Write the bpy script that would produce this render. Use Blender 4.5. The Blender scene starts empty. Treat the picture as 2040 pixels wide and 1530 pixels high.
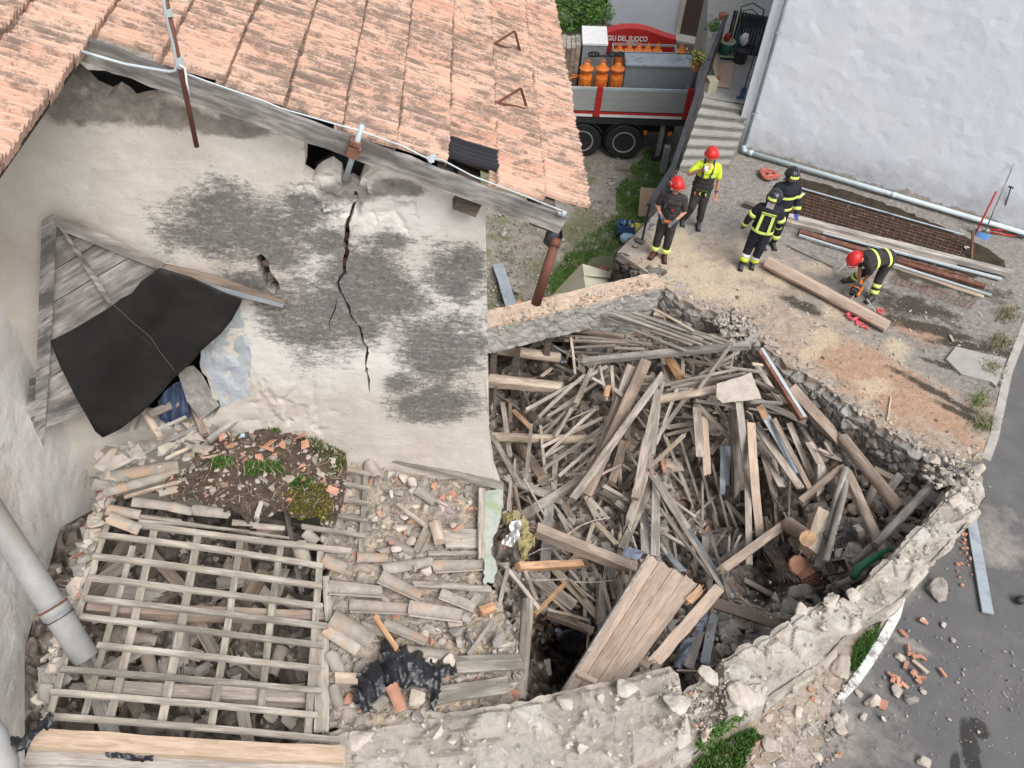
import bpy, bmesh, math, random
from math import sin, cos, radians, pi, hypot, atan2, sqrt
from mathutils import Vector, Matrix, noise
from mathutils.geometry import delaunay_2d_cdt
random.seed(7)
RNG=random.Random(11)
SC=bpy.context.scene
COL=SC.collection
# camera, sky, sun, exposure
H=10.2
FPX=1650.0
TH=radians(43.4018);RHO=radians(4.7789)
FWD=Vector((0, sin(TH), -cos(TH)))
_U=Vector((0, cos(TH), sin(TH)));_R=Vector((1, 0, 0))
RIGHT=_R*cos(RHO)+_U*sin(RHO)
UP=-_R*sin(RHO)+_U*cos(RHO)
cd=bpy.data.cameras.new('camera');cam=bpy.data.objects.new('camera', cd);COL.objects.link(cam)
cam.matrix_world=Matrix(((RIGHT.x, UP.x, -FWD.x, 0), (RIGHT.y, UP.y, -FWD.y, 0), (RIGHT.z, UP.z, -FWD.z, H), (0, 0, 0, 1)))
cd.sensor_fit='HORIZONTAL';cd.sensor_width=36;cd.lens=36*FPX/2040;cd.clip_end=3000;cd.clip_start=0.05
SC.camera=cam
w=bpy.data.worlds.new('World');SC.world=w;w.use_nodes=True
nt=w.node_tree;bg=nt.nodes['Background']
sk=nt.nodes.new('ShaderNodeTexSky');sk.sky_type='NISHITA';sk.sun_disc=False
sk.sun_elevation=radians(55);sk.sun_rotation=radians(140);sk.air_density=1.0;sk.dust_density=6.0;sk.ozone_density=1.0
hs=nt.nodes.new('ShaderNodeHueSaturation');hs.inputs['Saturation'].default_value=0.42
nt.links.new(sk.outputs[0], hs.inputs['Color']);nt.links.new(hs.outputs[0], bg.inputs[0])
bg.inputs[1].default_value=0.115
sl=bpy.data.lights.new('sun', 'SUN');sl.energy=1.5;sl.angle=radians(35);sl.color=(1, .975, .945)
so=bpy.data.objects.new('sun', sl);COL.objects.link(so)
_az=radians(140);_el=radians(55)
sd=Vector((sin(_az)*cos(_el), cos(_az)*cos(_el), sin(_el)))
so.rotation_euler=sd.to_track_quat('Z', 'Y').to_euler()
SC.view_settings.view_transform='Standard';SC.view_settings.look='None';SC.view_settings.gamma=1
SC.view_settings.exposure=0.47
SC.render.engine='CYCLES';SC.cycles.max_bounces=6
# placing helpers
O=Vector((0, 0, H))
CROPS={0:(0, 0, 1.0), 3:(0, 1000, 2.887), 4:(600, 900, 2.782), 5:(960, 540, 3.4), 6:(1300, 640, 2.914), 7:(980, 950, 3.4), 2:(150, 750, 3.4), 8:(1340, 1000, 2.887), 9:(1440, 400, 3.4), 1:(0, 400, 3.4)}
def full(c, x, y):
 a, b, s=CROPS[c];return a+x/s, b+y/s
def ray(px, py):return FWD+RIGHT*((px-1020)/FPX)+UP*((765-py)/FPX)
def on_z(px, py, z):
 d=ray(px, py);return O+d*((z-H)/d.z)
def on_plane(px, py, P, n):
 d=ray(px, py);return O+d*((P-O).dot(n)/d.dot(n))
def mpp(P):return(Vector(P)-O).dot(FWD)/FPX
_a=radians(5.6)
XB=Vector((cos(_a), sin(_a), 0));YB=Vector((-sin(_a), cos(_a), 0))
PB=on_z(1000, 965, 1.6);PB.z=0
def bw(x, y, z):return PB+XB*x+YB*y+Vector((0, 0, z))
def gp(px, py, off=0):
 return on_plane(px, py, PB-YB*off, YB)
def bloc(P):q=Vector(P)-PB;return q.dot(XB), q.dot(YB), q.z
# object helpers
def tag(o, label=None, cat=None, group=None, kind=None):
 if label:o['label']=label
 if cat:o['category']=cat
 if group:o['group']=group
 if kind:o['kind']=kind
 return o
def mesh_obj(name, verts, faces, mat=None, parent=None, smooth=False, loc=None, mats=None, fmat=None):
 me=bpy.data.meshes.new(name);me.from_pydata([tuple(v)for v in verts], [], faces);me.update()
 o=bpy.data.objects.new(name, me);COL.objects.link(o)
 if mats:
  for m in mats:me.materials.append(m)
  if fmat:
   for p, i in zip(me.polygons, fmat):p.material_index=i
 elif mat:me.materials.append(mat)
 if smooth:
  for p in me.polygons:p.use_smooth=True
 if parent:o.parent=parent
 if loc is not None:o.location=loc
 return o
def empty(name, loc=(0, 0, 0), rz=0):
 o=bpy.data.objects.new(name, None);COL.objects.link(o);o.location=loc;o.rotation_euler=(0, 0, rz);o.empty_display_size=.1
 return o
class MB:
 """collects shapes for ONE mesh"""
 def __init__(s):s.v=[];s.f=[];s.m=[]
 def add(s, vs, fs, m=0):
  n=len(s.v);s.v+=[Vector(v)for v in vs];s.f+=[[i+n for i in f]for f in fs];s.m+=[m]*len(fs);return s
 def box(s, c, size, rot=None, m=0, taper=1.0):
  c=Vector(c);hx, hy, hz=[q/2 for q in size]
  vs=[]
  for z in(-hz, hz):
   k=taper if z>0 else 1
   for x, y in((-hx, -hy), (hx, -hy), (hx, hy), (-hx, hy)):
    p=Vector((x*k, y*k, z));vs.append(c+(rot@p if rot else p))
  return s.add(vs, [(3, 2, 1, 0), (4, 5, 6, 7), (0, 1, 5, 4), (1, 2, 6, 5), (2, 3, 7, 6), (3, 0, 4, 7)], m)
 def frame(s, c, X, Y, Z, size, m=0):
  R=Matrix((X, Y, Z)).transposed();return s.box(c, size, R, m)
 def bar(s, a, b, w, h, m=0, up=(0, 0, 1)):
  a=Vector(a);b=Vector(b);X=(b-a);L=X.length;X.normalize();Y=Vector(up).cross(X)
  if Y.length<1e-4:Y=Vector((0, 1, 0)).cross(X)
  Y.normalize();Z=X.cross(Y);return s.frame((a+b)/2, X, Y, Z, (L, w, h), m)
 def tube(s, pts, r, n=8, m=0, caps=True):
  pts=[Vector(p)for p in pts];rs=r if isinstance(r, (list, tuple))else[r]*len(pts)
  vs=[];prevY=None
  for i, p in enumerate(pts):
   t=(pts[min(i+1, len(pts)-1)]-pts[max(i-1, 0)]).normalized()
   ref=prevY if prevY is not None else(Vector((0, 0, 1))if abs(t.z)<.9 else Vector((1, 0, 0)))
   Y=ref-t*ref.dot(t)
   if Y.length<1e-5:Y=t.orthogonal()
   Y.normalize();Z=t.cross(Y);prevY=Y
   for k in range(n):
    a=2*pi*k/n;vs.append(p+Y*(cos(a)*rs[i])+Z*(sin(a)*rs[i]))
  fs=[]
  for i in range(len(pts)-1):
   for k in range(n):
    a=i*n+k;b=i*n+(k+1)%n;fs.append((a, b, b+n, a+n))
  if caps:fs+=[list(range(n))[::-1], list(range((len(pts)-1)*n, len(pts)*n))]
  return s.add(vs, fs, m)
 def lathe(s, prof, c, n=16, axis=None, m=0):
  """prof: list of (r, z) along axis from c"""
  A=Vector(axis or(0, 0, 1)).normalized();Xx=A.orthogonal().normalized();Yy=A.cross(Xx);c=Vector(c)
  vs=[]
  for r, z in prof:
   for k in range(n):
    a=2*pi*k/n;vs.append(c+A*z+Xx*(cos(a)*r)+Yy*(sin(a)*r))
  fs=[]
  for i in range(len(prof)-1):
   for k in range(n):
    a=i*n+k;b=i*n+(k+1)%n;fs.append((a, b, b+n, a+n))
  fs+=[list(range(n))[::-1], list(range((len(prof)-1)*n, len(prof)*n))]
  return s.add(vs, fs, m)
 def build(s, name, mat, parent=None, smooth=False, origin=None):
  mats=mat if isinstance(mat, list)else[mat]
  vs=s.v
  if origin is not None:vs=[v-Vector(origin)for v in vs]
  o=mesh_obj(name, vs, s.f, parent=parent, smooth=smooth, mats=mats, fmat=s.m, loc=origin)
  return o
def centred(mb):
 n=len(mb.v);c=sum(mb.v, Vector())/n;return c
def auto_smooth(o, ang=40):
 for p in o.data.polygons:p.use_smooth=True
 o.data.set_sharp_from_angle(angle=radians(ang))
 return o
def hull(pts):
 bm=bmesh.new()
 for p in pts:bm.verts.new(p)
 r=bmesh.ops.convex_hull(bm, input=bm.verts)
 bmesh.ops.delete(bm, geom=[g for g in bm.verts if not g.link_faces], context='VERTS')
 bm.verts.index_update();vs=[v.co.copy()for v in bm.verts];fs=[[v.index for v in f.verts]for f in bm.faces];bm.free()
 return vs, fs
ROCKS=[]
for _k in range(24):
 _r=random.Random(100+_k);_p=[]
 for _j in range(_r.choice((11, 14, 18))):
  d=Vector((_r.gauss(0, 1), _r.gauss(0, 1), _r.gauss(0, 1))).normalized()
  d*=_r.uniform(.75, 1)/max(abs(d.x), abs(d.y), abs(d.z), .62)*.85
  _p.append(d)
 ROCKS.append(hull(_p))
def rock_into(mb, P, sx, sy, sz, rng, m=0, tilt=.5):
 vs, fs=rng.choice(ROCKS)
 R=Matrix.Rotation(rng.uniform(0, 6.28), 3, 'Z')@Matrix.Rotation(rng.uniform(-tilt, tilt), 3, 'X')@Matrix.Rotation(rng.uniform(-tilt, tilt), 3, 'Y')
 mb.add([Vector(P)+R@Vector((v.x*sx, v.y*sy, v.z*sz))for v in vs], fs, m)
def in_poly(x, y, poly):
 c=False;n=len(poly);j=n-1
 for i in range(n):
  xi, yi=poly[i];xj, yj=poly[j]
  if(yi>y)!=(yj>y)and x<(xj-xi)*(y-yi)/(yj-yi)+xi:c=not c
  j=i
 return c
def jag(poly, step, amp, rng, closed=True):
 """roughen a 2D outline"""
 out=[];n=len(poly)
 for i in range(n if closed else n-1):
  a=Vector(poly[i]);b=Vector(poly[(i+1)%n]);L=(b-a).length;k=max(1, int(L/step));nr=Vector((-(b-a).y, (b-a).x))/(L or 1)
  for j in range(k):
   t=(j+(rng.uniform(-.25, .25)if j else 0))/k
   out.append(tuple(a.lerp(b, t)+nr*(rng.gauss(0, amp)if j else rng.gauss(0, amp*.3))))
 if not closed:out.append(tuple(poly[-1]))
 return out
def sheet(outer, holes, grid, to3d, thick=0, rng=RNG):
 """2D outline (+holes) -> triangulated, optionally thickened sheet. to3d(x, y, layer) layer 0 = front, 1 = back"""
 pts=[];edges=[]
 for loop in[outer]+holes:
  n=len(pts);pts+=[Vector(p)for p in loop];edges+=[(n+i, n+(i+1)%len(loop))for i in range(len(loop))]
 if grid:
  xs=[p[0]for p in outer];ys=[p[1]for p in outer]
  y=min(ys)
  while y<max(ys):
   x=min(xs)
   while x<max(xs):
    q=(x+rng.uniform(-.2, .2)*grid, y+rng.uniform(-.2, .2)*grid)
    if in_poly(q[0], q[1], outer)and not any(in_poly(q[0], q[1], h)for h in holes):pts.append(Vector(q))
    x+=grid
   y+=grid
 v2, e2, f2, *_=delaunay_2d_cdt(pts, edges, [], 0, 1e-5)
 fs=[]
 for f in f2:
  cx=sum(v2[i].x for i in f)/len(f);cy=sum(v2[i].y for i in f)/len(f)
  if in_poly(cx, cy, outer)and not any(in_poly(cx, cy, h)for h in holes):fs.append(list(f))
 n=len(v2)
 vs=[to3d(v.x, v.y, 0)for v in v2]
 if thick:
  cnt={}
  for f in fs:
   for i in range(len(f)):
    a, b=f[i], f[(i+1)%len(f)];cnt[(a, b)]=1
  side=[(b, a, a+n, b+n)for(a, b)in cnt if(b, a)not in cnt]
  vs+=[to3d(v.x, v.y, 1)for v in v2]
  fs=fs+[[i+n for i in f][::-1]for f in fs]+[list(s_)for s_ in side]
 return vs, fs
def fbm(p, o=4):return noise.fractal(Vector(p), 1.0, 2.0, o)
# materials (all procedural)
def new_mat(name, rough=.85, spec=.3, metal=0):
 m=bpy.data.materials.new(name);m.use_nodes=True;b=m.node_tree.nodes['Principled BSDF']
 b.inputs['Roughness'].default_value=rough;b.inputs['Specular IOR Level'].default_value=spec;b.inputs['Metallic'].default_value=metal
 return m, m.node_tree, b
class NT:
 def __init__(s, nt):s.nt=nt;s.n=nt.nodes;s.l=nt.links
 def coord(s, kind='Object', scale=(1, 1, 1), rnd=False):
  t=s.n.new('ShaderNodeTexCoord');mp=s.n.new('ShaderNodeMapping');mp.inputs['Scale'].default_value=scale
  s.l.new(t.outputs[kind], mp.inputs['Vector'])
  if rnd:
   oi=s.n.new('ShaderNodeObjectInfo');mu=s.n.new('ShaderNodeMath');mu.operation='MULTIPLY';mu.inputs[1].default_value=57.0
   s.l.new(oi.outputs['Random'], mu.inputs[0]);s.l.new(mu.outputs[0], mp.inputs['Location'])
  return mp.outputs[0]
 def world(s, scale=(1, 1, 1)):
  g=s.n.new('ShaderNodeNewGeometry');mp=s.n.new('ShaderNodeMapping');mp.inputs['Scale'].default_value=scale
  s.l.new(g.outputs['Position'], mp.inputs['Vector']);return mp.outputs[0]
 def noise(s, vec, scale=5, det=5, rough=.6, dist=0):
  t=s.n.new('ShaderNodeTexNoise');t.inputs['Scale'].default_value=scale;t.inputs['Detail'].default_value=det
  t.inputs['Roughness'].default_value=rough;t.inputs['Distortion'].default_value=dist;s.l.new(vec, t.inputs['Vector']);return t.outputs['Fac']
 def voro(s, vec, scale=5, feat='DISTANCE_TO_EDGE', out='Distance', rnd=1):
  t=s.n.new('ShaderNodeTexVoronoi');t.feature=feat;t.inputs['Scale'].default_value=scale;t.inputs['Randomness'].default_value=rnd
  s.l.new(vec, t.inputs['Vector']);return t.outputs[out]
 def ramp(s, fac, stops):
  r=s.n.new('ShaderNodeValToRGB');e=r.color_ramp.elements
  while len(e)<len(stops):e.new(.5)
  for q, (p, c)in zip(e, stops):
   q.position=p;q.color=(*c, 1)if isinstance(c, tuple)else(c, c, c, 1)
  s.l.new(fac, r.inputs[0]);return r.outputs[0]
 def mix(s, fac, a, b, mode='MIX'):
  m=s.n.new('ShaderNodeMix');m.data_type='RGBA';m.blend_type=mode
  for i, v in((0, fac), (6, a), (7, b)):
   if isinstance(v, (int, float)):m.inputs[i].default_value=v if i==0 else(v, v, v, 1)
   elif isinstance(v, tuple):m.inputs[i].default_value=(*v, 1)
   else:s.l.new(v, m.inputs[i])
  return m.outputs[2]
 def math(s, op, a, b=0, clamp=False):
  m=s.n.new('ShaderNodeMath');m.operation=op;m.use_clamp=clamp
  for i, v in((0, a), (1, b)):
   if isinstance(v, (int, float)):m.inputs[i].default_value=v
   else:s.l.new(v, m.inputs[i])
  return m.outputs[0]
 def rnd(s):
  return s.n.new('ShaderNodeObjectInfo').outputs['Random']
 def bump(s, b, hgt, strength=.4, dist=.02):
  n=s.n.new('ShaderNodeBump');n.inputs['Strength'].default_value=strength;n.inputs['Distance'].default_value=dist
  s.l.new(hgt, n.inputs['Height']);s.l.new(n.outputs[0], b.inputs['Normal'])
 def blobs(s, vec, items, warp=.25, wscale=2.5, gain=1.1):
  """soft union of ellipses (x, y, z, rx, ry, rz, angleZ) whose outline is roughened; returns 0..1"""
  nz=s.n.new('ShaderNodeTexNoise');nz.inputs['Scale'].default_value=wscale;nz.inputs['Detail'].default_value=6;nz.inputs['Roughness'].default_value=.65
  s.l.new(vec, nz.inputs['Vector'])
  w_=s.math('MULTIPLY', s.math('SUBTRACT', nz.outputs['Fac'], .5), warp*14)
  tot=None
  for(c, r, a)in items:
   mp=s.n.new('ShaderNodeMapping');mp.vector_type='TEXTURE'
   mp.inputs['Location'].default_value=c;mp.inputs['Scale'].default_value=r;mp.inputs['Rotation'].default_value=(0, 0, a)
   s.l.new(vec, mp.inputs['Vector'])
   ln=s.n.new('ShaderNodeVectorMath');ln.operation='LENGTH';s.l.new(mp.outputs[0], ln.inputs[0])
   d=s.math('SUBTRACT', 1.0, ln.outputs['Value'])
   tot=d if tot is None else s.math('MAXIMUM', tot, d)
  return s.math('MULTIPLY', s.math('ADD', tot, w_), gain, clamp=True)
def surf(name, a, b, scale=6, rough=.85, bump=.3, bdist=.02, bscale=None, kind='Object', stretch=(1, 1, 1), c=None, rnd=.0, spec=.3, metal=0, det=6, objrnd=True):
 """two (three) tone weathered surface"""
 m, nt_, bs=new_mat(name, rough, spec, metal);T=NT(nt_)
 v=T.coord(kind, stretch, objrnd);n1=T.noise(v, scale, det, .65)
 col=T.ramp(n1, [(.3, a), (.5, tuple((p+q)/2 for p, q in zip(a, b))), (.7, b)])
 if c is not None:
  n2=T.noise(v, scale*.45, 4, .7, .5);col=T.mix(T.ramp(n2, [(.52, 0.0), (.64, 1.0)]), col, c)
 if rnd:col=T.mix(1.0, col, T.ramp(T.rnd(), [(0, (1-rnd, )*3), (1, (1+rnd*.6, )*3)]), 'MULTIPLY')
 nt_.links.new(col, bs.inputs['Base Color'])
 if bump:T.bump(bs, T.noise(v, bscale or scale*3, 6, .7), bump, bdist)
 return m
def wood(name, a, b, dark=(.06, .05, .042), grain=19, rnd=.25, blot=.7):
 m, nt_, bs=new_mat(name, .9, .15);T=NT(nt_)
 v=T.coord('Object', (1.2, grain, grain), True)
 g=T.noise(v, 2.6, 9, .66, .35);col=T.ramp(g, [(.25, dark), (.37, a), (.57, b), (.8, tuple(min(1, q*1.12)for q in b))])
 v2=T.coord('Object', (.8, 3, 3), True);n2=T.noise(v2, 2.0, 5, .6)
 col=T.mix(T.ramp(n2, [(.40, blot), (.60, 0.0)]), col, tuple(q*.5 for q in a))
 col=T.mix(T.ramp(T.rnd(), [(0, 0.0), (1, .5)]), col, T.mix(.5, col, (.46, .385, .33)))
 col=T.mix(1.0, col, T.ramp(T.rnd(), [(0, (1-rnd, )*3), (.5, (1, 1, 1)), (1, (1+rnd*.5, )*3)]), 'MULTIPLY')
 nt_.links.new(col, bs.inputs['Base Color']);T.bump(bs, g, .5, .012)
 return m
M={}
M['wood']=wood('weathered wood', (.29, .25, .215), (.56, .50, .44))
M['wood_grey']=wood('grey weathered wood', (.28, .265, .25), (.53, .50, .46))
M['wood_brown']=wood('brown old wood', (.25, .19, .15), (.43, .345, .28))
M['wood_fresh']=wood('fresh broken wood', (.42, .22, .11), (.66, .42, .24), (.2, .1, .05))
M['wood_tan']=wood('tan plank wood', (.42, .315, .24), (.56, .445, .355), (.25, .17, .12), 11, .12, .25)
M['wood_light']=wood('pale peeled beam', (.42, .335, .255), (.62, .53, .43), (.26, .15, .08), 7, .1)
M['wood_black']=wood('blackened grey boards', (.21, .205, .20), (.46, .445, .43), (.04, .038, .036), 12, .2, .95)
M['wood_dark']=wood('dark tarred wood', (.05, .04, .035), (.13, .105, .09))
M['lath']=wood('pale roof lath', (.27, .245, .21), (.47, .435, .38), (.11, .095, .08), 14, .18)
M['beam_new']=wood('orange brown planed beam', (.36, .25, .165), (.55, .42, .31), (.22, .13, .07), 9, .08, .15)
M['pipe_blue']=surf('pale blue pipe', (.48, .56, .60), (.58, .66, .69), 4, .5, .06)
M['riser']=surf('step riser with painted shade', (.17, .165, .15), (.27, .265, .245), 4, .9, .2, .005, objrnd=False)  # same concrete as the treads; riser shade is put into this darker colour
M['rust']=surf('rusted steel', (.10, .045, .03), (.24, .11, .075), 9, .75, .25, rnd=.2, c=(.30, .2, .16))
M['zinc']=surf('galvanised sheet', (.33, .38, .43), (.48, .53, .57), 3, .45, .12, metal=.35, c=(.25, .28, .32), rnd=.15)
M['zinc_light']=surf('light zinc pipe', (.40, .46, .49), (.54, .60, .63), 4, .5, .08, metal=.15)
M['coppo']=surf('old clay roof tile', (.235, .21, .185), (.43, .39, .34), 7, .9, .4, .01, rnd=.22, c=(.42, .30, .22))
M['terracotta']=surf('terracotta', (.38, .185, .125), (.54, .30, .21), 9, .9, .3, .01, rnd=.15)
M['stone']=surf('broken limestone', (.37, .325, .275), (.58, .53, .47), 5, .95, .5, .02, rnd=.18, c=(.50, .40, .33))
M['stone_grey']=surf('grey dusty stone', (.20, .185, .17), (.40, .37, .34), 5, .95, .5, .02, rnd=.2)
M['dust']=surf('dusty mortar rubble', (.24, .205, .175), (.48, .42, .36), 6, 1, .7, .03, bscale=22, c=(.33, .25, .19), objrnd=False)
M['gravelrock']=surf('mixed rubble stones', (.26, .225, .195), (.54, .49, .44), 4, .95, .4, .01, bscale=30, c=(.40, .28, .21), objrnd=False)
M['dark_rubble']=surf('dark pit rubble', (.085, .07, .06), (.25, .215, .185), 5, 1, .6, .03, bscale=20, c=(.16, .09, .06), objrnd=False)
M['concrete']=surf('rough concrete', (.30, .285, .265), (.44, .42, .39), 5, .95, .4, .01, objrnd=False)
M['step']=surf('worn concrete step', (.27, .27, .25), (.38, .375, .35), 4, .9, .2, .005, objrnd=False)
M['black_plastic']=surf('black plastic', (.008, .009, .012), (.02, .022, .028), 4, .28, .4, .03, spec=.6)
M['tarp']=surf('dark rubber sheet', (.010, .0095, .010), (.022, .020, .019), 1.5, .62, .15, .02, spec=.3)
M['black_iron']=surf('black painted iron', (.025, .028, .034), (.05, .054, .062), 6, .5, .1)
M['brown_iron']=surf('brown painted steel', (.12, .045, .035), (.20, .085, .06), 5, .55, .15)
M['cloth_blue']=surf('dusty blue cloth', (.14, .16, .22), (.26, .29, .36), 5, .95, .5, .03)
M['denim']=surf('blue denim', (.05, .075, .15), (.12, .16, .27), 5, .95, .5, .02)
M['canvas']=surf('beige canvas', (.42, .41, .31), (.55, .54, .42), 2, .9, .15, .01, objrnd=False)
M['sheetgreen']=surf('green corrugated sheet', (.035, .055, .04), (.07, .095, .07), 3, .7, .2)
M['palegreen']=surf('pale green limewash', (.31, .345, .315), (.44, .465, .43), 4, .95, .4, .02, c=(.28, .36, .22), objrnd=False)
def plain(name, col, rough=.6, var=.12, metal=0, spec=.4, scale=8):
 return surf(name, tuple(c*(1-var)for c in col), tuple(min(1, c*(1+var))for c in col), scale, rough, .08, .004, metal=metal, spec=spec)
M['red']=plain('red paint', (.44, .028, .024), .5, .25);M['helmet_red']=plain('red helmet shell', (.60, .030, .03), .4, .12)
M['orange']=plain('orange paint', (.68, .19, .03), .55, .25);M['white']=plain('white paint', (.78, .78, .78), .6)
M['silver']=plain('brushed aluminium side', (.42, .44, .44), .45, .06, .3);M['chrome']=plain('bright reflective foil', (.72, .72, .74), .38, .1, .8)
M['grey_box']=plain('grey steel locker', (.30, .34, .36), .5, .1, .2);M['rubber']=plain('tyre rubber', (.022, .022, .023), .85, .2)
M['chassis']=plain('dark chassis paint', (.035, .037, .04), .6, .2);M['hiviz']=plain('yellow green shirt', (.62, .78, .05), .85, .08)
M['stripe']=plain('reflective yellow stripe', (.70, .86, .22), .5, .06);M['stripe_w']=plain('reflective silver stripe', (.72, .75, .76), .4, .05)
M['navy']=surf('dark navy turnout cloth', (.012, .014, .022), (.03, .033, .045), 12, .9, .3, .01)
M['charcoal']=surf('charcoal work cloth', (.028, .026, .027), (.06, .055, .055), 12, .92, .3, .01)
M['skin']=plain('skin', (.46, .25, .17), .6, .08);M['skin_tan']=plain('tanned skin', (.40, .19, .115), .6, .08)
M['glove']=plain('grey glove', (.11, .115, .13), .8);M['glove_blue']=plain('blue glove', (.04, .07, .30), .7)
M['boot']=plain('dusty boot leather', (.065, .068, .075), .7, .3);M['boot_red']=plain('oxblood boot leather', (.10, .03, .03), .6, .2)
M['helmet_black']=plain('black helmet shell', (.02, .02, .024), .22, .1, spec=.7);M['blue']=plain('blue plastic', (.10, .26, .55), .5)
M['yellow']=plain('yellow plastic bag', (.80, .74, .10), .45);M['cardboard']=plain('cardboard', (.50, .37, .28), .9, .08)
M['lightblue']=plain('light blue bag', (.40, .60, .75), .5);M['green']=plain('green tub', (.02, .13, .07), .5)
M['brown_door']=plain('brown shutter paint', (.075, .05, .042), .6, .15);M['pink_rope']=plain('pink red rope', (.70, .12, .15), .8)
M['red_hose']=plain('dull red hose', (.42, .13, .10), .8);M['tinplate']=surf('rusty tin', (.12, .07, .05), (.25, .17, .13), 8, .6, .2)
M['bluegrey']=plain('blue handle', (.06, .12, .28), .5);M['pot']=plain('clay pot', (.45, .17, .09), .8)
M['wool']=surf('yellow mineral wool', (.38, .33, .15), (.58, .52, .28), 14, 1, 1, .05);M['crate']=plain('dark plastic crate', (.05, .055, .06), .6)
M['grassblade']=surf('grass blades', (.04, .12, .02), (.11, .235, .05), .9, .75, 0, objrnd=False)
M['moss']=surf('moss cushions', (.045, .06, .02), (.12, .135, .04), 9, 1, .6, .02, c=(.14, .10, .03), objrnd=False)
M['moss_yellow']=surf('yellow moss', (.13, .12, .015), (.30, .24, .05), 12, 1, .6, .02, objrnd=False)
M['soil']=surf('dark soil', (.045, .035, .028), (.14, .10, .075), 10, 1, .8, .03, bscale=30, objrnd=False)
M['leaf']=surf('hedge leaves', (.03, .085, .015), (.10, .20, .04), 2, .6, 0, objrnd=False)
M['drystalk']=plain('dry stalks', (.40, .33, .22), .95, .2)
# setting: ground, terrace, road
def road_z(x, y):
 s=((7.6-x)*4.4+(8.5-y)*3.8)/5.8
 s=min(s, 14)
 return -.06+.1*(s if s>.8 else(0 if s<-.8 else(s+.8)**2/3.2))
def on_road(px, py, off=0):
 z=0
 for _ in range(12):p=on_z(px, py, z+off);z=road_z(p.x, p.y)
 return p
def wr(c, r):return(r, r, r)if isinstance(r, (int, float))else r
def pblob(px, py, z, rx, ry, ang=0):
 p=on_z(px, py, z);return((p.x, p.y, p.z), (rx, ry, 3), ang)
def terrace_mat():
 m, nt_, b=new_mat('terrace ground', 1, .1);T=NT(nt_);v=T.world()
 n=T.noise(v, 9, 8, .75);fine=T.noise(v, 45, 5, .8)
 grit=T.ramp(n, [(.3, (.17, .16, .145)), (.5, (.29, .275, .255)), (.72, (.42, .40, .375))])
 earth=T.ramp(T.noise(v, 5, 8, .75), [(.3, (.25, .20, .16)), (.5, (.45, .375, .305)), (.7, (.60, .51, .43))])
 me=T.blobs(v, [pblob(1400, 560, 0, 2.6, 1.8, .3), pblob(1560, 680, 0, 3.0, 1.8, -.5), pblob(1700, 780, 0, 3.0, 1.8, -.7), pblob(1850, 850, 0, 2.0, 1.4, -.5)], .10, 1.6, 2.2)
 col=T.mix(me, grit, earth)
 mo=T.blobs(v, [pblob(1740, 730, 0, 1.35, .5, -.65), pblob(1800, 790, 0, 1.3, .42, -.6), pblob(1830, 660, 0, .8, .3, -.7), pblob(1650, 720, 0, .9, .25, -.5), pblob(1780, 780, 0, 1.9, .8, -.65)], .17, 2.4, 1.9)
 col=T.mix(T.math('MULTIPLY', mo, .62), col, T.ramp(n, [(.3, (.36, .19, .11)), (.7, (.60, .36, .23))]))
 saw=T.blobs(v, [pblob(1345, 500, 0, .75, .9, 0), pblob(1440, 580, 0, 1.1, .42, -.1), pblob(1380, 545, 0, 1.3, .5, .1), pblob(1630, 535, 0, .55, .28, -.5), pblob(1545, 560, 0, .42, .2, 0), pblob(1660, 620, 0, .4, .3, .4), pblob(1640, 670, 0, .4, .35, .5), pblob(1790, 695, 0, .35, .3, 0), pblob(1480, 545, 0, .6, .25, 0), pblob(1620, 700, 0, .5, .2, 1), pblob(1740, 770, 0, .4, .3, .5)], .17, 2.2, 1.7)
 col=T.mix(T.math('MULTIPLY', saw, .75), col, T.ramp(fine, [(.3, (.50, .40, .28)), (.65, (.70, .60, .45))]))
 blk=T.blobs(v, [pblob(1820, 610, 0, 1.0, .45, -.3), pblob(1850, 655, 0, 1.3, .22, -.25), pblob(1930, 690, 0, 1.2, .15, -.15), pblob(1880, 790, 0, 1.1, .12, -.7), pblob(1930, 830, 0, .8, .13, -.6), pblob(1880, 560, 0, .8, .4, -.3), pblob(1930, 745, 0, .9, .1, -.4), pblob(1740, 500, 0, 2.2, .35, -.32), pblob(1880, 560, 0, 1.5, .4, -.32), pblob(1600, 610, 0, .5, .2, -.5)], .17, 3.2, 2.2)
 col=T.mix(T.math('MULTIPLY', blk, .93), col, T.ramp(fine, [(.3, (.025, .022, .018)), (.7, (.10, .085, .07))]))
 chips=T.ramp(T.voro(v, 30, 'F1'), [(.10, 1.0), (.16, 0.0)])
 col=T.mix(T.math('MULTIPLY', chips, .55), col, T.ramp(T.noise(v, 3), [(.35, (.62, .59, .55)), (.5, (.30, .22, .15)), (.65, (.65, .50, .34))]))
 col=T.mix(T.ramp(fine, [(.36, .5), (.5, 0.0)]), col, (.11, .09, .07))
 nt_.links.new(col, b.inputs['Base Color']);T.bump(b, T.math('ADD', T.noise(v, 60, 6, .8), T.math('MULTIPLY', n, 2)), .9, .02)
 return m
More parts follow.
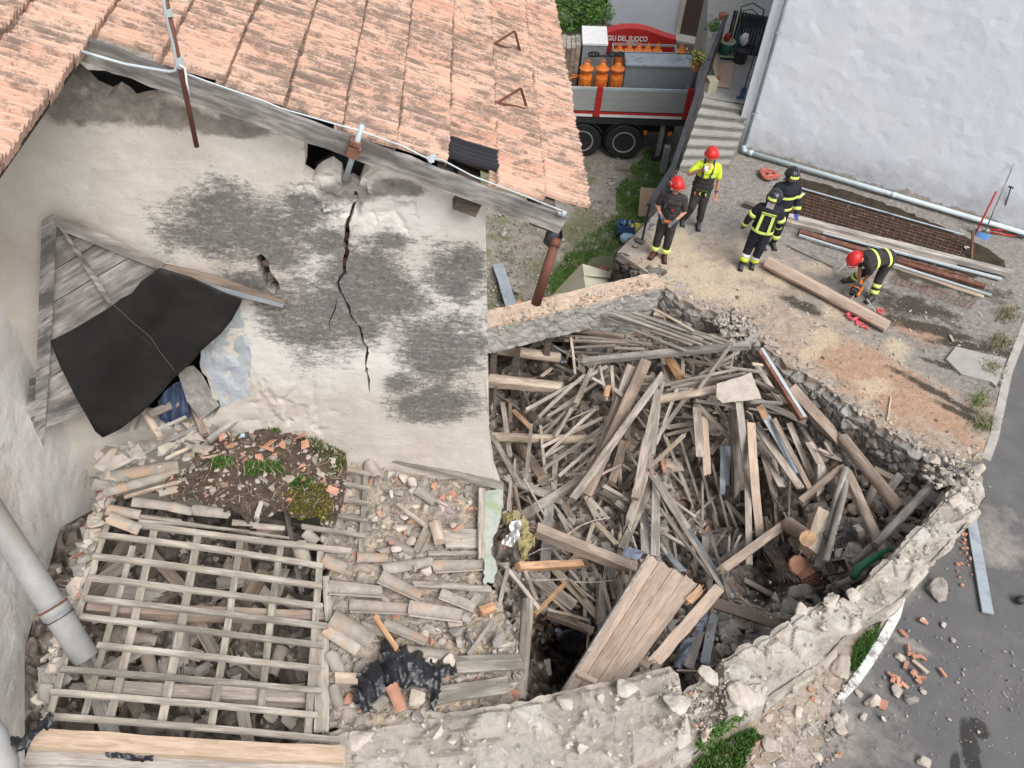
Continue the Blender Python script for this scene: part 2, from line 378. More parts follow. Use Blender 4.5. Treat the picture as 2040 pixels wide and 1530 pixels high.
def asphalt_mat():
 m, nt_, b=new_mat('asphalt', .9, .25);T=NT(nt_);v=T.world()
 n=T.noise(v, 2.2, 8, .7);col=T.ramp(n, [(.3, (.080, .081, .086)), (.55, (.108, .108, .112)), (.75, (.14, .137, .135))])
 sp=T.ramp(T.voro(v, 42, 'F1'), [(.08, 1.0), (.14, 0.0)]);col=T.mix(T.math('MULTIPLY', sp, .5), col, (.30, .29, .28))
 fine=T.noise(v, 260, 3, .8);col=T.mix(T.ramp(fine, [(.45, 0.0), (.62, .55)]), col, (.20, .195, .19))
 def rb(px, py, rx, ry, a=0):p=on_road(px, py);return((p.x, p.y, p.z), (rx, ry, 3), a)
 dust=T.blobs(v, [rb(1640, 1440, 1.3, .9, .7), rb(1500, 1530, 1.3, .9, .7), rb(1780, 1180, .8, .25, .8), rb(1830, 1290, .45, .1, -.4), rb(1700, 1330, .9, .25, .8), rb(1990, 1080, .8, .5, 1)], .25, 2.5)
 col=T.mix(T.math('MULTIPLY', dust, .7), col, T.ramp(T.noise(v, 14, 6, .8), [(.3, (.21, .185, .16)), (.65, (.40, .37, .34))]))
 wet=T.blobs(v, [rb(1935, 1490, .13, .42, -.22), rb(1950, 1450, .15, .16, 0), rb(1905, 1530, .07, .25, -.3)], .06, 7, 4)
 col=T.mix(T.math('MULTIPLY', wet, .85), col, (.03, .028, .027))
 wear=T.blobs(v, [rb(1990, 1390, .3, 2.2, -.35)], .2, 3);col=T.mix(T.math('MULTIPLY', wear, .35), col, (.16, .155, .15))
 nt_.links.new(col, b.inputs['Base Color']);T.bump(b, fine, .5, .006);return m
def court_mat():
 m, nt_, b=new_mat('courtyard gravel', 1, .1);T=NT(nt_);v=T.world()
 n=T.noise(v, 3, 8, .75);col=T.ramp(n, [(.3, (.17, .145, .125)), (.5, (.285, .255, .225)), (.7, (.38, .35, .32))])
 st=T.ramp(T.voro(v, 11, 'F1'), [(.16, 1.0), (.26, 0.0)]);st=T.math('MULTIPLY', st, T.ramp(T.noise(v, .9, 3), [(.42, 0.0), (.55, 1.0)]))
 col=T.mix(st, col, T.ramp(T.voro(v, 11, 'F1', 'Color'), [(.2, (.30, .28, .25)), (.8, (.55, .52, .48))]))
 g=T.ramp(T.math('ADD', T.math('MULTIPLY', T.noise(v, .7, 5, .7), .8), T.math('MULTIPLY', T.noise(v, 14, 4, .7), .25)), [(.50, 0.0), (.58, 1.0)])
 col=T.mix(T.math('MULTIPLY', g, .7), col, T.ramp(T.noise(v, 30, 4), [(.3, (.06, .085, .025)), (.7, (.17, .19, .075))]))
 nt_.links.new(col, b.inputs['Base Color']);T.bump(b, T.voro(v, 11, 'F1'), -.6, .03);return m
M['terrace']=terrace_mat();M['asphalt']=asphalt_mat();M['court']=court_mat()
mb=MB();mb.add([(-900, -900, -2.75), (900, -900, -2.75), (900, 900, -2.75), (-900, 900, -2.75)], [(0, 1, 2, 3)])
tag(mb.build('ground', M['court']), kind='structure')
vs=[];fs=[];nx=60;ny=70
for j in range(ny):
 for i in range(nx):
  x=-3+i*.2;y=13.2+j*.27;vs.append((x, y, -2.6+.05*fbm((x*.8, y*.8, 0))))
for j in range(ny-1):
 for i in range(nx-1):
  a=j*nx+i;fs.append((a, a+1, a+1+nx, a+nx))
tag(mesh_obj('courtyard', vs, fs, M['court'], smooth=True), kind='structure')
PIT_EDGE=[(1310, 556), (1345, 585), (1385, 612), (1440, 622), (1478, 648), (1500, 668), (1535, 700), (1590, 738), (1650, 775), (1700, 815), (1740, 835), (1790, 868), (1830, 893), (1870, 905), (1915, 915)]
T_OUT=[(1310, 556), (1230, 503), (1306, 425), (1353, 339), (1440, 334), (1470, 300), (2120, 470), (2090, 470), (2040, 645), (2003, 740), (1975, 868), (1958, 915)]
ter_px=PIT_EDGE+T_OUT[::-1][:-1]
ter_w=[on_z(x, y, 0)for x, y in ter_px]
ter2=[(p.x, p.y)for p in ter_w]
_r=random.Random(3)
tp=jag(ter2[:15], .10, .035, _r, closed=False)+ter2[15:]
def ter3(x, y, l):
 if l:return Vector((x, y, -.22))
 return Vector((x, y, .02*fbm((x*1.5, y*1.5, 3))+.012*fbm((x*9, y*9, 1))))
vs, fs=sheet(tp, [], .085, ter3, True, _r)
tag(mesh_obj('terrace', vs, fs, M['terrace'], smooth=False), kind='structure')
mb=MB();pts=[on_z(x, y, 0)for x, y in((1958, 915), (1975, 868), (2003, 740), (2040, 645), (2100, 500))]
for a, b in zip(pts, pts[1:]):mb.bar(a+Vector((.05, 0, -.16)), b+Vector((.05, 0, -.16)), .14, .34)
tag(mb.build('kerb', M['concrete']), kind='structure')
mb=MB();q=[on_z(x, y, .055)for x, y in((1905, 690), (2005, 715), (1985, 770), (1975, 760), (1915, 745), (1885, 715))]
n=len(q);mb.add(q+[p-Vector((0, 0, .08))for p in q], [list(range(n))]+[(i, i+n, (i+1)%n+n, (i+1)%n)for i in range(n)])
tag(mb.build('paving_slab', M['step']), 'cracked concrete slab by the black stripe near the road edge', 'paving slab')
vs=[];fs=[];nx=70;ny=90
def edge_x(y):
 return None
for j in range(ny):
 for i in range(nx):
  x=1.0+i*.28;y=-4+j*.32;z=road_z(x, y)+.008*fbm((x, y, 0))
  vs.append((x, y, z-.02))
def in_road(x, y):
 pts=[(0.2, 1.5), (2.4, 3.25), (4.4, 4.95), (6.35, 6.6), (7.55, 8.2), (7.9, 9.0), (8.5, 10.9), (9.6, 12.4), (10.9, 15.4), (14, 22), (14, 40)]
 for a, b in zip(pts, pts[1:]):
  if a[1]<=y<=b[1]:return x>a[0]+(b[0]-a[0])*(y-a[1])/(b[1]-a[1])-.45
 return y<1.5
for j in range(ny-1):
 for i in range(nx-1):
  a=j*nx+i
  if in_road(vs[a][0], vs[a][1])or in_road(vs[a+1][0], vs[a+1+nx][1]):fs.append((a, a+1, a+1+nx, a+nx))
tag(mesh_obj('road', vs, fs, M['asphalt'], smooth=True), kind='structure')
mb=MB();L1=[(1800, 1182), (1786, 1225), (1762, 1268), (1730, 1320), (1700, 1362), (1672, 1395)];wd=[7, 10, 11, 11, 11, 7]
top=[]
for(x, y), w_ in zip(L1, wd):
 top.append((on_road(x-w_*.8, y-w_*.5, .004), on_road(x+w_*.8, y+w_*.5, .004)))
vs=[p for t in top for p in t];mb.add(vs, [(2*i, 2*i+1, 2*i+3, 2*i+2)for i in range(len(top)-1)])
M['line']=surf('worn white road paint', (.55, .55, .54), (.72, .72, .71), 12, .8, .2, .003, c=(.25, .245, .24), objrnd=False)
tag(mb.build('road_marking', M['line']), kind='structure')
vp=[(1250, 1640), (1420, 1440), (1560, 1350), (1700, 1235), (1780, 1170), (1790, 1185), (1764, 1235), (1722, 1290), (1678, 1355), (1640, 1440), (1620, 1540), (1600, 1640)]
vw=[on_road(x, y)for x, y in vp]
vs, fs=sheet(jag([(p.x, p.y)for p in vw], .12, .03, _r), [], .06, lambda x, y, l:Vector((x, y, road_z(x, y)+.015+.014*abs(fbm((x*7, y*7, 2))))), False, _r)
tag(mesh_obj('dusty_verge', vs, fs, M['dust']), kind='structure')
# stone walls with real relief
def attr_mat(name, lo, hi, mortar, bscale=40, tint=(.45, .34, .27), moss=None):
 m, nt_, b=new_mat(name, .97, .15);T=NT(nt_);v=T.world()
 a=nt_.nodes.new('ShaderNodeAttribute');a.attribute_name='tone'
 sep=nt_.nodes.new('ShaderNodeSeparateColor');nt_.links.new(a.outputs['Color'], sep.inputs[0])
 st=T.ramp(sep.outputs[0], [(0, lo), (.6, tuple((p+q)/2 for p, q in zip(lo, hi))), (1, hi)])
 st=T.mix(T.ramp(T.noise(v, 7, 7, .75), [(.35, .45), (.6, 0.0)]), st, tuple(c*.55 for c in lo))
 st=T.mix(T.ramp(T.noise(v, 2.1, 6, .7), [(.52, 0.0), (.66, .6)]), st, tint)
 col=T.mix(sep.outputs[1], mortar, st)
 if moss:col=T.mix(T.ramp(T.noise(v, 1.2, 6, .75), [(.54, 0.0), (.62, .8)]), col, moss)
 nt_.links.new(col, b.inputs['Base Color']);T.bump(b, T.math('ADD', T.noise(v, bscale, 6, .8), T.math('MULTIPLY', T.voro(v, 16, 'F1'), .8)), .9, .018);return m
def rockd(p, s, amp):
 d, pt=noise.voronoi(Vector(p)*s);e=d[1]-d[0];k=min(1, e/.17);k=k*k*(3-2*k)
 t=(sin(pt[0].x*91.7+pt[0].y*47.3+pt[0].z*13.1)*.5+.5)
 return amp*k*(.55+.6*t), t, k
def set_tone(o, tones):
 at=o.data.color_attributes.new('tone', 'FLOAT_COLOR', 'POINT')
 for i, t in enumerate(tones):at.data[i].color=(t[0], t[1], t[2]if len(t)>2 else 0, 1)
def loft_wall(name, mat, stations, s=4.0, amp=.05, step=.035, rng=RNG, profile=(14, 16, 16), rough=.03, topamp=1.0, parent=None, blocks=0):
 """stations: (inner Vector xy, outer Vector xy, z_in, z_out, zbottom_in, zbottom_out)"""
 st=[]
 for a, b in zip(stations, stations[1:]):
  L=(a[1]-b[1]).length;k=max(1, int(L/step))
  for i in range(k):
   t=i/k;st.append(tuple(p.lerp(q, t)if isinstance(p, Vector)else p+(q-p)*t for p, q in zip(a, b)))
 st.append(stations[-1])
 A, B, C=profile;vs=[];tones=[];m=A+B+C
 for idx, (pi_, po, zi, zo, bi, bo)in enumerate(st):
  w_=(po-pi_).to_3d().normalized()
  nz=fbm((idx*step*2.2, 7.7, 0))*.025+fbm((idx*step*.8, 1.7, 0))*.035
  for k in range(m):
   if k<A:t=k/(A-1)if A>1 else 1;t=t**.6;P=Vector((pi_.x, pi_.y, bi+(zi-bi)*t));n=-w_
   elif k<A+B:t=(k-A+.5)/B;P=Vector((pi_.x+(po.x-pi_.x)*t, pi_.y+(po.y-pi_.y)*t, zi+(zo-zi)*t));n=Vector((0, 0, 1))
   else:t=((k-A-B+1)/C)**1.6;P=Vector((po.x, po.y, zo+(bo-zo)*t));n=w_
   top=A<=k<A+B
   edge=min(abs(k-A), abs(k-A-B+1))
   d, tn, kk=rockd(P, s, amp*(topamp if top else 1))
   P=P+n*(d+rough*fbm(P*6))+Vector((0, 0, nz if(k>2 and k<m-4)else 0))
   if top:P=P+Vector((0, 0, 1))*(tn-.5)*blocks*kk
   elif blocks:P=P+n*(tn-.5)*blocks*.5*kk
   if edge<=0:P=P+(Vector((0, 0, -1))*.03-n*0)+w_*(.03*fbm(P*4))
   vs.append(P);tones.append((tn, kk))
 fs=[]
 for i in range(len(st)-1):
  for k in range(m-1):
   a=i*m+k;fs.append((a, a+m, a+m+1, a+1))
 fs+=[list(range(m)), list(range((len(st)-1)*m, len(st)*m))[::-1]]
 o=mesh_obj(name, vs, fs, mat, parent);set_tone(o, tones);return o
M['wallstone']=attr_mat('pale rubble masonry', (.41, .375, .33), (.62, .585, .53), (.44, .40, .35), 55, (.46, .385, .32))
M['retain']=attr_mat('grey rubble masonry', (.26, .245, .23), (.50, .485, .46), (.22, .20, .18), 35, (.20, .17, .14))
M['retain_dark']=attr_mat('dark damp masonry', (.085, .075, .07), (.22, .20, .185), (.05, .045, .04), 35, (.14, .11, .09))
def W2(px, py, z):p=on_z(px, py, z);return Vector((p.x, p.y))
PW=[((1280, 1430), (1300, 1560), 1.02), ((1366, 1382), (1386, 1500), 1.0), ((1425, 1332), (1442, 1440), 1.02), ((1440, 1312), (1454, 1425), 1.20), ((1541, 1263), (1560, 1368), 1.12), ((1600, 1222), (1640, 1312), 1.08), ((1662, 1180), (1714, 1240), 1.02), ((1684, 1200), (1738, 1225), .90), ((1731, 1152), (1800, 1187), .85), ((1783, 1104), (1850, 1125), .78), ((1835, 1050), (1890, 1080), .70), ((1888, 985), (1950, 1020), .60), ((1925, 925), (1968, 985), .52)]
sts=[(W2(*a, z), W2(*b, z), z, z-.03, -1.4, -.4)for a, b, z in PW]
o=loft_wall('broken_stone_wall', M['wallstone'], sts, 3.0, .03, .03, topamp=.35, rough=.02, blocks=.095, profile=(14, 22, 18))
PWO=o
tag(o, 'long low run of broken pale rubble stone wall curving beside the asphalt road', 'stone wall')
PA=[((560, 1500), (560, 1700), 2.05), ((690, 1448), (690, 1640), 1.95), ((850, 1418), (860, 1640), 1.85), ((1010, 1408), (1030, 1620), 1.82), ((1130, 1372), (1150, 1600), 1.78), ((1240, 1350), (1250, 1540), 1.75), ((1335, 1328), (1330, 1492), 1.72), ((1352, 1345), (1376, 1462), 1.62)]
sts=[(W2(*a, z), W2(*b, z), z, z-.05, -1.4, -.4)for a, b, z in PA]
o=loft_wall('high_stone_wall', M['wallstone'], sts, 2.6, .03, .03, topamp=.35, rough=.02, blocks=.095, profile=(14, 22, 18))
PWA=o
tag(o, 'taller end of the crumbled wall with thick pale mortar on top at the bottom edge', 'stone wall')
sts=[]
ps=[on_z(x, y, 0)for x, y in PIT_EDGE]
for i, p in enumerate(ps):
 t=(ps[min(i+1, len(ps)-1)]-ps[max(i-1, 0)]).to_2d().normalized();nrm=Vector((t.y, -t.x))
 if nrm.dot(Vector((4.2, 7.8))-p.to_2d())<0:nrm=-nrm
 q=p.to_2d()
 sts.append((q-nrm*.45, q+nrm*.06, -.10, -.10, -3.0, -3.0))
o=loft_wall('retaining_wall', M['retain'], sts, 4.4, .075, .035, profile=(2, 8, 60), rough=.03)
tag(o, 'rough grey rubble stone retaining wall below the terrace edge, facing the debris pit', 'retaining wall')
a=on_z(1230, 503, 0);b=on_z(1310, 556, 0);c_=on_z(1306, 425, 0);d_=on_z(1353, 339, 0)
def rw(p, q):
 t=(q-p).to_2d().normalized();n=Vector((-t.y, t.x))
 if n.dot(Vector((3.5, 13.5))-p.to_2d())>0:n=-n
 return[(p.to_2d()-n*.4, p.to_2d()+n*.02, -.06, -.06, -2.9, -2.9), (q.to_2d()-n*.4, q.to_2d()+n*.02, -.06, -.06, -2.9, -2.9)]
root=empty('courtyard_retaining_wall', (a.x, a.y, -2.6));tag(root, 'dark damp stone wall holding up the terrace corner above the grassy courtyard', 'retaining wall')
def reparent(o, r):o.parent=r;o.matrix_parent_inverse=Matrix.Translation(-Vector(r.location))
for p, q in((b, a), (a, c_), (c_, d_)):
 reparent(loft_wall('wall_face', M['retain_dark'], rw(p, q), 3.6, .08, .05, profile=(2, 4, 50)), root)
bwA=W2(930, 655, 0);bwB=W2(1318, 563, 0)
t=(bwB-bwA).normalized();n=Vector((t.y, -t.x))
if n.y>0:n=-n
def st_b(p, z0):return(p-n*.30, p+n*.14, 0, 0, z0, z0)
root=empty('broken_back_wall', (bwA.x, bwA.y, -2.6));tag(root, 'broken back wall of the fallen building with sawdust and splinters along its top', 'wall')
M['sawtop']=surf('sawdust covered mortar', (.40, .31, .245), (.64, .51, .40), 9, 1, .7, .02, bscale=60, c=(.48, .42, .36), objrnd=False)
M['plaster_grey']=surf('grey stained plaster', (.27, .26, .245), (.43, .415, .395), 3.5, .95, .4, .02, bscale=30, c=(.25, .28, .23), objrnd=False)
o=loft_wall('lintel', M['plaster_grey'], [st_b(bwA, -.62), st_b(bwB, -.62)], 3, .02, .05, profile=(6, 6, 14), rough=.03);reparent(o, root)
sx=[(p+n*.0)for p in(bwA, bwB)]
o=loft_wall('sawdust_layer', M['sawtop'], [(bwA-n*.27, bwA+n*.12, .06, .04, -.02, -.03), (bwB-n*.27, bwB+n*.12, .05, .03, -.02, -.03)], 6, .012, .03, profile=(3, 14, 3), rough=.02);reparent(o, root)
pm=bwA.lerp(bwB, .62)
o=loft_wall('lower_wall', M['plaster_grey'], [(pm-n*.28, pm+n*.10, -.64, -.64, -3, -3), (bwB-n*.28, bwB+n*.10, -.64, -.64, -3, -3)], 4, .04, .05, profile=(3, 3, 40));reparent(o, root)
mb=MB()
for f in(.14, .26, .42):
 p=bwA.lerp(bwB, f);mb.box((p.x, p.y, -1.8), (.12, .12, 2.4))
o=mb.build('post', M['wood_dark']);reparent(o, root)
root=empty('corrugated_fence', (0, 12.6, -2.6));tag(root, 'dark green corrugated sheeting on rails seen through the gap left of the debris', 'fence')
vs=[];fs=[];N_=160
p0=W2(940, 660, 0)-n*.9+Vector((-.3, 0));
for i in range(N_):
 q=p0+t*(i*.022);d=.02*(1 if(i//2)%2 else -1)
 vs+=[(q.x-n.x*d, q.y-n.y*d, -2.7), (q.x-n.x*d, q.y-n.y*d, -.95)]
for i in range(N_-1):fs.append((2*i, 2*i+2, 2*i+3, 2*i+1))
reparent(mesh_obj('corrugated_panel', vs, fs, M['sheetgreen']), root)
mb=MB()
for z in(-1.05, -1.5, -2.0, -2.45):
 a=p0+n*.05;b2=p0+t*3.5+n*.05;mb.bar((a.x, a.y, z), (b2.x, b2.y, z), .04, .05)
reparent(mb.build('rail', M['rust']), root)
# the tall plastered house
def plaster_mat():
 m, nt_, b=new_mat('stained lime plaster', .97, .1);T=NT(nt_);v=T.world()
 base=T.ramp(T.noise(v, 1.1, 7, .65), [(.3, (.55, .495, .435)), (.5, (.63, .585, .53)), (.7, (.71, .685, .645))])
 def gb(px, py, rx, rz, a=0):p=gp(px, py);return((p.x, p.y, p.z), (rx, 3, rz), 0)
 eff=T.blobs(v, [gb(600, 440, .45, .3), gb(740, 720, .8, .5), gb(640, 560, .35, .7), gb(560, 640, .5, .3), gb(800, 420, 1.2, .5), gb(900, 640, .9, 1.0), gb(600, 720, .8, .6)], .10, 2, 1.8)
 col=T.mix(T.math('MULTIPLY', eff, .7), base, (.73, .725, .70))
 zone=T.blobs(v, [gb(430, 470, .60, .42), gb(560, 500, .45, .45), gb(500, 560, .45, .33), gb(650, 480, .45, .3), gb(800, 590, .65, .52), gb(860, 660, .6, .5), gb(780, 480, .28, .18), gb(880, 800, .6, .42), gb(800, 760, .3, .3), gb(930, 520, .25, .3), gb(600, 400, .25, .12), gb(700, 640, .3, .3), gb(180, 1180, .1, .3), gb(720, 560, .9, .8), gb(520, 470, 1.0, .7), gb(880, 700, .7, 1.0), gb(450, 440, .6, .5), gb(900, 560, .6, .5), gb(640, 620, 1.0, .9), gb(860, 810, .8, .4)], .12, 1.6, 1.5)
 st=T.coord('Object', (1, 1, 2.6), False)
 spk=T.math('ADD', T.math('MULTIPLY', T.noise(st, 9, 10, .78, .4), .75), T.math('MULTIPLY', T.noise(v, 38, 6, .85), .42))
 spk=T.math('ADD', spk, T.math('MULTIPLY', T.math('SUBTRACT', zone, 1.0), .26))
 col=T.mix(T.math('MULTIPLY', zone, .28), col, (.40, .395, .38));mold=T.ramp(spk, [(.41, 0.0), (.475, .5), (.57, .92)])
 col=T.mix(mold, col, T.ramp(T.noise(v, 24, 5, .8), [(.3, (.07, .07, .066)), (.7, (.22, .215, .205))]))
 brk=T.blobs(v, [gb(200, 200, .7, .22), gb(330, 230, .5, .12), gb(480, 250, .5, .10), gb(130, 150, .35, .3), gb(690, 385, .42, .13), gb(790, 375, .35, .10)], .16, 3, 2.6)
 col=T.mix(T.math('MULTIPLY', brk, .8), col, T.ramp(T.noise(v, 9, 6, .8), [(.3, (.07, .06, .052)), (.5, (.19, .175, .16)), (.7, (.30, .27, .24))]))
 nt_.links.new(col, b.inputs['Base Color'])
 T.bump(b, T.math('ADD', T.math('MULTIPLY', T.noise(v, 5, 8, .7), 2), T.math('MULTIPLY', spk, -.8)), .45, .02);return m
M['plaster']=plaster_mat()
M['plaster_left']=surf('smooth beige plaster', (.52, .46, .41), (.66, .62, .57), 1.3, .95, .35, .02, bscale=16, c=(.50, .40, .34), objrnd=False)
M['blueplaster']=surf('blue limewash', (.40, .45, .52), (.52, .54, .55), 5, .95, .5, .02, bscale=12, c=(.38, .44, .42), objrnd=False)
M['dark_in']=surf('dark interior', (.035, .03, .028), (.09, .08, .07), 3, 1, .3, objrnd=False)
house=empty('plastered_house', bw(0, 0, -2.6));tag(house, 'tall old house with cracked beige plaster gable, black mould stains and clay tile roof', 'house')
g_out=[(-420, 1000), (-420, -90), (60, 75), (125, 125), (175, 165), (215, 190), (232, 180), (262, 205), (330, 196), (400, 215), (470, 246), (520, 252), (560, 262), (598, 262), (606, 300), (603, 345), (622, 360), (640, 338), (660, 330), (678, 345), (682, 372), (700, 366), (712, 372), (722, 352), (735, 338), (765, 332), (795, 345), (840, 352), (900, 372), (966, 402), (970, 560), (975, 890), (985, 960), (1003, 1010), (700, 1010), (430, 1010), (195, 1010)]
g_out=g_out[:3]+jag(g_out[3:30], 14, 2.2, _r, closed=False)+g_out[30:]
hole_hatch=[(120, 480), (300, 530), (480, 600), (445, 650), (405, 700), (400, 730), (415, 760), (425, 790), (440, 806), (425, 830), (398, 838), (370, 850), (300, 850), (235, 862), (190, 840), (130, 760), (105, 640)]
hole_put=[(512, 508), (521, 503), (531, 512), (541, 540), (556, 560), (560, 577), (548, 583), (530, 573), (522, 548), (513, 525)]
crack=[(706, 380), (712, 382), (710, 405), (704, 425), (696, 445), (696, 470), (693, 490), (697, 500), (690, 520), (692, 540), (676, 560), (681, 580), (694, 602), (703, 630), (720, 651), (726, 680), (735, 690), (731, 720), (736, 750), (736, 782), (734, 752), (729, 721), (733, 692), (724, 682), (718, 652), (701, 632), (692, 604), (679, 583), (672, 561), (686, 540), (685, 518), (690, 500), (685, 488), (689, 468), (690, 444), (700, 422), (705, 404)]
crack2=[(678, 562), (672, 590), (660, 618), (664, 640), (662, 618), (674, 592)]
def g3(x, y, l):
 p=gp(x, y);n1=.016*fbm((p.x*1.2, p.z*1.2, 1))+.004*fbm((p.x*6, p.z*6, 4))
 low=max(0, min(1, (y-745-30*fbm((x*.02, 0, 0)))/40))*max(0, min(1, (690-x+30*fbm((0, y*.03, 0)))/60))*max(0, min(1, (x-470)/30))*.6
 up=1 if(x>598 and y<430+(x-690)*.2+20*fbm((x*.04, 3, 1))and x<830)else 0
 dd=rockd(p, 3.6, .07)[0]
 k=max(low, up*.8)
 return p+YB*(-.02-n1*1+l*(.34 if y>440 else .17)+k*(.03-dd*(.35 if y<500 else .6)))
jc=jag([(x-(2.2 if 20<=i<len(crack)-1 else 0), y)for i, (x, y)in enumerate(crack)], 6, 1.0, _r)
vs, fs=sheet(g_out, [jag(hole_hatch, 10, 2, _r), jag(hole_put, 6, 1.2, _r), jc, [(x-5, y+22)for x, y in crack2]], 9, g3, True, _r)
o=mesh_obj('gable_wall', vs, fs, M['plaster']);reparent(o, house)
mb=MB()
for i in range(46):
 f=i/45*15;k=int(f);a=Vector(crack[min(k, 15)]);q=gp(a.x-3, a.y, -.12);rock_into(mb, q, .07, .05, .06, _r)
reparent(mb.build('crack_filling', M['rust']), house)
mb=MB();q=gp(536, 545, -.2)
for i in range(10):rock_into(mb, gp(_r.uniform(520, 550), _r.uniform(515, 575), -.13), .06, .05, .09, _r)
reparent(mb.build('putlog_filling', M['wood_brown']), house)
mb=MB()
def hz(x):return 7.30-(x+3.41)*.3958-.30
def wall_xz(x0, x1, y0, y1, z0):
 v_=[]
 for x, y in((x0, y0), (x1, y0), (x1, y1), (x0, y1)):v_.append(bw(x, y, z0))
 for x, y in((x0, y0), (x1, y0), (x1, y1), (x0, y1)):v_.append(bw(x, y, hz(x)))
 mb.add(v_, [(3, 2, 1, 0), (4, 5, 6, 7), (0, 1, 5, 4), (1, 2, 6, 5), (2, 3, 7, 6), (3, 0, 4, 7)])
wall_xz(-.80, -.43, .30, 7.2, -2.75);wall_xz(-5.5, -.8, 6.9, 7.2, -2.75)
reparent(mb.build('side_wall', M['plaster_left']), house)
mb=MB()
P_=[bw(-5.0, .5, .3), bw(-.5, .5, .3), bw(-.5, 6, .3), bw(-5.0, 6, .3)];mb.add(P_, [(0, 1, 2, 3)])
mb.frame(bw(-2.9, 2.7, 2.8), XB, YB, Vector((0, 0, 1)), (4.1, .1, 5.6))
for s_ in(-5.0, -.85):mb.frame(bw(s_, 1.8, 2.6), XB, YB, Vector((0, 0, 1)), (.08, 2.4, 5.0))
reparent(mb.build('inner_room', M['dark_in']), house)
vs, fs=sheet(jag([(430, 660), (478, 610), (500, 700), (498, 790), (440, 812), (428, 780), (410, 745), (398, 722), (400, 700)], 9, 1.5, _r), [], 8, lambda x, y, l:gp(x, y, .03-.10*l+.02*fbm((x*.04, y*.04, 0))), True, _r)
reparent(mesh_obj('blue_plaster_patch', vs, fs, M['blueplaster']), house)
LWX=-5.06
def lw3(y, z, l):
 p=bw(LWX, y, z);return p+XB*(.02*fbm((y*1.3, z*1.3, 0))+.006*fbm((y*6, z*6, 2))-(.4 if l else 0))
lw_out=[(.3, 7.7), (-5.2, 7.7), (-5.2, -1), (.3, -1)]
vs, fs=sheet(lw_out, [], .11, lw3, True, _r)
m, nt_, b=new_mat('whitewashed patchy plaster', .97, .1);T=NT(nt_);v=T.world()
base=T.ramp(T.noise(v, .9, 6, .6), [(.3, (.70, .66, .62)), (.5, (.78, .765, .745)), (.7, (.82, .82, .815))])
low=T.ramp(T.noise(v, .8, 7, .75, .3), [(.55, 0.0), (.59, .8)])
col=T.mix(low, base, T.ramp(T.noise(v, 6, 7, .75), [(.3, (.54, .47, .42)), (.7, (.70, .64, .59))]))
spk=T.ramp(T.noise(v, 9, 8, .8), [(.60, 0.0), (.70, .8)]);col=T.mix(spk, col, (.33, .34, .38))
nt_.links.new(col, b.inputs['Base Color']);T.bump(b, T.noise(v, 8, 8, .75), .6, .03);M['plaster_wing']=m
wing=empty('wing_wall', bw(LWX, -2, -2.6));tag(wing, 'whitewashed peeling wall at the left edge behind the grey downpipe', 'wall')
reparent(mesh_obj('wall', vs, fs, M['plaster_wing']), wing)
# clay tile roof (its tiles one by one in a single covering)
RS=Vector(XB*cos(radians(21.6))-Vector((0, 0, 1))*sin(radians(21.6)))
RN=RS.cross(YB).normalized()
if RN.z<0:RN=-RN
R0=bw(.60, 0, 5.72)
EXP=.472
def tile_mat():
 m, nt_, b=new_mat('lichen spotted clay tiles', .9, .2);T=NT(nt_);v=T.world()
 a=nt_.nodes.new('ShaderNodeAttribute');a.attribute_name='tone';sep=nt_.nodes.new('ShaderNodeSeparateColor');nt_.links.new(a.outputs['Color'], sep.inputs[0])
 c0=T.ramp(sep.outputs[0], [(0, (.45, .23, .165)), (.25, (.58, .335, .245)), (.7, (.65, .43, .33)), (1, (.66, .48, .385))])
 c0=T.mix(T.ramp(T.noise(v, 14, 6, .7), [(.4, .35), (.6, 0.0)]), c0, (.58, .42, .335))
 mp=nt_.nodes.new('ShaderNodeMapping');mp.inputs['Rotation'].default_value=(0, 0, -radians(5.6));g=nt_.nodes.new('ShaderNodeNewGeometry');nt_.links.new(g.outputs['Position'], mp.inputs['Vector'])
 mp2=nt_.nodes.new('ShaderNodeMapping');mp2.inputs['Scale'].default_value=(.55, 1.5, .55);nt_.links.new(mp.outputs[0], mp2.inputs['Vector'])
 n=T.math('ADD', T.math('MULTIPLY', T.noise(mp2.outputs[0], 8, 9, .74, .3), .7), T.math('MULTIPLY', T.noise(v, 42, 5, .8), .30))
 n=T.math('ADD', n, T.math('MULTIPLY', T.math('SUBTRACT', T.noise(v, 1.1, 3), .5), .22))
 c1=T.mix(T.ramp(n, [(.475, 0.0), (.545, .72), (.68, .94)]), c0, (.155, .13, .11))
 c1=T.mix(sep.outputs[1], c1, (.035, .035, .042));c1=T.mix(T.math('MULTIPLY', sep.outputs[2], .8), c1, (.10, .075, .055))
 nt_.links.new(c1, b.inputs['Base Color']);T.bump(b, T.noise(v, 40, 6, .8), .5, .008);return m
M['tile']=tile_mat()
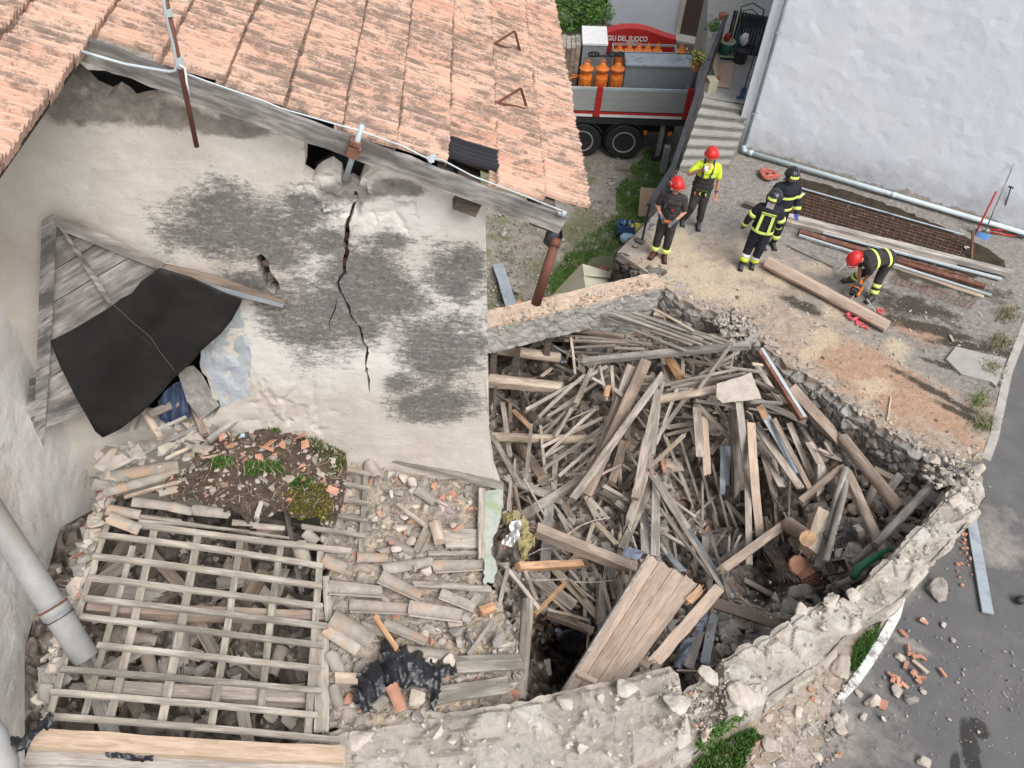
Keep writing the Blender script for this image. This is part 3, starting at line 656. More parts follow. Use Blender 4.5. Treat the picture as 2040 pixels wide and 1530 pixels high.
def tile_roof(name, ranges, parent, dark=()):
 """ranges: list of (course index, y0, y1)"""
 vs=[];fs=[];tones=[]
 prof=[(0, .008), (.04, .040), (.12, .044), (.18, .004), (.28, .000), (.33, .032), (.41, .034), (.46, .000), (.56, .000), (.61, .032), (.69, .034), (.74, .002), (.84, .004), (.89, .048), (.97, .050), (1, .010)]
 TW=.262
 for(ci, y0, y1)in ranges:
  nt=max(1, int(round((y1-y0)/TW)))
  for k in range(nt):
   rr=random.Random(ci*1000+k);ya=y0+k*TW;yb=ya+TW*1.01
   zj=rr.gauss(0, .003);xj=rr.gauss(0, .006);sk_=rr.gauss(0, .006);tone=min(1, max(0, rr.gauss(.62, .10)+(.0 if rr.random()<.93 else -.35)));dk=1 if(ci, k)in dark else 0
   cols=[]
   for s_, lift, th in((-(ci+1)*EXP-.05, -.012, 0), (-(ci+1)*EXP+.014, -.014, 3), (-(ci+1)*EXP+.030, .012, 0), (-(ci+.6)*EXP, .018, 0), (-(ci+.25)*EXP, .034, 0), (-ci*EXP, .048, 0), (-ci*EXP+.004, .0, 1)):
    row=[]
    for u, h in prof:
     y=ya+(yb-ya)*u;z=(h+lift if th!=1 else h*.2-.02)
     P=R0+RS*(s_+xj+sk_*(u-.5))+YB*y+RN*(z+zj);row.append(len(vs));vs.append(P);tones.append((tone, dk, 1 if th==3 else 0))
    cols.append(row)
   for a, b in zip(cols, cols[1:]):
    for i in range(len(prof)-1):fs.append((a[i], b[i], b[i+1], a[i+1]))
   for side in(0, -1):
    r0=[c[side]for c in cols];n0=len(vs)
    for i in r0:vs.append(vs[i]-RN*.03);tones.append((tone, dk, 0))
    for i in range(len(r0)-1):fs.append((r0[i], r0[i+1], n0+i+1, n0+i)if side==-1 else(r0[i+1], r0[i], n0+i, n0+i+1))
 o=mesh_obj(name, vs, fs, M['tile'], parent);set_tone(o, tones);return o
rng=[]
starts={0:.17, 1:.02, 2:.22, 3:.05, 4:-.02, 5:.03, 6:-.02, 7:.0, 8:.03, 9:0}
for ci in range(0, 9):rng.append((ci, starts.get(ci, 0)-.05, 7.7))
for ci in range(9, 17):rng.append((ci, -2.35, 7.7))
roof=empty('tiled_roof', R0);tag(roof, 'pinkish clay tile roof spotted with grey lichen, above the mouldy gable', 'roof')
roof.parent=None
o=tile_roof('roof_tiles', rng, None, dark={(2, 0)});reparent(o, house)
bpy.data.objects.remove(roof)
mb=MB()
def rp(s_, y, d):return R0+RS*s_+YB*y+RN*d
def slab(s0, s1, y0, y1, d0, d1):
 v_=[rp(s0, y0, d0), rp(s1, y0, d0), rp(s1, y1, d0), rp(s0, y1, d0), rp(s0, y0, d1), rp(s1, y0, d1), rp(s1, y1, d1), rp(s0, y1, d1)]
 mb.add(v_, [(3, 2, 1, 0), (4, 5, 6, 7), (0, 1, 5, 4), (1, 2, 6, 5), (2, 3, 7, 6), (3, 0, 4, 7)])
slab(-4.25, -.06, .28, 7.6, -.09, -.055);slab(-8, -4.26, -2.3, 7.6, -.09, -.055)
reparent(mb.build('roof_boarding', M['wood_dark']), house)
for y in(.40, ):
 for s_ in(-.9, -2.0, -3.1):
  pass
for px, py in((930, 398), (1080, 428)):
 c=gp(px, py, 0.02);mb=MB();mb.frame(c+YB*.3+Vector((0, 0, .02)), RS, YB, RN, (.22, .9, .13));reparent(mb.build('purlin', M['wood_dark']), house)
mb=MB()
A_=gp(150, 92, .22);B_=gp(1122, 447, .22)
X=(B_-A_).normalized();Z=YB.cross(X)*-1
if Z.z<0:Z=-Z
L=(B_-A_).length;N_=30
vs=[];fs=[]
rr=random.Random(5)
for i in range(N_+1):
 t_=i/N_;c=A_.lerp(B_, t_);hw=.085+.006*rr.gauss(0, 1)+(.015*(1-t_));
 for dz in(-hw, hw):
  for dy in(-.02, .025):vs.append(c+Z*dz+YB*(dy+.008*fbm((t_*6, 0, 0)))+Z*.012*fbm((t_*5, 3, 1)))
for i in range(N_):
 a=i*4
 for p_, q_ in((0, 1), (1, 3), (3, 2), (2, 0)):fs.append((a+p_, a+q_, a+4+q_, a+4+p_))
fs+=[(0, 2, 3, 1), (N_*4, N_*4+1, N_*4+3, N_*4+2)]
o=mesh_obj('barge_board', [p-A_ for p in vs], fs, M['wood_black']);o.location=A_
R_=Matrix((X, YB, Z)).transposed().to_4x4();o.data.transform(R_.inverted());o.matrix_world=Matrix.Translation(A_)@R_
o.parent=house;o.matrix_parent_inverse=Matrix.Translation(-Vector(house.location))
mb=MB();pts=[gp(x, y, .27+.01*_r.random())for x, y in((330, 142), (352, 140), (420, 165), (530, 203), (560, 216), (720, 262), (800, 290), (850, 315), (880, 318), (940, 350), (1050, 392), (1120, 420))]
mb.tube(pts, .007, 5);reparent(mb.build('flashing', M['zinc_light']), house)
mb=MB()
for px, py in((853, 317), (1118, 425)):
 for k in range(3):rock_into(mb, gp(px+_r.uniform(-8, 8), py+_r.uniform(-3, 3), .27), .05, .03, .03, _r)
reparent(mb.build('lead_cap', M['zinc_light']), house)
mb=MB()
for(px, py, sx, sz, off)in((640, 368, .15, .06, -.10), (760, 366, .24, .08, -.06), (700, 392, .1, .06, -.06), (665, 405, .20, .05, -.06), (727, 400, .05, .09, -.04), (800, 385, .18, .05, -.06), (622, 388, .10, .05, -.08), (712, 380, .05, .04, -.1)):
 rock_into(mb, gp(px, py, off), sx, .12, sz, _r, tilt=.15)
reparent(mb.build('broken_masonry', M['plaster']), house)
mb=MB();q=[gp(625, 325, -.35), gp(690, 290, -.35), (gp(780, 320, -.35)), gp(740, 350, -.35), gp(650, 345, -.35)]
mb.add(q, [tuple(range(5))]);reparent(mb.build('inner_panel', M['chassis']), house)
root=empty('antenna_mast', gp(360, 140, .3));tag(root, 'rusty brown antenna mast clamped to the grey barge board', 'antenna mast')
mb=MB();a=gp(392, 292, .34);b=gp(318, -60, .34);mb.tube([a, b], .021, 8);reparent(mb.build('pole', M['brown_iron'], smooth=True), root)
mb=MB();c=gp(357, 121, .34);mb.tube([c-Vector((0, 0, .05)), c+Vector((0, 0, .03))], .035, 8);reparent(mb.build('clamp', M['zinc_light']), root)
c=gp(334, 22, .34);mb=MB();mb.tube([c-Vector((0, 0, .03)), c+Vector((0, 0, .02))], .034, 8);reparent(mb.build('clamp', M['zinc_light']), root)
mb=MB();mb.tube([gp(x, y, .37)for x, y in((322, -30), (330, 30), (345, 90), (352, 128), (350, 140), (338, 143), (250, 128), (195, 112), (155, 100))], .012, 6);reparent(mb.build('cable', M['zinc_light'], smooth=True), root)
mb=MB();mb.tube([gp(x, y, .38)for x, y in((358, 130), (368, 135), (372, 165), (378, 190))], .008, 6);reparent(mb.build('loose_cable', M['white'], smooth=True), root)
root=empty('clamped_pipe', gp(700, 310, .3));tag(root, 'short grey steel pipe clamped upright to the barge board above the crack', 'pipe')
mb=MB();mb.tube([gp(688, 358, .27), gp(722, 248, .27)], .024, 8);reparent(mb.build('tube', M['zinc_light'], smooth=True), root)
mb=MB();c=gp(704, 300, .27);mb.frame(c, X, YB, Z, (.1, .1, .09));c=gp(708, 283, .27);mb.frame(c, X, YB, Z, (.09, .09, .04));reparent(mb.build('clamp', M['rust']), root)
def on_roof(px, py, d=.04):return on_plane(px, py, R0+RN*d, RN)
for i, (tri, lab)in enumerate(((((968, 82), (1036, 101), (1008, 56)), 'rusty triangular snow guard on the tiles, the one nearer the roof top'), (((972, 200), (1050, 216), (1030, 167)), 'rusty triangular snow guard on the tiles, the one nearer the barge board'))):
 (ax, ay), (bx, by), (cx, cy)=tri
 A=on_roof(ax, ay, .05);B=on_roof(bx, by, .05);mid=(A+B)/2
 top=on_roof(cx, cy+14, .06)+RN*.0
 top=A.lerp(B, .62)+RN*.2
 K=A.lerp(B, .25)
 root=empty('snow_guard', A);tag(root, lab, 'snow guard', 'snow guards on the roof')
 mb=MB();mb.bar(A, B, .03, .008);reparent(mb.build('strap', M['brown_iron']), root)
 mb=MB();mb.bar(K, top, .025, .01, up=(0, 1, 0));mb.bar(top, B, .025, .01, up=(0, 1, 0));reparent(mb.build('triangle', M['brown_iron']), root)
root=empty('gutter', gp(1105, 465, 0));tag(root, 'black end of a roof gutter hanging with a brown downpipe at the roof corner', 'gutter')
mb=MB();ga=gp(1104, 455, -.1);
prof=[(cos(a)*.075, sin(a)*.075)for a in[pi+pi*k/8 for k in range(9)]]
vs=[];
for y in(-.12, .14):
 for px_, pz_ in prof:vs.append(ga+YB*y+XB*px_+Vector((0, 0, pz_)))
 for px_, pz_ in reversed(prof):vs.append(ga+YB*y+XB*px_*.9+Vector((0, 0, pz_*.9)))
n_=18;mb.add(vs, [(i, (i+1)%n_, (i+1)%n_+n_, i+n_)for i in range(n_)]+[list(range(n_)), list(range(n_, 2*n_))])
reparent(mb.build('channel', M['black_iron']), root);mb=MB();mb.tube([gp(1112, 462, -.02), gp(1095, 470, -.02), gp(1092, 480, -.02), gp(1100, 486, -.02)], .05, 10)
reparent(mb.build('outlet_elbow', M['black_iron'], smooth=True), root)
root2=root
mb=MB();mb.tube([gp(1109, 476, .0), gp(1103, 490, .05)], .055, 10);a=gp(1107, 480, .02);b=gp(1068, 604, .05);mb.tube([a, b], [.045, .052], 12)
reparent(mb.build('downpipe', M['brown_iron'], smooth=True), root2)
# hatch of grey boards with dark rubber sheet
hroot=empty('board_hatch', gp(95, 880, .3));tag(hroot, 'big weathered grey board shutter hanging askew over the hole in the gable', 'shutter')
def hp(px, py, extra=0):
 k=max(0, min(1, (py-430)/430));return gp(px, py, .07+.38*k*max(.15, 1-(px-80)/520)+extra)
def plank_poly(poly, name, mat, parent, ex=0, th=.03, seed=0):
 rr=random.Random(seed);n=len(poly)
 f_=[hp(x, y, ex)for x, y in poly];b_=[hp(x, y, ex-th)for x, y in poly]
 Xd=(f_[1]-f_[0]).normalized();c=sum(f_, Vector())/n
 Nn=(f_[1]-f_[0]).cross(f_[-1]-f_[0]).normalized();Yd=Nn.cross(Xd);R=Matrix((Xd, Yd, Nn)).transposed().to_4x4()
 Mx=Matrix.Translation(c)@R;inv=Mx.inverted()
 o=mesh_obj(name, [inv@v for v in f_+b_], [list(range(n)), list(range(n, 2*n))[::-1]]+[(i, i+n, (i+1)%n+n, (i+1)%n)[::-1]for i in range(n)], mat)
 o.matrix_world=Mx;o.parent=parent;o.matrix_parent_inverse=Matrix.Translation(-Vector(parent.location));return o
bd=[((95, 545), (200, 480), (170, 455), (97, 478)), ((92, 610), (270, 505), (202, 481), (94, 547)), ((90, 690), (330, 545), (272, 506), (91, 612)), ((86, 760), (360, 580), (332, 546), (88, 692)), ((100, 740+20), (230, 690), (240, 660), (100, 690+20)), ((82, 830), (300, 690), (260, 660), (84, 762)), ((60, 865), (250, 790), (240, 735), (62, 832))]
for i, q in enumerate(bd):
 if i==4:continue
 plank_poly(q, 'board', M['wood_black'], hroot, 0+.002*i, .03, i)
for q in(((58, 755), (82, 750), (80, 790), (56, 800)), ((53, 802), (80, 792), (78, 830), (50, 840)), ((48, 842), (78, 832), (76, 862), (44, 866))):plank_poly(q, 'board_end', M['wood_black'], hroot, .0, .03)
plank_poly([(83, 440), (106, 425), (113, 437), (104, 640), (98, 760), (86, 897), (66, 897), (76, 640)], 'frame_post', M['wood_black'], hroot, .05, .06)
plank_poly([(104, 430), (150, 440), (330, 525), (316, 537), (128, 462), (110, 448)], 'frame_rail', M['wood_black'], hroot, .06, .07)
plank_poly([(117, 452), (127, 456), (180, 530), (218, 592), (222, 606), (213, 603), (165, 527)], 'brace', M['wood_black'], hroot, .08, .04)
root=empty('rotten_lintel', gp(480, 570, .1));tag(root, 'rotten brown timber lintel with a zinc drip edge over the dark sheet', 'lintel')
for q, mm, ex, nm in(([(325, 524), (420, 545), (565, 598), (570, 610), (430, 570), (318, 538)], M['wood_brown'], .03, 'beam'), ([(318, 531), (420, 566), (566, 606), (563, 613), (418, 576), (316, 537)], M['zinc'], .07, 'drip_edge')):
 o=plank_poly(q, nm, mm, root, ex, .08)
sq=[(318, 534), (380, 552), (440, 580), (483, 597), (478, 608), (462, 638), (440, 665), (400, 700), (385, 720), (345, 755), (320, 785), (285, 820), (240, 855), (205, 872), (190, 860), (150, 790), (120, 730), (100, 680), (150, 655), (215, 615), (225, 608), (240, 596), (262, 585), (280, 562)]
def sh3(x, y, l):
 p=hp(x, y, .10+.035*sin(x*.03+y*.02)+.03*fbm((x*.012, y*.012, 0))+.012*(1-abs(noise.noise((x*.03+y*.02, y*.012, 3)))*3));return p-YB*(-.006*l)
vs, fs=sheet(sq, [], 13, sh3, True, _r)
o=mesh_obj('rubber_sheet', vs, fs, M['tarp'], smooth=True);tag(o, 'sagging black rubber sheet draped over the board shutter and the hole', 'tarp')
for i, ln in enumerate((((222, 604), (238, 620), (243, 640), (275, 665), (308, 695)), ((225, 606), (262, 640), (300, 672), (318, 700), (347, 737)))):
 mb=MB();mb.tube([hp(x, y, .15)for x, y in ln], .002, 4);o=mb.build('wire', M['wood_dark']);tag(o, ('short thin wire hanging over the black sheet', 'longer thin wire hanging over the black sheet to its lower corner')[i], 'wire')
mb=MB();A=gp(330, 765, -.3);
vs, fs=sheet([(345, 765), (362, 758), (372, 790), (378, 830), (345, 850), (318, 835), (315, 800), (328, 780)], [], 5, lambda x, y, l:gp(x, y, -.05+.06*sin(x*.35)+.03*fbm((x*.06, y*.03, 0))-.05*l), True, _r)
o=mesh_obj('hanging_cloth', vs, fs, M['denim'], smooth=True);tag(o, 'dark blue cloth bundled inside the hole below the black sheet', 'cloth')
vs, fs=sheet([(352, 735), (385, 728), (402, 745), (438, 808), (400, 836), (372, 800)], [], 7, lambda x, y, l:gp(x, y, .02+.02*fbm((x*.05, y*.05, 0))-.06*l), True, _r)
o=mesh_obj('plaster_panel', vs, fs, M['plaster_grey']);tag(o, 'broken grey plaster panel tilted in the hole below the black sheet', 'panel')
# white house, steps, railing
hx=Vector((.92, -.397, 0)).normalized();hy=Vector((.397, .92, 0)).normalized();h0=on_z(1500, 310, 0)
def hp2(px, py, off=0):return on_plane(px, py, h0-hy*off, hy)
def hw(s, d, z):return h0+hx*s+hy*d+Vector((0, 0, z))
m, nt_, b=new_mat('bluish white render', .95, .15);T=NT(nt_);v=T.world()
col=T.ramp(T.noise(v, .7, 5, .6), [(.35, (.73, .79, .88)), (.65, (.80, .84, .90))])
sepz=nt_.nodes.new('ShaderNodeSeparateXYZ');nt_.links.new(v, sepz.inputs[0])
zz=T.math('ADD', sepz.outputs[2], T.math('MULTIPLY', T.math('SUBTRACT', T.noise(v, 1.3, 7, .7), .5), -1.1))
col=T.mix(T.ramp(zz, [(.28, .9), (.75, .25), (1.0, 0.0)]), col, T.ramp(T.noise(v, 5, 7, .75), [(.3, (.42, .425, .44)), (.7, (.62, .63, .65))]))
zz2=T.math('ADD', sepz.outputs[2], T.math('MULTIPLY', T.math('SUBTRACT', T.noise(v, 1.6, 9, .75), .5), -.75))
col=T.mix(T.ramp(zz2, [(.18, 1.0), (.19, 0.0)]), col, T.ramp(T.noise(v, 7, 7, .75), [(.3, (.30, .265, .23)), (.7, (.46, .41, .36))]))
nt_.links.new(col, b.inputs['Base Color']);T.bump(b, T.math('ADD', T.noise(v, 11, 7, .75), T.math('MULTIPLY', T.ramp(zz2, [(.17, 0.0), (.2, 1.0)]), 1.5)), .35, .02);M['whitewall']=m
wh=empty('white_house', hw(0, 1, 0));tag(wh, 'big white rendered house whose lower plaster flakes off beside the terrace', 'house')
def wh3(s, z, l):return hw(s, .012*fbm((s*1.4, z*1.4, 0))+.006*fbm((s*7, z*7, 0))+.35*l, z)
vs, fs=sheet([(-.52, -3), (11, -3), (11, 7.5), (-.52, 7.5)], [], .16, wh3, True, _r)
reparent(mesh_obj('front_wall', vs, fs, M['whitewall']), wh)
mb=MB();
v_=[]
def boxw(s0, s1, d0, d1, z0, z1, mbx):
 mbx.add([hw(s0, d0, z0), hw(s1, d0, z0), hw(s1, d1, z0), hw(s0, d1, z0), hw(s0, d0, z1), hw(s1, d0, z1), hw(s1, d1, z1), hw(s0, d1, z1)], [(3, 2, 1, 0), (4, 5, 6, 7), (0, 1, 5, 4), (1, 2, 6, 5), (2, 3, 7, 6), (3, 0, 4, 7)])
boxw(-.518, 11, .36, 9, -3, 7.45, mb);reparent(mb.build('side_wall', M['whitewall']), wh)
root=empty('drain_pipe', hp2(1478, 300, .1));tag(root, 'pale blue grey drain pipe along the corner and foot of the white house', 'drain pipe')
a=hp2(1480, 298, .09);z0=a.z
mb=MB();s0=(a-h0).dot(hx);mb.tube([hw(s0, -.09, 7.6), hw(s0, -.09, z0+.08)], .042, 10)
reparent(mb.build('downpipe', M['zinc'], smooth=True), root)
e=hp2(2080, 476, .09)
mb=MB();mb.tube([hw(s0, -.09, z0+.12), hw(s0, -.09, z0+.05), hw(s0+.02, -.09, z0), hw(s0+.09, -.09, z0-.02)], .055, 10);mb.tube([hw(s0+.06, -.09, z0-.02), e], .055, 10)
for f in(.02, .52):q=hw(s0+.06, -.09, z0-.02).lerp(e, f);mb.tube([q-hx*.05, q+hx*.05], .064, 10)
reparent(mb.build('ground_pipe', M['pipe_blue'], smooth=True), root)
for z in(1.05, 2.9):
 mb=MB();mb.tube([hw(s0, -.09, z-.02), hw(s0, -.09, z+.02)], .055, 10);mb.bar(hw(s0, -.09, z), hw(s0+.08, -.02, z), .02, .02);reparent(mb.build('bracket', M['zinc']), root)
sA=on_z(1353, 339, 0);sB=on_z(1440, 336, 0)
sdir=hy.copy();sd_=Vector((.10, .995, 0)).normalized()
LT=on_z(1402, 195, .98);RT=on_z(1482, 209, .98)
steps=empty('stone_steps', sA);tag(steps, 'short flight of worn grey concrete steps beside the white house', 'stairs')
n_=7
def sp(t, k):
 l=Vector((sA.x, sA.y, 0)).lerp(Vector((LT.x, LT.y, 0)), t);r_=Vector((sB.x, sB.y, 0)).lerp(Vector((RT.x+.1, RT.y, 0)), t);return l.lerp(r_, k)
for i in range(n_):
 mb=MB();t0=i/n_;t1=(i+1)/n_;z=.14*(i+1)
 a, b_, c, d=sp(t0, 0), sp(t0, 1.12), sp(t1, 1.12), sp(t1, 0)
 dn=(a-d).normalized()*.02
 mb.add([p+Vector((0, 0, zz_))for zz_ in(z-.045, z)for p in(a+dn, b_+dn, c-dn, d-dn)], [(3, 2, 1, 0), (4, 5, 6, 7), (0, 1, 5, 4), (1, 2, 6, 5), (2, 3, 7, 6), (3, 0, 4, 7)])
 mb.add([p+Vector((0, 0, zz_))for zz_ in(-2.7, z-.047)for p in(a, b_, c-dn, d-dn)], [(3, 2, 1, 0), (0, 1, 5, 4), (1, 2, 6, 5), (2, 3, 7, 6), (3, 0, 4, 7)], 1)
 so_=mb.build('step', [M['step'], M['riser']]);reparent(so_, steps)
LE=(sp(1, 0)-sp(0, 0)).normalized()
mb=MB();a, b_=sp(1.002, 0), sp(1.002, 1.12);up_=hy
mb.add([p+Vector((0, 0, z))for z in(-2.7, .98)for p in(a, b_+hx*.2, b_+hx*.2+up_*7.5, a+Vector((.12, 1, 0)).normalized()*7.5)], [(3, 2, 1, 0), (4, 5, 6, 7), (0, 1, 5, 4), (1, 2, 6, 5), (2, 3, 7, 6), (3, 0, 4, 7)])
reparent(mb.build('landing', M['step']), steps)
rail=empty('stair_railing', sA);tag(rail, 'dark steel handrail running down the steps to the terrace corner', 'railing')
R1=on_z(1236+4, 470, 0)
T0=on_z(1293, 409, .90);T1=on_z(1341, 332, .95);T2=on_z(1411, 122, 1.92);T3=on_z(1448, 30, 1.98)
mb=MB();mb.bar(T0, T1, .10, .05);mb.bar(T1, T2, .10, .05);reparent(mb.build('handrail', M['black_iron']), rail)
mb=MB();mb.bar(T2+Vector((0, 0, .03)), T3, .09, .05);reparent(mb.build('landing_handrail', M['black_iron']), rail)
def panel(a, b_, da, db, name='panel'):
 mbx=MB();X=(b_-a);Yv=Vector((0, 0, 1)).cross(X).normalized()*.015
 mbx.add([a-Yv-Vector((0, 0, .03)), b_-Yv-Vector((0, 0, .03)), b_-Yv-Vector((0, 0, db)), a-Yv-Vector((0, 0, da)), a+Yv-Vector((0, 0, .03)), b_+Yv-Vector((0, 0, .03)), b_+Yv-Vector((0, 0, db)), a+Yv-Vector((0, 0, da))], [(0, 1, 2, 3), (7, 6, 5, 4), (0, 4, 5, 1), (1, 5, 6, 2), (2, 6, 7, 3), (3, 7, 4, 0)]);reparent(mbx.build(name, M['brown_door']), rail)
panel(T1, T2, .45, .6);panel(T2, T3, .7, .9)
for f in(0.02, .95):q=T0.lerp(T1, f);reparent(MB().bar(q, Vector((q.x, q.y, -.05)), .04, .04, up=(0, 1, 0)).build('post', M['black_iron']), rail)
for f in(.15, .5, .85):q=T1.lerp(T2, f);reparent(MB().bar(q, Vector((q.x, q.y, q.z-1.0)), .04, .04, up=(0, 1, 0)).build('post', M['black_iron']), rail)
for k, dz in enumerate((.25, .5)):
 mb=MB();mb.bar(T0-Vector((0, 0, dz)), T1-Vector((0, 0, dz)), .03, .03);reparent(mb.build('lower_rail', M['black_iron']), rail)
bk=empty('back_house', (4, 29.6, -2.6));tag(bk, 'white house at the top edge with a closed brown slatted door', 'house')
Bp=Vector((2.4, 29.6, 0));bn=Vector((-.03, 1, 0)).normalized()
a=on_z(1205, 45, -2.5);b2=on_z(1530, 105, -2.5);a.z=b2.z=0
bx=(b2-a).normalized();by=Vector((-bx.y, bx.x, 0))
def bkp(px, py, off=0):return on_plane(px, py, a-by*off, by)
mb=MB();
def quadbox(p, q, z0, z1, th, mbx, off=0):
 p=Vector((p.x, p.y, 0));q=Vector((q.x, q.y, 0));mbx.add([p-by*off+Vector((0, 0, z0)), q-by*off+Vector((0, 0, z0)), q+by*th+Vector((0, 0, z0)), p+by*th+Vector((0, 0, z0)), p-by*off+Vector((0, 0, z1)), q-by*off+Vector((0, 0, z1)), q+by*th+Vector((0, 0, z1)), p+by*th+Vector((0, 0, z1))], [(3, 2, 1, 0), (4, 5, 6, 7), (0, 1, 5, 4), (1, 2, 6, 5), (2, 3, 7, 6), (3, 0, 4, 7)])
dl=bkp(1355, 60);dr=bkp(1420, 60)
sdl=(dl-a).dot(bx);sdr=(dr-a).dot(bx);eL=0;eR=sdr+5
quadbox(a, a+bx*sdl, -3, 6, .4, mb);quadbox(a+bx*sdr, a+bx*eR, -3, 6, .4, mb);quadbox(a+bx*sdl, a+bx*sdr, .6, 6, .4, mb)
M['backwall']=surf('pale bluish wall paint', (.50, .54, .61), (.58, .61, .66), .8, .95, .2, objrnd=False)
reparent(mb.build('wall', M['backwall']), bk)
mb=MB();quadbox(a+bx*(sdl-.15), a+bx*sdl, -3, .6, .1, mb, .05);quadbox(a+bx*sdr, a+bx*(sdr+.15), -3, .6, .1, mb, .05)
reparent(mb.build('door_frame', M['stone']), bk)
mb=MB()
for i in range(22):z=-2.55+i*.145;mb.bar(a+bx*sdl+by*.12+Vector((0, 0, z)), a+bx*sdr+by*.12+Vector((0, 0, z)), .04, .13)
reparent(mb.build('door', M['brown_door']), bk)
mb=MB();quadbox(a+bx*(sdl-.3), a+bx*(sdr+.3), -2.7, -2.45, .1, mb, .5);reparent(mb.build('door_step', M['step']), bk)
# wood pieces
def stick_mesh(L, w, h, rng, seg=None, broken=(0, 0), warp=.004, taper=1.0):
 seg=seg or max(2, min(9, int(L/.25)));vs=[];fs=[]
 bend=rng.gauss(0, warp*L);tw=rng.gauss(0, .04)
 for i in range(seg+1):
  t=i/seg;x=L*t;k=1+(taper-1)*t;off=bend*4*t*(1-t)
  jy=w*.02*rng.gauss(0, 1);a=tw*t;j=.5*w*.05
  for(y, z)in((-w/2, -h/2), (w/2, -h/2), (w/2, h/2), (-w/2, h/2)):
   y*=k;z*=k;xx=x
   if i==0 and broken[0]:xx+=rng.uniform(0, min(.35*L, w*2.2))*broken[0]
   if i==seg and broken[1]:xx-=rng.uniform(0, min(.35*L, w*2.2))*broken[1]
   vs.append(Vector((xx, y*cos(a)-z*sin(a)+jy+off+rng.gauss(0, 1)*w*.012, y*sin(a)+z*cos(a)+rng.gauss(0, 1)*h*.02)))
 for i in range(seg):
  a=i*4
  for k in range(4):fs.append((a+k, a+(k+1)%4, a+4+(k+1)%4, a+4+k))
 n=len(vs)
 for e, base, s_ in((0, 0, -1), (1, seg*4, 1)):
  if broken[e]:
   c0=len(vs)
   for q in range(3):
    y=rng.uniform(-.4, .4)*w;z=rng.uniform(-.3, .3)*h;l=rng.uniform(.5, 1.8)*w*s_;bx0=0 if e==0 else L
    bx=bx0-s_*w*.9;n_=len(vs);d=w*.13
    vs+=[Vector((bx, y-d, z-d)), Vector((bx, y+d, z-d)), Vector((bx, y, z+d)), Vector((bx0+l*.4, y*1.05, z))]
    fs+=[(n_, n_+1, n_+3), (n_+1, n_+2, n_+3), (n_+2, n_, n_+3)]
 fs+=[(3, 2, 1, 0), tuple(seg*4+k for k in range(4))]
 return vs, fs
def log_mesh(L, r, rng, n=10, seg=None, taper=.85, wob=.05):
 seg=seg or max(4, int(L/.18));vs=[];fs=[];k1=rng.uniform(0, 9);cr=rng.randrange(n)
 for i in range(seg+1):
  t=i/seg;oy=wob*.6*r*sin(t*5+k1)+.012*L*sin(pi*t)*rng.choice((-1, 1))*0;oz=wob*.6*r*cos(t*4+k1)
  for k in range(n):
   a=2*pi*k/n;rr=r*(1+(taper-1)*t)*(1+.07*noise.noise((cos(a)*1.3, sin(a)*1.3, t*L*2+k1))+.03*rng.gauss(0, 1)*.5)
   if k==cr:rr*=.86
   vs.append(Vector((L*t, oy+cos(a)*rr, oz+sin(a)*rr)))
 for i in range(seg):
  for k in range(n):
   a=i*n+k;b=i*n+(k+1)%n;fs.append((a, b, b+n, a+n))
 fs+=[tuple(range(n))[::-1], tuple(range(seg*n, seg*n+n))]
 return vs, fs
def place(o, p1, p2, roll=0):
 X=(p2-p1).normalized();Y=Vector((0, 0, 1)).cross(X)
 if Y.length<.05:Y=Vector((0, 1, 0))
 Y.normalize();Z=X.cross(Y);Rm=Matrix((X, Y, Z)).transposed().to_4x4()@Matrix.Rotation(roll, 4, 'X')
 o.matrix_world=Matrix.Translation(p1)@Rm;return o
def put_stick(name, p1, p2, w, h, mat, rng, label, cat, group=None, roll=0, broken=(0, 0), logr=None, taper=1.0, warp=.004):
 L=(p2-p1).length
 vs, fs=log_mesh(L, w/2, rng, taper=taper if taper!=1 else .9)if logr else stick_mesh(L, w, h, rng, broken=broken, taper=taper, warp=warp)
 o=mesh_obj(name, vs, fs, M[mat], smooth=bool(logr));place(o, p1, p2, roll)
 if logr:o.data.set_sharp_from_angle(angle=radians(45))
 return tag(o, label, cat, group)
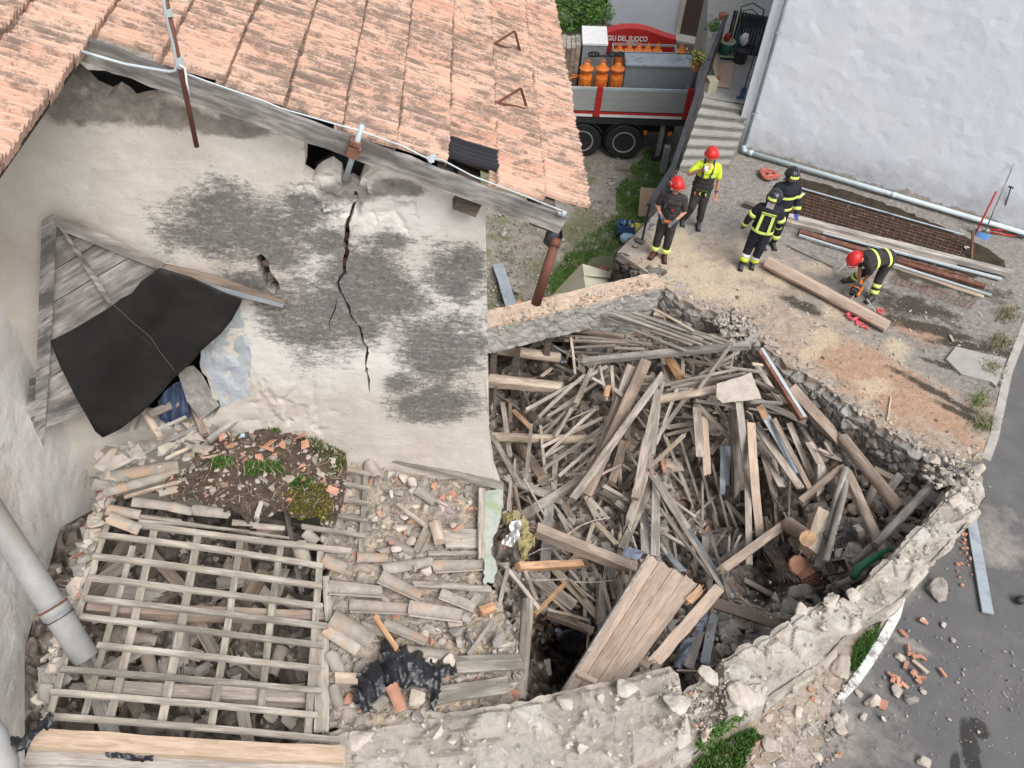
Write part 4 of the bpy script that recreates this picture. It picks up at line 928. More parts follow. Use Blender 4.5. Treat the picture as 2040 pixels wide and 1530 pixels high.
# surface of the heap: control heights (photo px -> z)
HC=[(975, 660, -1.9), (1000, 760, -2.0), (1010, 880, -1.9), (1080, 700, -1.9), (1150, 640, -1.2), (1240, 640, -.9), (1330, 610, -.7), (1400, 640, -.45), (1460, 680, -.35), (1500, 700, -.3), (1120, 800, -1.5), (1200, 760, -1.1), (1300, 740, -.8), (1400, 760, -.7), (1500, 780, -.55), (1580, 800, -.5), (1100, 900, -1.5), (1200, 880, -1.3), (1300, 900, -1.5), (1380, 860, -1.3), (1400, 980, -2.1), (1460, 1040, -2.4), (1480, 900, -1.6), (1560, 900, -1.25), (1620, 880, -.9), (1680, 860, -.9), (1700, 930, -.9), (1760, 960, -.8), (1820, 960, -.75), (1880, 940, -.6), (1600, 980, -1.1), (1700, 1020, -.75), (1780, 1040, -.55), (1840, 1000, -.5), (1640, 1080, -.7), (1700, 1120, -.4), (1600, 1140, -1.2), (1540, 1120, -1.9), (1520, 1180, -1.7), (1600, 1190, -.6), (1560, 1220, -.3), (1040, 1000, -1.1), (1120, 980, -1.2), (1220, 1000, -1.3), (1320, 1020, -1.5), (1380, 1080, -1.7), (1060, 1100, -.7), (1150, 1100, -.8), (1260, 1120, -.9), (1360, 1160, -1.0), (1440, 1200, -.6), (1500, 1250, -.1), (1440, 1300, .2), (1380, 1330, .3), (1050, 1200, -.1), (1150, 1200, -.4), (1250, 1230, -.2), (1330, 1280, 0), (1110, 1300, -2.3), (1125, 1330, -2.3), (1090, 1260, -.9), (1180, 1340, .2), (1060, 1340, .9), (1040, 1390, 1.2), (1250, 1360, .6), (1010, 960, -.4), (1000, 1060, .2), (1010, 1160, .7), (1025, 1240, .9)]
def hpile(px, py):
 s=0;w_=0
 for x, y, z in HC:
  d=((x-px)**2+(y-py)**2)+60;k=d**-2.2;s+=z*k;w_+=k
 return s/w_
def in_pit_bed(px, py):return True
vs=[];fs=[];tones=[];idx={}
PITPOLY=[(940, 640), (1060, 620), (1200, 585), (1320, 560), (1400, 615), (1500, 670), (1600, 748), (1700, 825), (1800, 885), (1905, 925), (1935, 935), (1890, 1010), (1790, 1120), (1700, 1195), (1600, 1240), (1450, 1330), (1370, 1390), (1240, 1370), (1100, 1400), (1000, 1430), (985, 1430), (1000, 1240), (975, 1150), (960, 1000), (960, 900)]
S_=7
for j in range(0, 125):
 for i in range(0, 150):
  px=930+i*S_;py=560+j*S_
  if in_poly(px, py, PITPOLY):
   z=hpile(px, py)-.27;P=on_z(px, py, z)
   d, tn, kk=rockd(P, 5.5, .12);P.z+=d-.05+.08*fbm(P*3)
   idx[(i, j)]=len(vs);vs.append(P);tones.append((tn, kk))
for(i, j)in list(idx):
 if all(k in idx for k in((i+1, j), (i, j+1), (i+1, j+1))):fs.append((idx[(i, j)], idx[(i, j+1)], idx[(i+1, j+1)], idx[(i+1, j)]))
M['bed']=attr_mat('dusty debris', (.17, .145, .125), (.47, .42, .365), (.085, .07, .06), 45, (.18, .10, .07))
o=mesh_obj('debris_bed', vs, fs, M['bed']);set_tone(o, tones);tag(o, 'dusty bed of fallen rubble under the heaped timber', 'rubble', kind='stuff')
def scatter_rocks(name, n, sampler, size, mats, label, seed, flat=.6):
 rr=random.Random(seed);mb=MB()
 for _ in range(n):
  P=sampler(rr)
  if P is None:continue
  s_=size(rr);rock_into(mb, P, s_*rr.uniform(.7, 1.4), s_*rr.uniform(.6, 1), s_*flat*rr.uniform(.5, 1.2), rr, rr.choices(range(len(mats)), [m_[1]for m_ in mats])[0], .6)
 o=mb.build(name, [m_[0]for m_ in mats]);return tag(o, label, 'rubble', kind='stuff')
def pitsamp(poly, dz=-.22):
 xs=[p[0]for p in poly];ys=[p[1]for p in poly]
 def f(rr):
  for _ in range(30):
   x=rr.uniform(min(xs), max(xs));y=rr.uniform(min(ys), max(ys))
   if in_poly(x, y, poly):return on_z(x, y, hpile(x, y)+dz+rr.uniform(-.08, .04))
 return f
RM=[(M['stone_grey'], 5), (M['stone'], 3), (M['terracotta'], .8), (M['dark_rubble'], 2)]
scatter_rocks('heap_rubble', 1500, pitsamp(PITPOLY), lambda r:min(.15, .03+r.expovariate(26)), RM, 'small stones and mortar lumps lying all through the timber heap', 41)
right=[(1560, 1120), (1620, 960), (1760, 960), (1900, 925), (1920, 940), (1860, 1020), (1760, 1120), (1660, 1180), (1600, 1200)]
scatter_rocks('corner_rubble', 420, pitsamp(right, -.1), lambda r:min(.2, .05+r.expovariate(18)), [(M['stone_grey'], 4), (M['stone'], 4), (M['terracotta'], .6)], 'heaped stones in the far corner of the pit beside the road wall', 42)
low=[(1340, 1290), (1420, 1230), (1560, 1210), (1620, 1200), (1560, 1250), (1440, 1320), (1380, 1370)]
scatter_rocks('wall_foot_rubble', 200, pitsamp(low, -.06), lambda r:min(.16, .04+r.expovariate(22)), [(M['stone_grey'], 5), (M['stone'], 3)], 'stones fallen against the inside of the road wall', 43)
G1='loose thin roof laths in the collapsed heap';G2='planks and boards in the collapsed heap';G3='beams and logs in the collapsed heap'
T_=[(5, 1110, 600, 690, 1530, 88, 'wood_brown', .38, .42, 'B', 'long thick squared reddish brown beam running down the middle of the heap'), (5, 1010, 630, 800, 1250, 70, 'wood', .32, .36, 'B', 'squared beam lying left against the long central reddish beam'), (5, 1150, 118, 1105, 300, 58, 'wood_tan', .15, .1, 'B', 'left of three short beam ends leaning on the back wall top'), (5, 1285, 130, 1195, 340, 88, 'wood_light', .2, .1, 'B', 'widest of three short beam ends leaning on the back wall top'), (5, 1400, 168, 1345, 380, 56, 'wood', .2, .1, 'B', 'right of three short beam ends leaning on the back wall top'), (5, 870, 1450, 960, 1150, 58, 'wood_brown', -.1, -.1, 'B', 'dark stub of a beam low beside the central beams'), (5, 1640, 1180, 1650, 1500, 44, 'zinc', .0, .0, 'P', 'grey blue metal sheet strip standing in the right of the heap'), (5, 1060, 1330, 930, 1500, 34, 'wood_dark', 0, 0, 'L', 'dark lath stub low in the middle of the heap'), (6, 70, 650, 245, 1115, 17, 'wood', .0, -.4, 'L', 'thin dark lath in the pit hole, leftmost of a slanting row'), (6, 160, 680, 305, 1130, 16, 'wood', .0, -.4, 'L', 'thin dark lath in the pit hole, second of a slanting row'), (6, 215, 610, 390, 1230, 17, 'wood', .0, -.4, 'L', 'longest thin dark lath slanting down into the pit hole'), (6, 292, 880, 290, 1200, 14, 'wood', .0, -.3, 'L', 'thin upright lath in the dark pit hole'), (6, 300, 930, 380, 1250, 15, 'wood', .0, -.3, 'L', 'short thin lath slanting deep in the pit hole'), (6, 345, 820, 455, 1250, 15, 'wood', .0, -.3, 'L', 'thin lath slanting beside the hanging planks in the pit hole'), (6, 425, 1040, 512, 1255, 16, 'wood', .0, -.3, 'L', 'short lath at the right of the dark pit hole'), (6, 40, 1210, 520, 1255, 15, 'wood', -.25, -.25, 'L', 'thin lath lying level across the bottom of the pit hole'), (6, 180, 1190, 370, 1010, 14, 'wood', -.2, -.2, 'L', 'thin lath crossing the slanting row in the pit hole'), (6, 600, 250, 745, 480, 36, 'wood', .05, 0, 'P', 'grey board beside the rusty channel'), (6, 570, 440, 890, 590, 40, 'wood', .10, .0, 'P', 'board lying across under the rusty channel'), (6, 790, 590, 930, 920, 34, 'wood', .0, 0, 'P', 'board hanging beside the old split beam'), (6, 330, 820, 440, 670, 34, 'wood_brown', -.2, -.1, 'P', 'brown board stub beside the hanging planks'), (6, 740, 560, 750, 680, 30, 'wood_brown', -.2, -.2, 'P', 'short brown board upright in a dark gap'), (6, 560, 600, 700, 800, 26, 'wood', -.1, -.1, 'L', 'short grey lath behind the hanging planks'), (6, 1010, 960, 870, 620, 22, 'wood', -.1, -.1, 'L', 'thin lath beside the upright stub on the right'), (7, 100, 10, 480, 165, 60, 'wood', .0, .0, 'P', 'pale board lying level near the broken pale green wall'), (7, 405, -20, 355, 690, 62, 'wood_grey', .0, -.1, 'P', 'long pale bluish board running down left of the panel'), (7, 190, 275, 620, 10, 54, 'wood', .10, .15, 'B', 'worn beam slanting up from the foil wrapped insulation'), (7, 1110, -10, 1105, 540, 56, 'wood_grey', .08, .1, 'P', 'upright grey board ending at the top of the planked panel'), (7, 1025, 240, 1045, 520, 60, 'wood_grey', .02, .0, 'P', 'short grey board left of the upright board above the panel'), (7, 1080, 40, 880, 490, 50, 'wood', .06, .05, 'P', 'grey board slanting left above the planked panel'), (7, 1040, -20, 915, 350, 52, 'wood', .2, .22, 'BS', 'splintered beam pointing down above the planked panel'), (7, 840, 165, 945, 255, 44, 'wood', .05, 0, 'P', 'short board stub with dusty face in the middle of the heap'), (7, 700, 310, 845, 455, 36, 'wood_light', .12, .10, 'P', 'short pale board stub in the middle of the heap'), (7, 690, 310, 640, 470, 26, 'wood_light', .08, .05, 'L', 'short pale stake left of the board stub'), (7, 750, 55, 965, 190, 28, 'wood', .15, .12, 'L', 'splintered grey lath above the board stub'), (7, 770, 445, 800, 700, 62, 'wood_grey', .0, .0, 'P', 'wide pale board end behind the long dark beam'), (7, 1100, 0, 1330, 360, 48, 'wood_grey', .05, .02, 'P', 'upper half of a long grey board right of the panel'), (7, 1330, 350, 1610, 800, 40, 'zinc', .02, .05, 'P', 'dented blue grey metal strip right of the panel'), (7, 1070, -10, 1560, 760, 26, 'wood', .22, .2, 'L', 'very long lath running down to the right of the panel'), (7, 1150, 230, 1500, 690, 22, 'wood', .18, .15, 'L', 'lath lying parallel to the very long one right of the panel'), (7, 1140, 470, 1300, 640, 44, 'zinc', .02, .05, 'P', 'short pale metal strip above the torn end of the panel'), (7, 1140, 370, 1530, 580, 24, 'wood', .08, .08, 'L', 'thin grey lath crossing above the torn end of the panel'), (7, 1475, 380, 1610, 825, 26, 'wood', .25, .25, 'L', 'lath standing right of the blue grey strip'), (7, 1560, 410, 1575, 540, 60, 'wood_grey', -.15, -.15, 'P', 'grey pointed board stub right of the standing lath'), (7, 1450, 410, 1440, 520, 46, 'wood_grey', -.2, -.2, 'P', 'small grey board stub in the shade of the hole'), (7, 240, 640, 560, 880, 84, 'wood', -.02, .02, 'P', 'wide grey board under the branch at the left'), (7, 365, 925, 695, 1050, 52, 'wood_brown', .12, .15, 'B', 'dark beam stub left of the black hole'), (7, 375, 900, 665, 975, 22, 'wood_light', .2, .18, 'L', 'pale lath above the dark beam stub'), (7, 740, 700, 730, 1010, 54, 'wood', .08, .1, 'BS', 'upright beam stub with splintered top left of the panel'), (7, 620, 600, 632, 955, 24, 'wood_grey', .02, .05, 'L', 'upright pale lath left of the splintered stub'), (7, 680, 590, 740, 720, 24, 'wood', .02, .0, 'L', 'short lath above the splintered stub'), (7, 780, 640, 830, 830, 22, 'wood_grey', .02, .0, 'L', 'short lath between splintered stub and panel'), (7, 410, 490, 640, 770, 20, 'wood', .05, .05, 'L', 'thin lath under the long dark beam'), (7, 450, 250, 530, 400, 26, 'wood', .05, .05, 'L', 'short lath left of the central beam foot'), (7, 530, 700, 640, 820, 24, 'wood_brown', .05, .05, 'L', 'brown lath under the branch'), (7, 1560, 560, 1960, 350, 0, 'wood_brown', 0, 0, 'X', ''), (5, 60, 520, 530, 590, 76, 'wood_light', .75, .55, 'G', 'upper of the round joists sticking out left, with orange rotten spots'), (5, 55, 740, 545, 795, 92, 'wood_light', .60, .35, 'G', 'thickest round joist sticking out left below the open wall'), (5, 70, 1125, 800, 1145, 64, 'wood_light', .35, .1, 'G', 'lowest round joist lying across the left of the heap'), (5, 260, 1190, 415, 1420, 84, 'wood_brown', .05, .1, 'G', 'thick broken log stub at the lower left of the heap'), (5, 50, 1080, 250, 1440, 36, 'wood', .25, .25, 'P', 'board leaning beside the corner of the tall house'), (5, 150, 1400, 420, 1500, 48, 'wood_grey', .15, .1, 'P', 'level pale board near the foot of the tall house corner'), (5, 300, 1420, 335, 1035, 24, 'wood', .3, .3, 'L', 'upright lath beside the broken log stub'), (5, 85, 950, 98, 690, 20, 'wood_dark', .6, .5, 'L', 'short upright lath crossing the thickest joist at the left'), (5, 500, 1240, 488, 1490, 36, 'wood', .1, .1, 'P', 'short upright board right of the broken log stub'), (5, 398, 1045, 432, 1400, 20, 'wood', .15, .1, 'L', 'upright lath right of the broken log stub'), (5, 140, 890, 190, 1260, 32, 'wood_grey', .0, .0, 'P', 'grey board standing behind the left laths'), (5, 190, 890, 195, 1030, 24, 'wood_brown', .1, .0, 'L', 'brown stake behind the left laths'), (5, 210, 940, 330, 1060, 34, 'wood_fresh', .0, .0, 'P', 'orange brown broken board in the dark at the left'), (5, 640, 412, 770, 158, 24, 'wood', .1, .6, 'L', 'lath leaning up over the sawdust covered wall'), (5, 320, 385, 462, 550, 15, 'wood_brown', .7, .7, 'L', 'thin stake dangling below the back wall'), (5, 790, 410, 850, 320, 26, 'wood', .05, .2, 'L', 'short lath behind the upper bundle'), (5, 850, 420, 900, 340, 24, 'wood', .05, .2, 'L', 'small splintered lath end behind the upper bundle'), (5, 560, 615, 640, 445, 28, 'wood', .1, .3, 'L', 'lath stub right of the dangling stake'), (5, 602, 448, 632, 700, 18, 'wood', .35, .3, 'L', 'thin upright lath across the left ends of the upper laths'), (5, 450, 470, 560, 620, 40, 'zinc', .25, .15, 'P', 'rusty edged bluish sheet strip near the upper joist'), (5, 400, 715, 480, 655, 22, 'wood_light', .3, .3, 'L', 'forked pale stick end near the thickest joist'), (5, 430, 600, 610, 690, 22, 'wood', .3, .25, 'L', 'short lath above the forked stick'), (5, 480, 665, 620, 680, 20, 'wood', .28, .25, 'L', 'short level lath touching the forked stick'), (5, 560, 800, 385, 995, 22, 'wood', .05, .1, 'L', 'fan lath low at the left, shortest one'), (5, 430, 1000, 860, 700, 20, 'wood', .15, .18, 'L', 'fan lath at the left ending under the splintered stick'), (5, 395, 1130, 640, 870, 22, 'wood', .12, .2, 'L', 'fan lath at the left, steep one in the middle'), (5, 400, 1195, 820, 995, 24, 'wood', .22, .22, 'L', 'fan lath at the left reaching the long central plank'), (5, 405, 1275, 775, 930, 22, 'wood', .2, .26, 'L', 'fan lath at the left crossing over its neighbours'), (5, 412, 1345, 820, 1055, 24, 'wood', .24, .26, 'L', 'fan lath at the left, second lowest'), (5, 515, 1395, 795, 1155, 24, 'wood', .2, .2, 'L', 'fan lath at the left, lowest one'), (5, 500, 1125, 612, 925, 20, 'wood', .3, .3, 'L', 'steep short lath across the left fan'), (5, 440, 985, 650, 870, 20, 'wood', .3, .3, 'L', 'small lath on top of the left fan'), (5, 380, 995, 700, 700, 22, 'wood', .34, .34, 'L', 'fan lath at the left just below the top one'), (5, 296, 942, 860, 640, 24, 'wood_grey', .42, .42, 'L', 'longest fan lath at the left, topmost and reaching farthest'), (5, 632, 905, 745, 655, 28, 'wood', .46, .42, 'L', 'steep lath crossing over the top of the left fan'), (5, 560, 1385, 700, 1372, 20, 'wood', .1, .1, 'L', 'tiny level lath below the left fan'), (5, 410, 1270, 560, 1180, 20, 'wood', .05, .05, 'L', 'short lath below the left fan'), (5, 820, 1455, 960, 1530, 26, 'wood', .2, .2, 'L', 'small lath lying by the foot of the central plank'), (5, 520, 1500, 680, 1400, 30, 'wood_light', .2, .2, 'L', 'short pale lath by the foot of the central beams'), (5, 1225, 700, 600, 1560, 56, 'wood', .55, .58, 'B', 'long grey plank lying over the central beams, sawn end up'), (5, 880, 640, 910, 1040, 22, 'wood', .45, .5, 'L', 'upright nailed lath left of the long grey plank'), (5, 800, 640, 850, 880, 17, 'wood', .42, .42, 'L', 'thinner upright lath left of the nailed one'), (5, 740, 720, 830, 770, 20, 'wood', .4, .4, 'L', 'tiny lath left of the nailed upright lath'), (5, 895, 800, 1035, 910, 30, 'wood', .55, .55, 'LS', 'short splintered lath with orange torn end on the central beams'), (5, 840, 850, 860, 770, 34, 'wood_fresh', .5, .5, 'PS', 'small freshly broken orange wood chip on the heap'), (5, 1005, 630, 1010, 870, 26, 'wood_grey', .3, .3, 'L', 'grey upright lath between the two central beams'), (5, 1200, 800, 1035, 1560, 52, 'wood', .5, .5, 'B', 'narrow beam right of the long grey plank'), (5, 1225, 740, 1160, 1250, 26, 'wood_grey', .5, .48, 'L', 'upright pale lath right of the long grey plank'), (5, 1322, 795, 1180, 1175, 22, 'wood', .5, .5, 'L', 'slanting lath right of the upright pale lath'), (5, 1430, 790, 1200, 1110, 26, 'wood', .48, .4, 'L', 'slanting worn lath crossing toward the stone slab'), (5, 1375, 1105, 1130, 1335, 26, 'wood_light', .45, .35, 'L', 'pale lath with broken tip right of the narrow beam'), (5, 1100, 1130, 1065, 1340, 26, 'wood_grey', .5, .5, 'LS', 'splintered grey lath on the narrow beam'), (5, 1250, 1060, 1440, 1030, 28, 'wood', .15, .2, 'P', 'short level board above the pit hole'), (5, 1250, 1110, 1450, 1060, 22, 'wood', .1, .15, 'L', 'lath end below the short level board'), (5, 1230, 1105, 1410, 1530, 22, 'wood', .1, -.2, 'L', 'dark lath at the left rim of the pit hole'), (5, 1210, 1240, 1240, 1370, 26, 'terracotta', -.1, -.1, 'P', 'reddish strip by the brick patch'), (5, 1265, 600, 1345, 730, 66, 'wood_fresh', .2, .15, 'B', 'short orange brown broken beam near the top right'), (5, 1250, 640, 1260, 760, 50, 'wood', .1, .1, 'P', 'grey stub left of the orange brown broken beam'), (5, 1360, 590, 1362, 720, 22, 'wood', .2, .1, 'L', 'upright stake right of the orange brown beam'), (5, 1440, 570, 1430, 720, 18, 'wood_dark', .15, .1, 'L', 'dark upright stake near the top right'), (5, 1500, 580, 1620, 680, 24, 'wood', .15, .1, 'L', 'lath running under the upper right laths'), (5, 1370, 600, 1600, 640, 26, 'wood_brown', .2, .15, 'L', 'brown lath below the long grey beam'), (5, 1240, 770, 1745, 660, 20, 'wood', .4, .4, 'L', 'upper of the level laths left of the stone slab'), (5, 1275, 792, 1790, 690, 20, 'wood', .42, .42, 'L', 'middle of the level laths left of the stone slab'), (5, 1150, 780, 1500, 745, 22, 'wood', .38, .38, 'L', 'lower of the level laths left of the stone slab'), (5, 1010, 762, 1240, 772, 18, 'wood_light', .35, .35, 'L', 'thin level lath touching the central beam'), (5, 1250, 805, 1420, 800, 18, 'wood', .42, .42, 'L', 'tiny level lath above the pale log'), (5, 1145, 880, 1600, 800, 64, 'wood_light', .45, .42, 'G', 'pale round log whose right end lies under the stone slab'), (5, 1470, 800, 1705, 480, 20, 'wood', .55, .6, 'L', 'thin lath rising from the stone slab to the upper right'), (5, 1480, 700, 1745, 545, 22, 'wood', .5, .5, 'L', 'second lath rising to the upper right'), (5, 1640, 650, 1945, 692, 22, 'wood', .45, .45, 'L', 'lath lying level above the stone slab'), (5, 1830, 628, 1905, 640, 22, 'wood_light', .4, .4, 'L', 'small pale lath end left of the rusty channel'), (5, 1850, 740, 2020, 830, 30, 'wood_brown', .3, .3, 'P', 'brown board under the rusty channel'), (5, 1330, 960, 1570, 690, 0, 'wood', 0, 0, 'X', ''), (5, 1445, 880, 1730, 915, 24, 'wood', .38, .38, 'L', 'lath under the lower edge of the stone slab'), (5, 1810, 885, 2040, 895, 22, 'wood_grey', .42, .35, 'L', 'pale lath lying level right of the stone slab'), (5, 1450, 900, 1765, 1215, 34, 'wood', .38, .2, 'L', 'lath slanting down under the stone slab'), (5, 1575, 900, 1650, 1010, 42, 'wood', .3, .28, 'P', 'short board end below the stone slab'), (5, 1455, 915, 1480, 1260, 58, 'wood', .45, .45, 'P', 'grey plank hanging below the pale log, left of the tan one'), (5, 1500, 975, 1525, 1385, 56, 'wood_tan', .5, .5, 'P', 'tan plank hanging into the pit hole below the pale log'), (5, 1650, 1100, 1540, 1240, 36, 'wood_brown', .2, .1, 'P', 'brown board slanting behind the tan hanging plank'), (5, 1555, 1230, 1440, 1370, 34, 'wood_brown', .1, -.1, 'P', 'brown board end under the tan hanging plank'), (6, 480, 510, 495, 1045, 66, 'wood', .3, .2, 'BS', 'rough hewn beam hanging with a ragged lower end right of the pit hole'), (6, 500, 460, 545, 870, 42, 'wood_grey', .5, .45, 'P', 'long narrow grey plank hanging from the stone slab'), (6, 408, 720, 405, 1005, 28, 'zinc', .15, .1, 'P', 'left of two pale metal strips hanging in the heap'), (6, 438, 700, 430, 955, 26, 'zinc', .18, .1, 'P', 'right of two pale metal strips hanging in the heap'), (6, 570, 585, 625, 1255, 48, 'wood_tan', .6, .55, 'P', 'long tan plank wired to its neighbour at the right of the pit hole'), (6, 548, 850, 562, 1415, 34, 'wood', .52, .5, 'P', 'narrow grey plank hanging lowest at the right of the pit hole'), (6, 600, 600, 860, 970, 46, 'wood', .45, .4, 'P', 'pale plank slanting right below the stone slab'), (6, 610, 700, 750, 965, 38, 'wood', .38, .35, 'P', 'shorter plank slanting beside the pale one'), (6, 650, 545, 850, 880, 56, 'zinc', .35, .3, 'P', 'broad blue grey metal sheet strip slanting right of the hanging planks'), (6, 700, 560, 915, 975, 30, 'wood_brown', .4, .35, 'B', 'brown batten along the blue grey metal strip'), (6, 630, 505, 660, 560, 50, 'wood_fresh', .45, .4, 'BS', 'freshly broken orange beam end near the slab'), (6, 560, 530, 585, 620, 34, 'wood', .4, .35, 'P', 'small board stub above the tan wired plank'), (6, 1000, 820, 860, 610, 26, 'wood', .15, .15, 'L', 'lath behind the grey double pole'), (6, 905, 700, 1010, 900, 40, 'wood', .22, .2, 'P', 'board slanting under the two old beams on the right'), (6, 970, 840, 965, 1050, 52, 'wood', .25, .2, 'BS', 'short upright beam stub with splintered top'), (6, 960, 740, 1050, 780, 18, 'wood_light', .3, .3, 'L', 'small pale lath right of the slanting board'), (6, 1000, 700, 1045, 780, 18, 'wood_light', .32, .32, 'L', 'tiny pale splinter right of the slanting board'), (6, 1110, 760, 1130, 860, 26, 'wood_grey', .3, .3, 'P', 'short pale batten above the double pole'), (6, 1440, 890, 1370, 980, 44, 'wood_grey', .2, .2, 'P', 'short grey beam end near the long grey pole'), (6, 1280, 850, 1400, 910, 30, 'wood_light', .3, .2, 'B', 'pale yellowish beam behind the round brown beam'), (6, 1290, 960, 1240, 1070, 50, 'wood', .1, .1, 'G', 'short log end among the corner stones'), (6, 390, 1455, 745, 1195, 56, 'wood_brown', .5, .45, 'B', 'brown squared beam rising to the right from below the wired planks'), (6, 400, 1420, 560, 1290, 60, 'wood', .35, .35, 'B', 'thick grey beam end below the wired planks'), (6, 1095, 850, 855, 1045, 36, 'wood_brown', .4, .3, 'P', 'brown plank rising to the right over the rubble'), (6, 1000, 1110, 900, 1350, 110, 'wood_light', .2, .25, 'B', 'thick worm eaten pale beam lying in the right rubble'), (6, 790, 1180, 900, 1260, 90, 'wood_brown', .25, .3, 'GC', 'dark log with an orange sawn end in the right rubble'), (6, 1120, 855, 955, 1435, 44, 'wood_grey', .45, .45, 'G', 'left of two grey poles wired together'), (6, 1140, 890, 1005, 1400, 40, 'wood_grey', .42, .4, 'G', 'right of two grey poles wired together'), (6, 1130, 880, 1340, 1345, 62, 'wood_light', .4, .3, 'G', 'worm eaten pale log crossing behind the wired poles'), (6, 1750, 810, 1290, 1300, 50, 'wood_grey', .9, .55, 'G', 'long smooth grey pole leaning on the end of the road wall'), (6, 1290, 1300, 1150, 1410, 46, 'wood', .4, .3, 'G', 'brownish pole end continuing below the long grey pole'), (6, 1230, 1460, 1080, 1530, 36, 'wood_grey', .35, .3, 'G', 'short pole end against the road wall'), (6, 800, 385, 1090, 705, 66, 'wood_brown', .5, .42, 'BS', 'old split brown beam leaning against the stone retaining wall'), (6, 1100, 680, 1440, 1095, 74, 'wood_brown', .5, .42, 'G', 'round brown beam leaning along the retaining wall'), (7, 175, 610, 665, 585, 56, 'wood_fresh', .22, .2, 'BS', 'orange brown split beam lying level under the long dark beam'), (7, 275, 350, 1000, 640, 88, 'wood_brown', .55, .5, 'B', 'long dark beam running under the planked panel from the insulation'), (7, 1500, 850, 1985, 1010, 84, 'wood_dark', .45, .5, 'B', 'charred looking beam coming out right of the planked panel'), (7, 500, 720, 290, 935, 30, 'wood_fresh', .5, .5, 'L', 'fresh orange lath at the left of the heap'), (7, 110, 615, 10, 1030, 28, 'wood_grey', .6, .55, 'L', 'grey lath lying below the pale green wall end'), (7, 85, 600, 325, 900, 28, 'wood', .55, .5, 'L', 'grey lath crossing toward the rotten post'), (7, 165, 480, 305, 840, 26, 'wood', .5, .5, 'L', 'grey lath below the yellow insulation'), (5, 300, 395, 500, 445, 36, 'wood_brown', .75, .7, 'P', 'dark brown board end below the back wall'), (5, 460, 378, 960, 445, 38, 'wood_brown', .55, .4, 'G', 'brown round stick on top of the upper left laths'), (5, 430, 465, 1070, 500, 18, 'wood_light', .45, .4, 'L', 'upper level lath with broken pale left tip'), (5, 500, 432, 1150, 494, 20, 'wood', .55, .48, 'L', 'upper level lath, the highest of the bundle on the left'), (5, 520, 452, 1220, 492, 20, 'wood', .52, .46, 'L', 'upper level lath, second of the bundle on the left'), (5, 560, 470, 1285, 490, 20, 'wood', .5, .45, 'L', 'upper level lath, third of the bundle on the left'), (5, 620, 520, 900, 502, 18, 'wood', .45, .45, 'L', 'short upper lath above the long grey beam'), (5, 890, 520, 1105, 530, 20, 'wood', .5, .5, 'L', 'pale short lath touching the long grey beam'), (5, 980, 440, 1120, 415, 26, 'wood_light', .45, .45, 'LS', 'pale splintered stub in the upper bundle'), (5, 580, 288, 760, 305, 14, 'wood_light', .2, .3, 'L', 'thin lath end on the back wall top'), (5, 1560, 430, 1800, 415, 0, 'wood', 0, 0, 'X', ''), (5, 1420, 455, 1800, 422, 34, 'wood', .3, .3, 'P', 'short grey board end touching the terrace corner'), (5, 1745, 445, 1745, 505, 40, 'wood', .1, .1, 'P', 'small board stub below the grey board end'), (5, 665, 612, 1825, 500, 48, 'wood_grey', .62, .5, 'B', 'long pale grey beam lying level near the top of the heap'), (5, 745, 278, 1385, 540, 20, 'wood_grey', .75, .62, 'L', 'long lath in the upper right bundle, lowest of the row'), (5, 800, 285, 1425, 500, 20, 'wood', .78, .66, 'L', 'long lath in the upper right bundle, second from below'), (5, 870, 285, 1500, 500, 20, 'wood_grey', .8, .68, 'L', 'long lath in the upper right bundle, third from below'), (5, 955, 285, 1560, 498, 20, 'wood', .82, .7, 'L', 'long lath in the upper right bundle, fourth from below'), (5, 1020, 283, 1640, 495, 20, 'wood_grey', .84, .72, 'L', 'long lath in the upper right bundle, fifth from below'), (5, 1060, 290, 1710, 490, 18, 'wood', .84, .72, 'L', 'long lath in the upper right bundle, topmost of the row'), (5, 1165, 255, 1440, 408, 18, 'wood_light', .85, .75, 'L', 'short pale lath above the upper right bundle'), (7, 130, 20, 110, 230, 22, 'wood', .35, .35, 'L', 'short upright lath above the yellow insulation'), (7, 150, 60, 190, 250, 34, 'wood_brown', .3, .3, 'G', 'thin brown branch stub above the yellow insulation'), (7, 215, 10, 360, 270, 14, 'wood', .35, .3, 'L', 'thin twig like lath right of the insulation'), (7, 240, 130, 360, 340, 14, 'wood', .34, .3, 'L', 'second thin lath right of the insulation'), ]
sm=random.Random(21);DIRS=[]
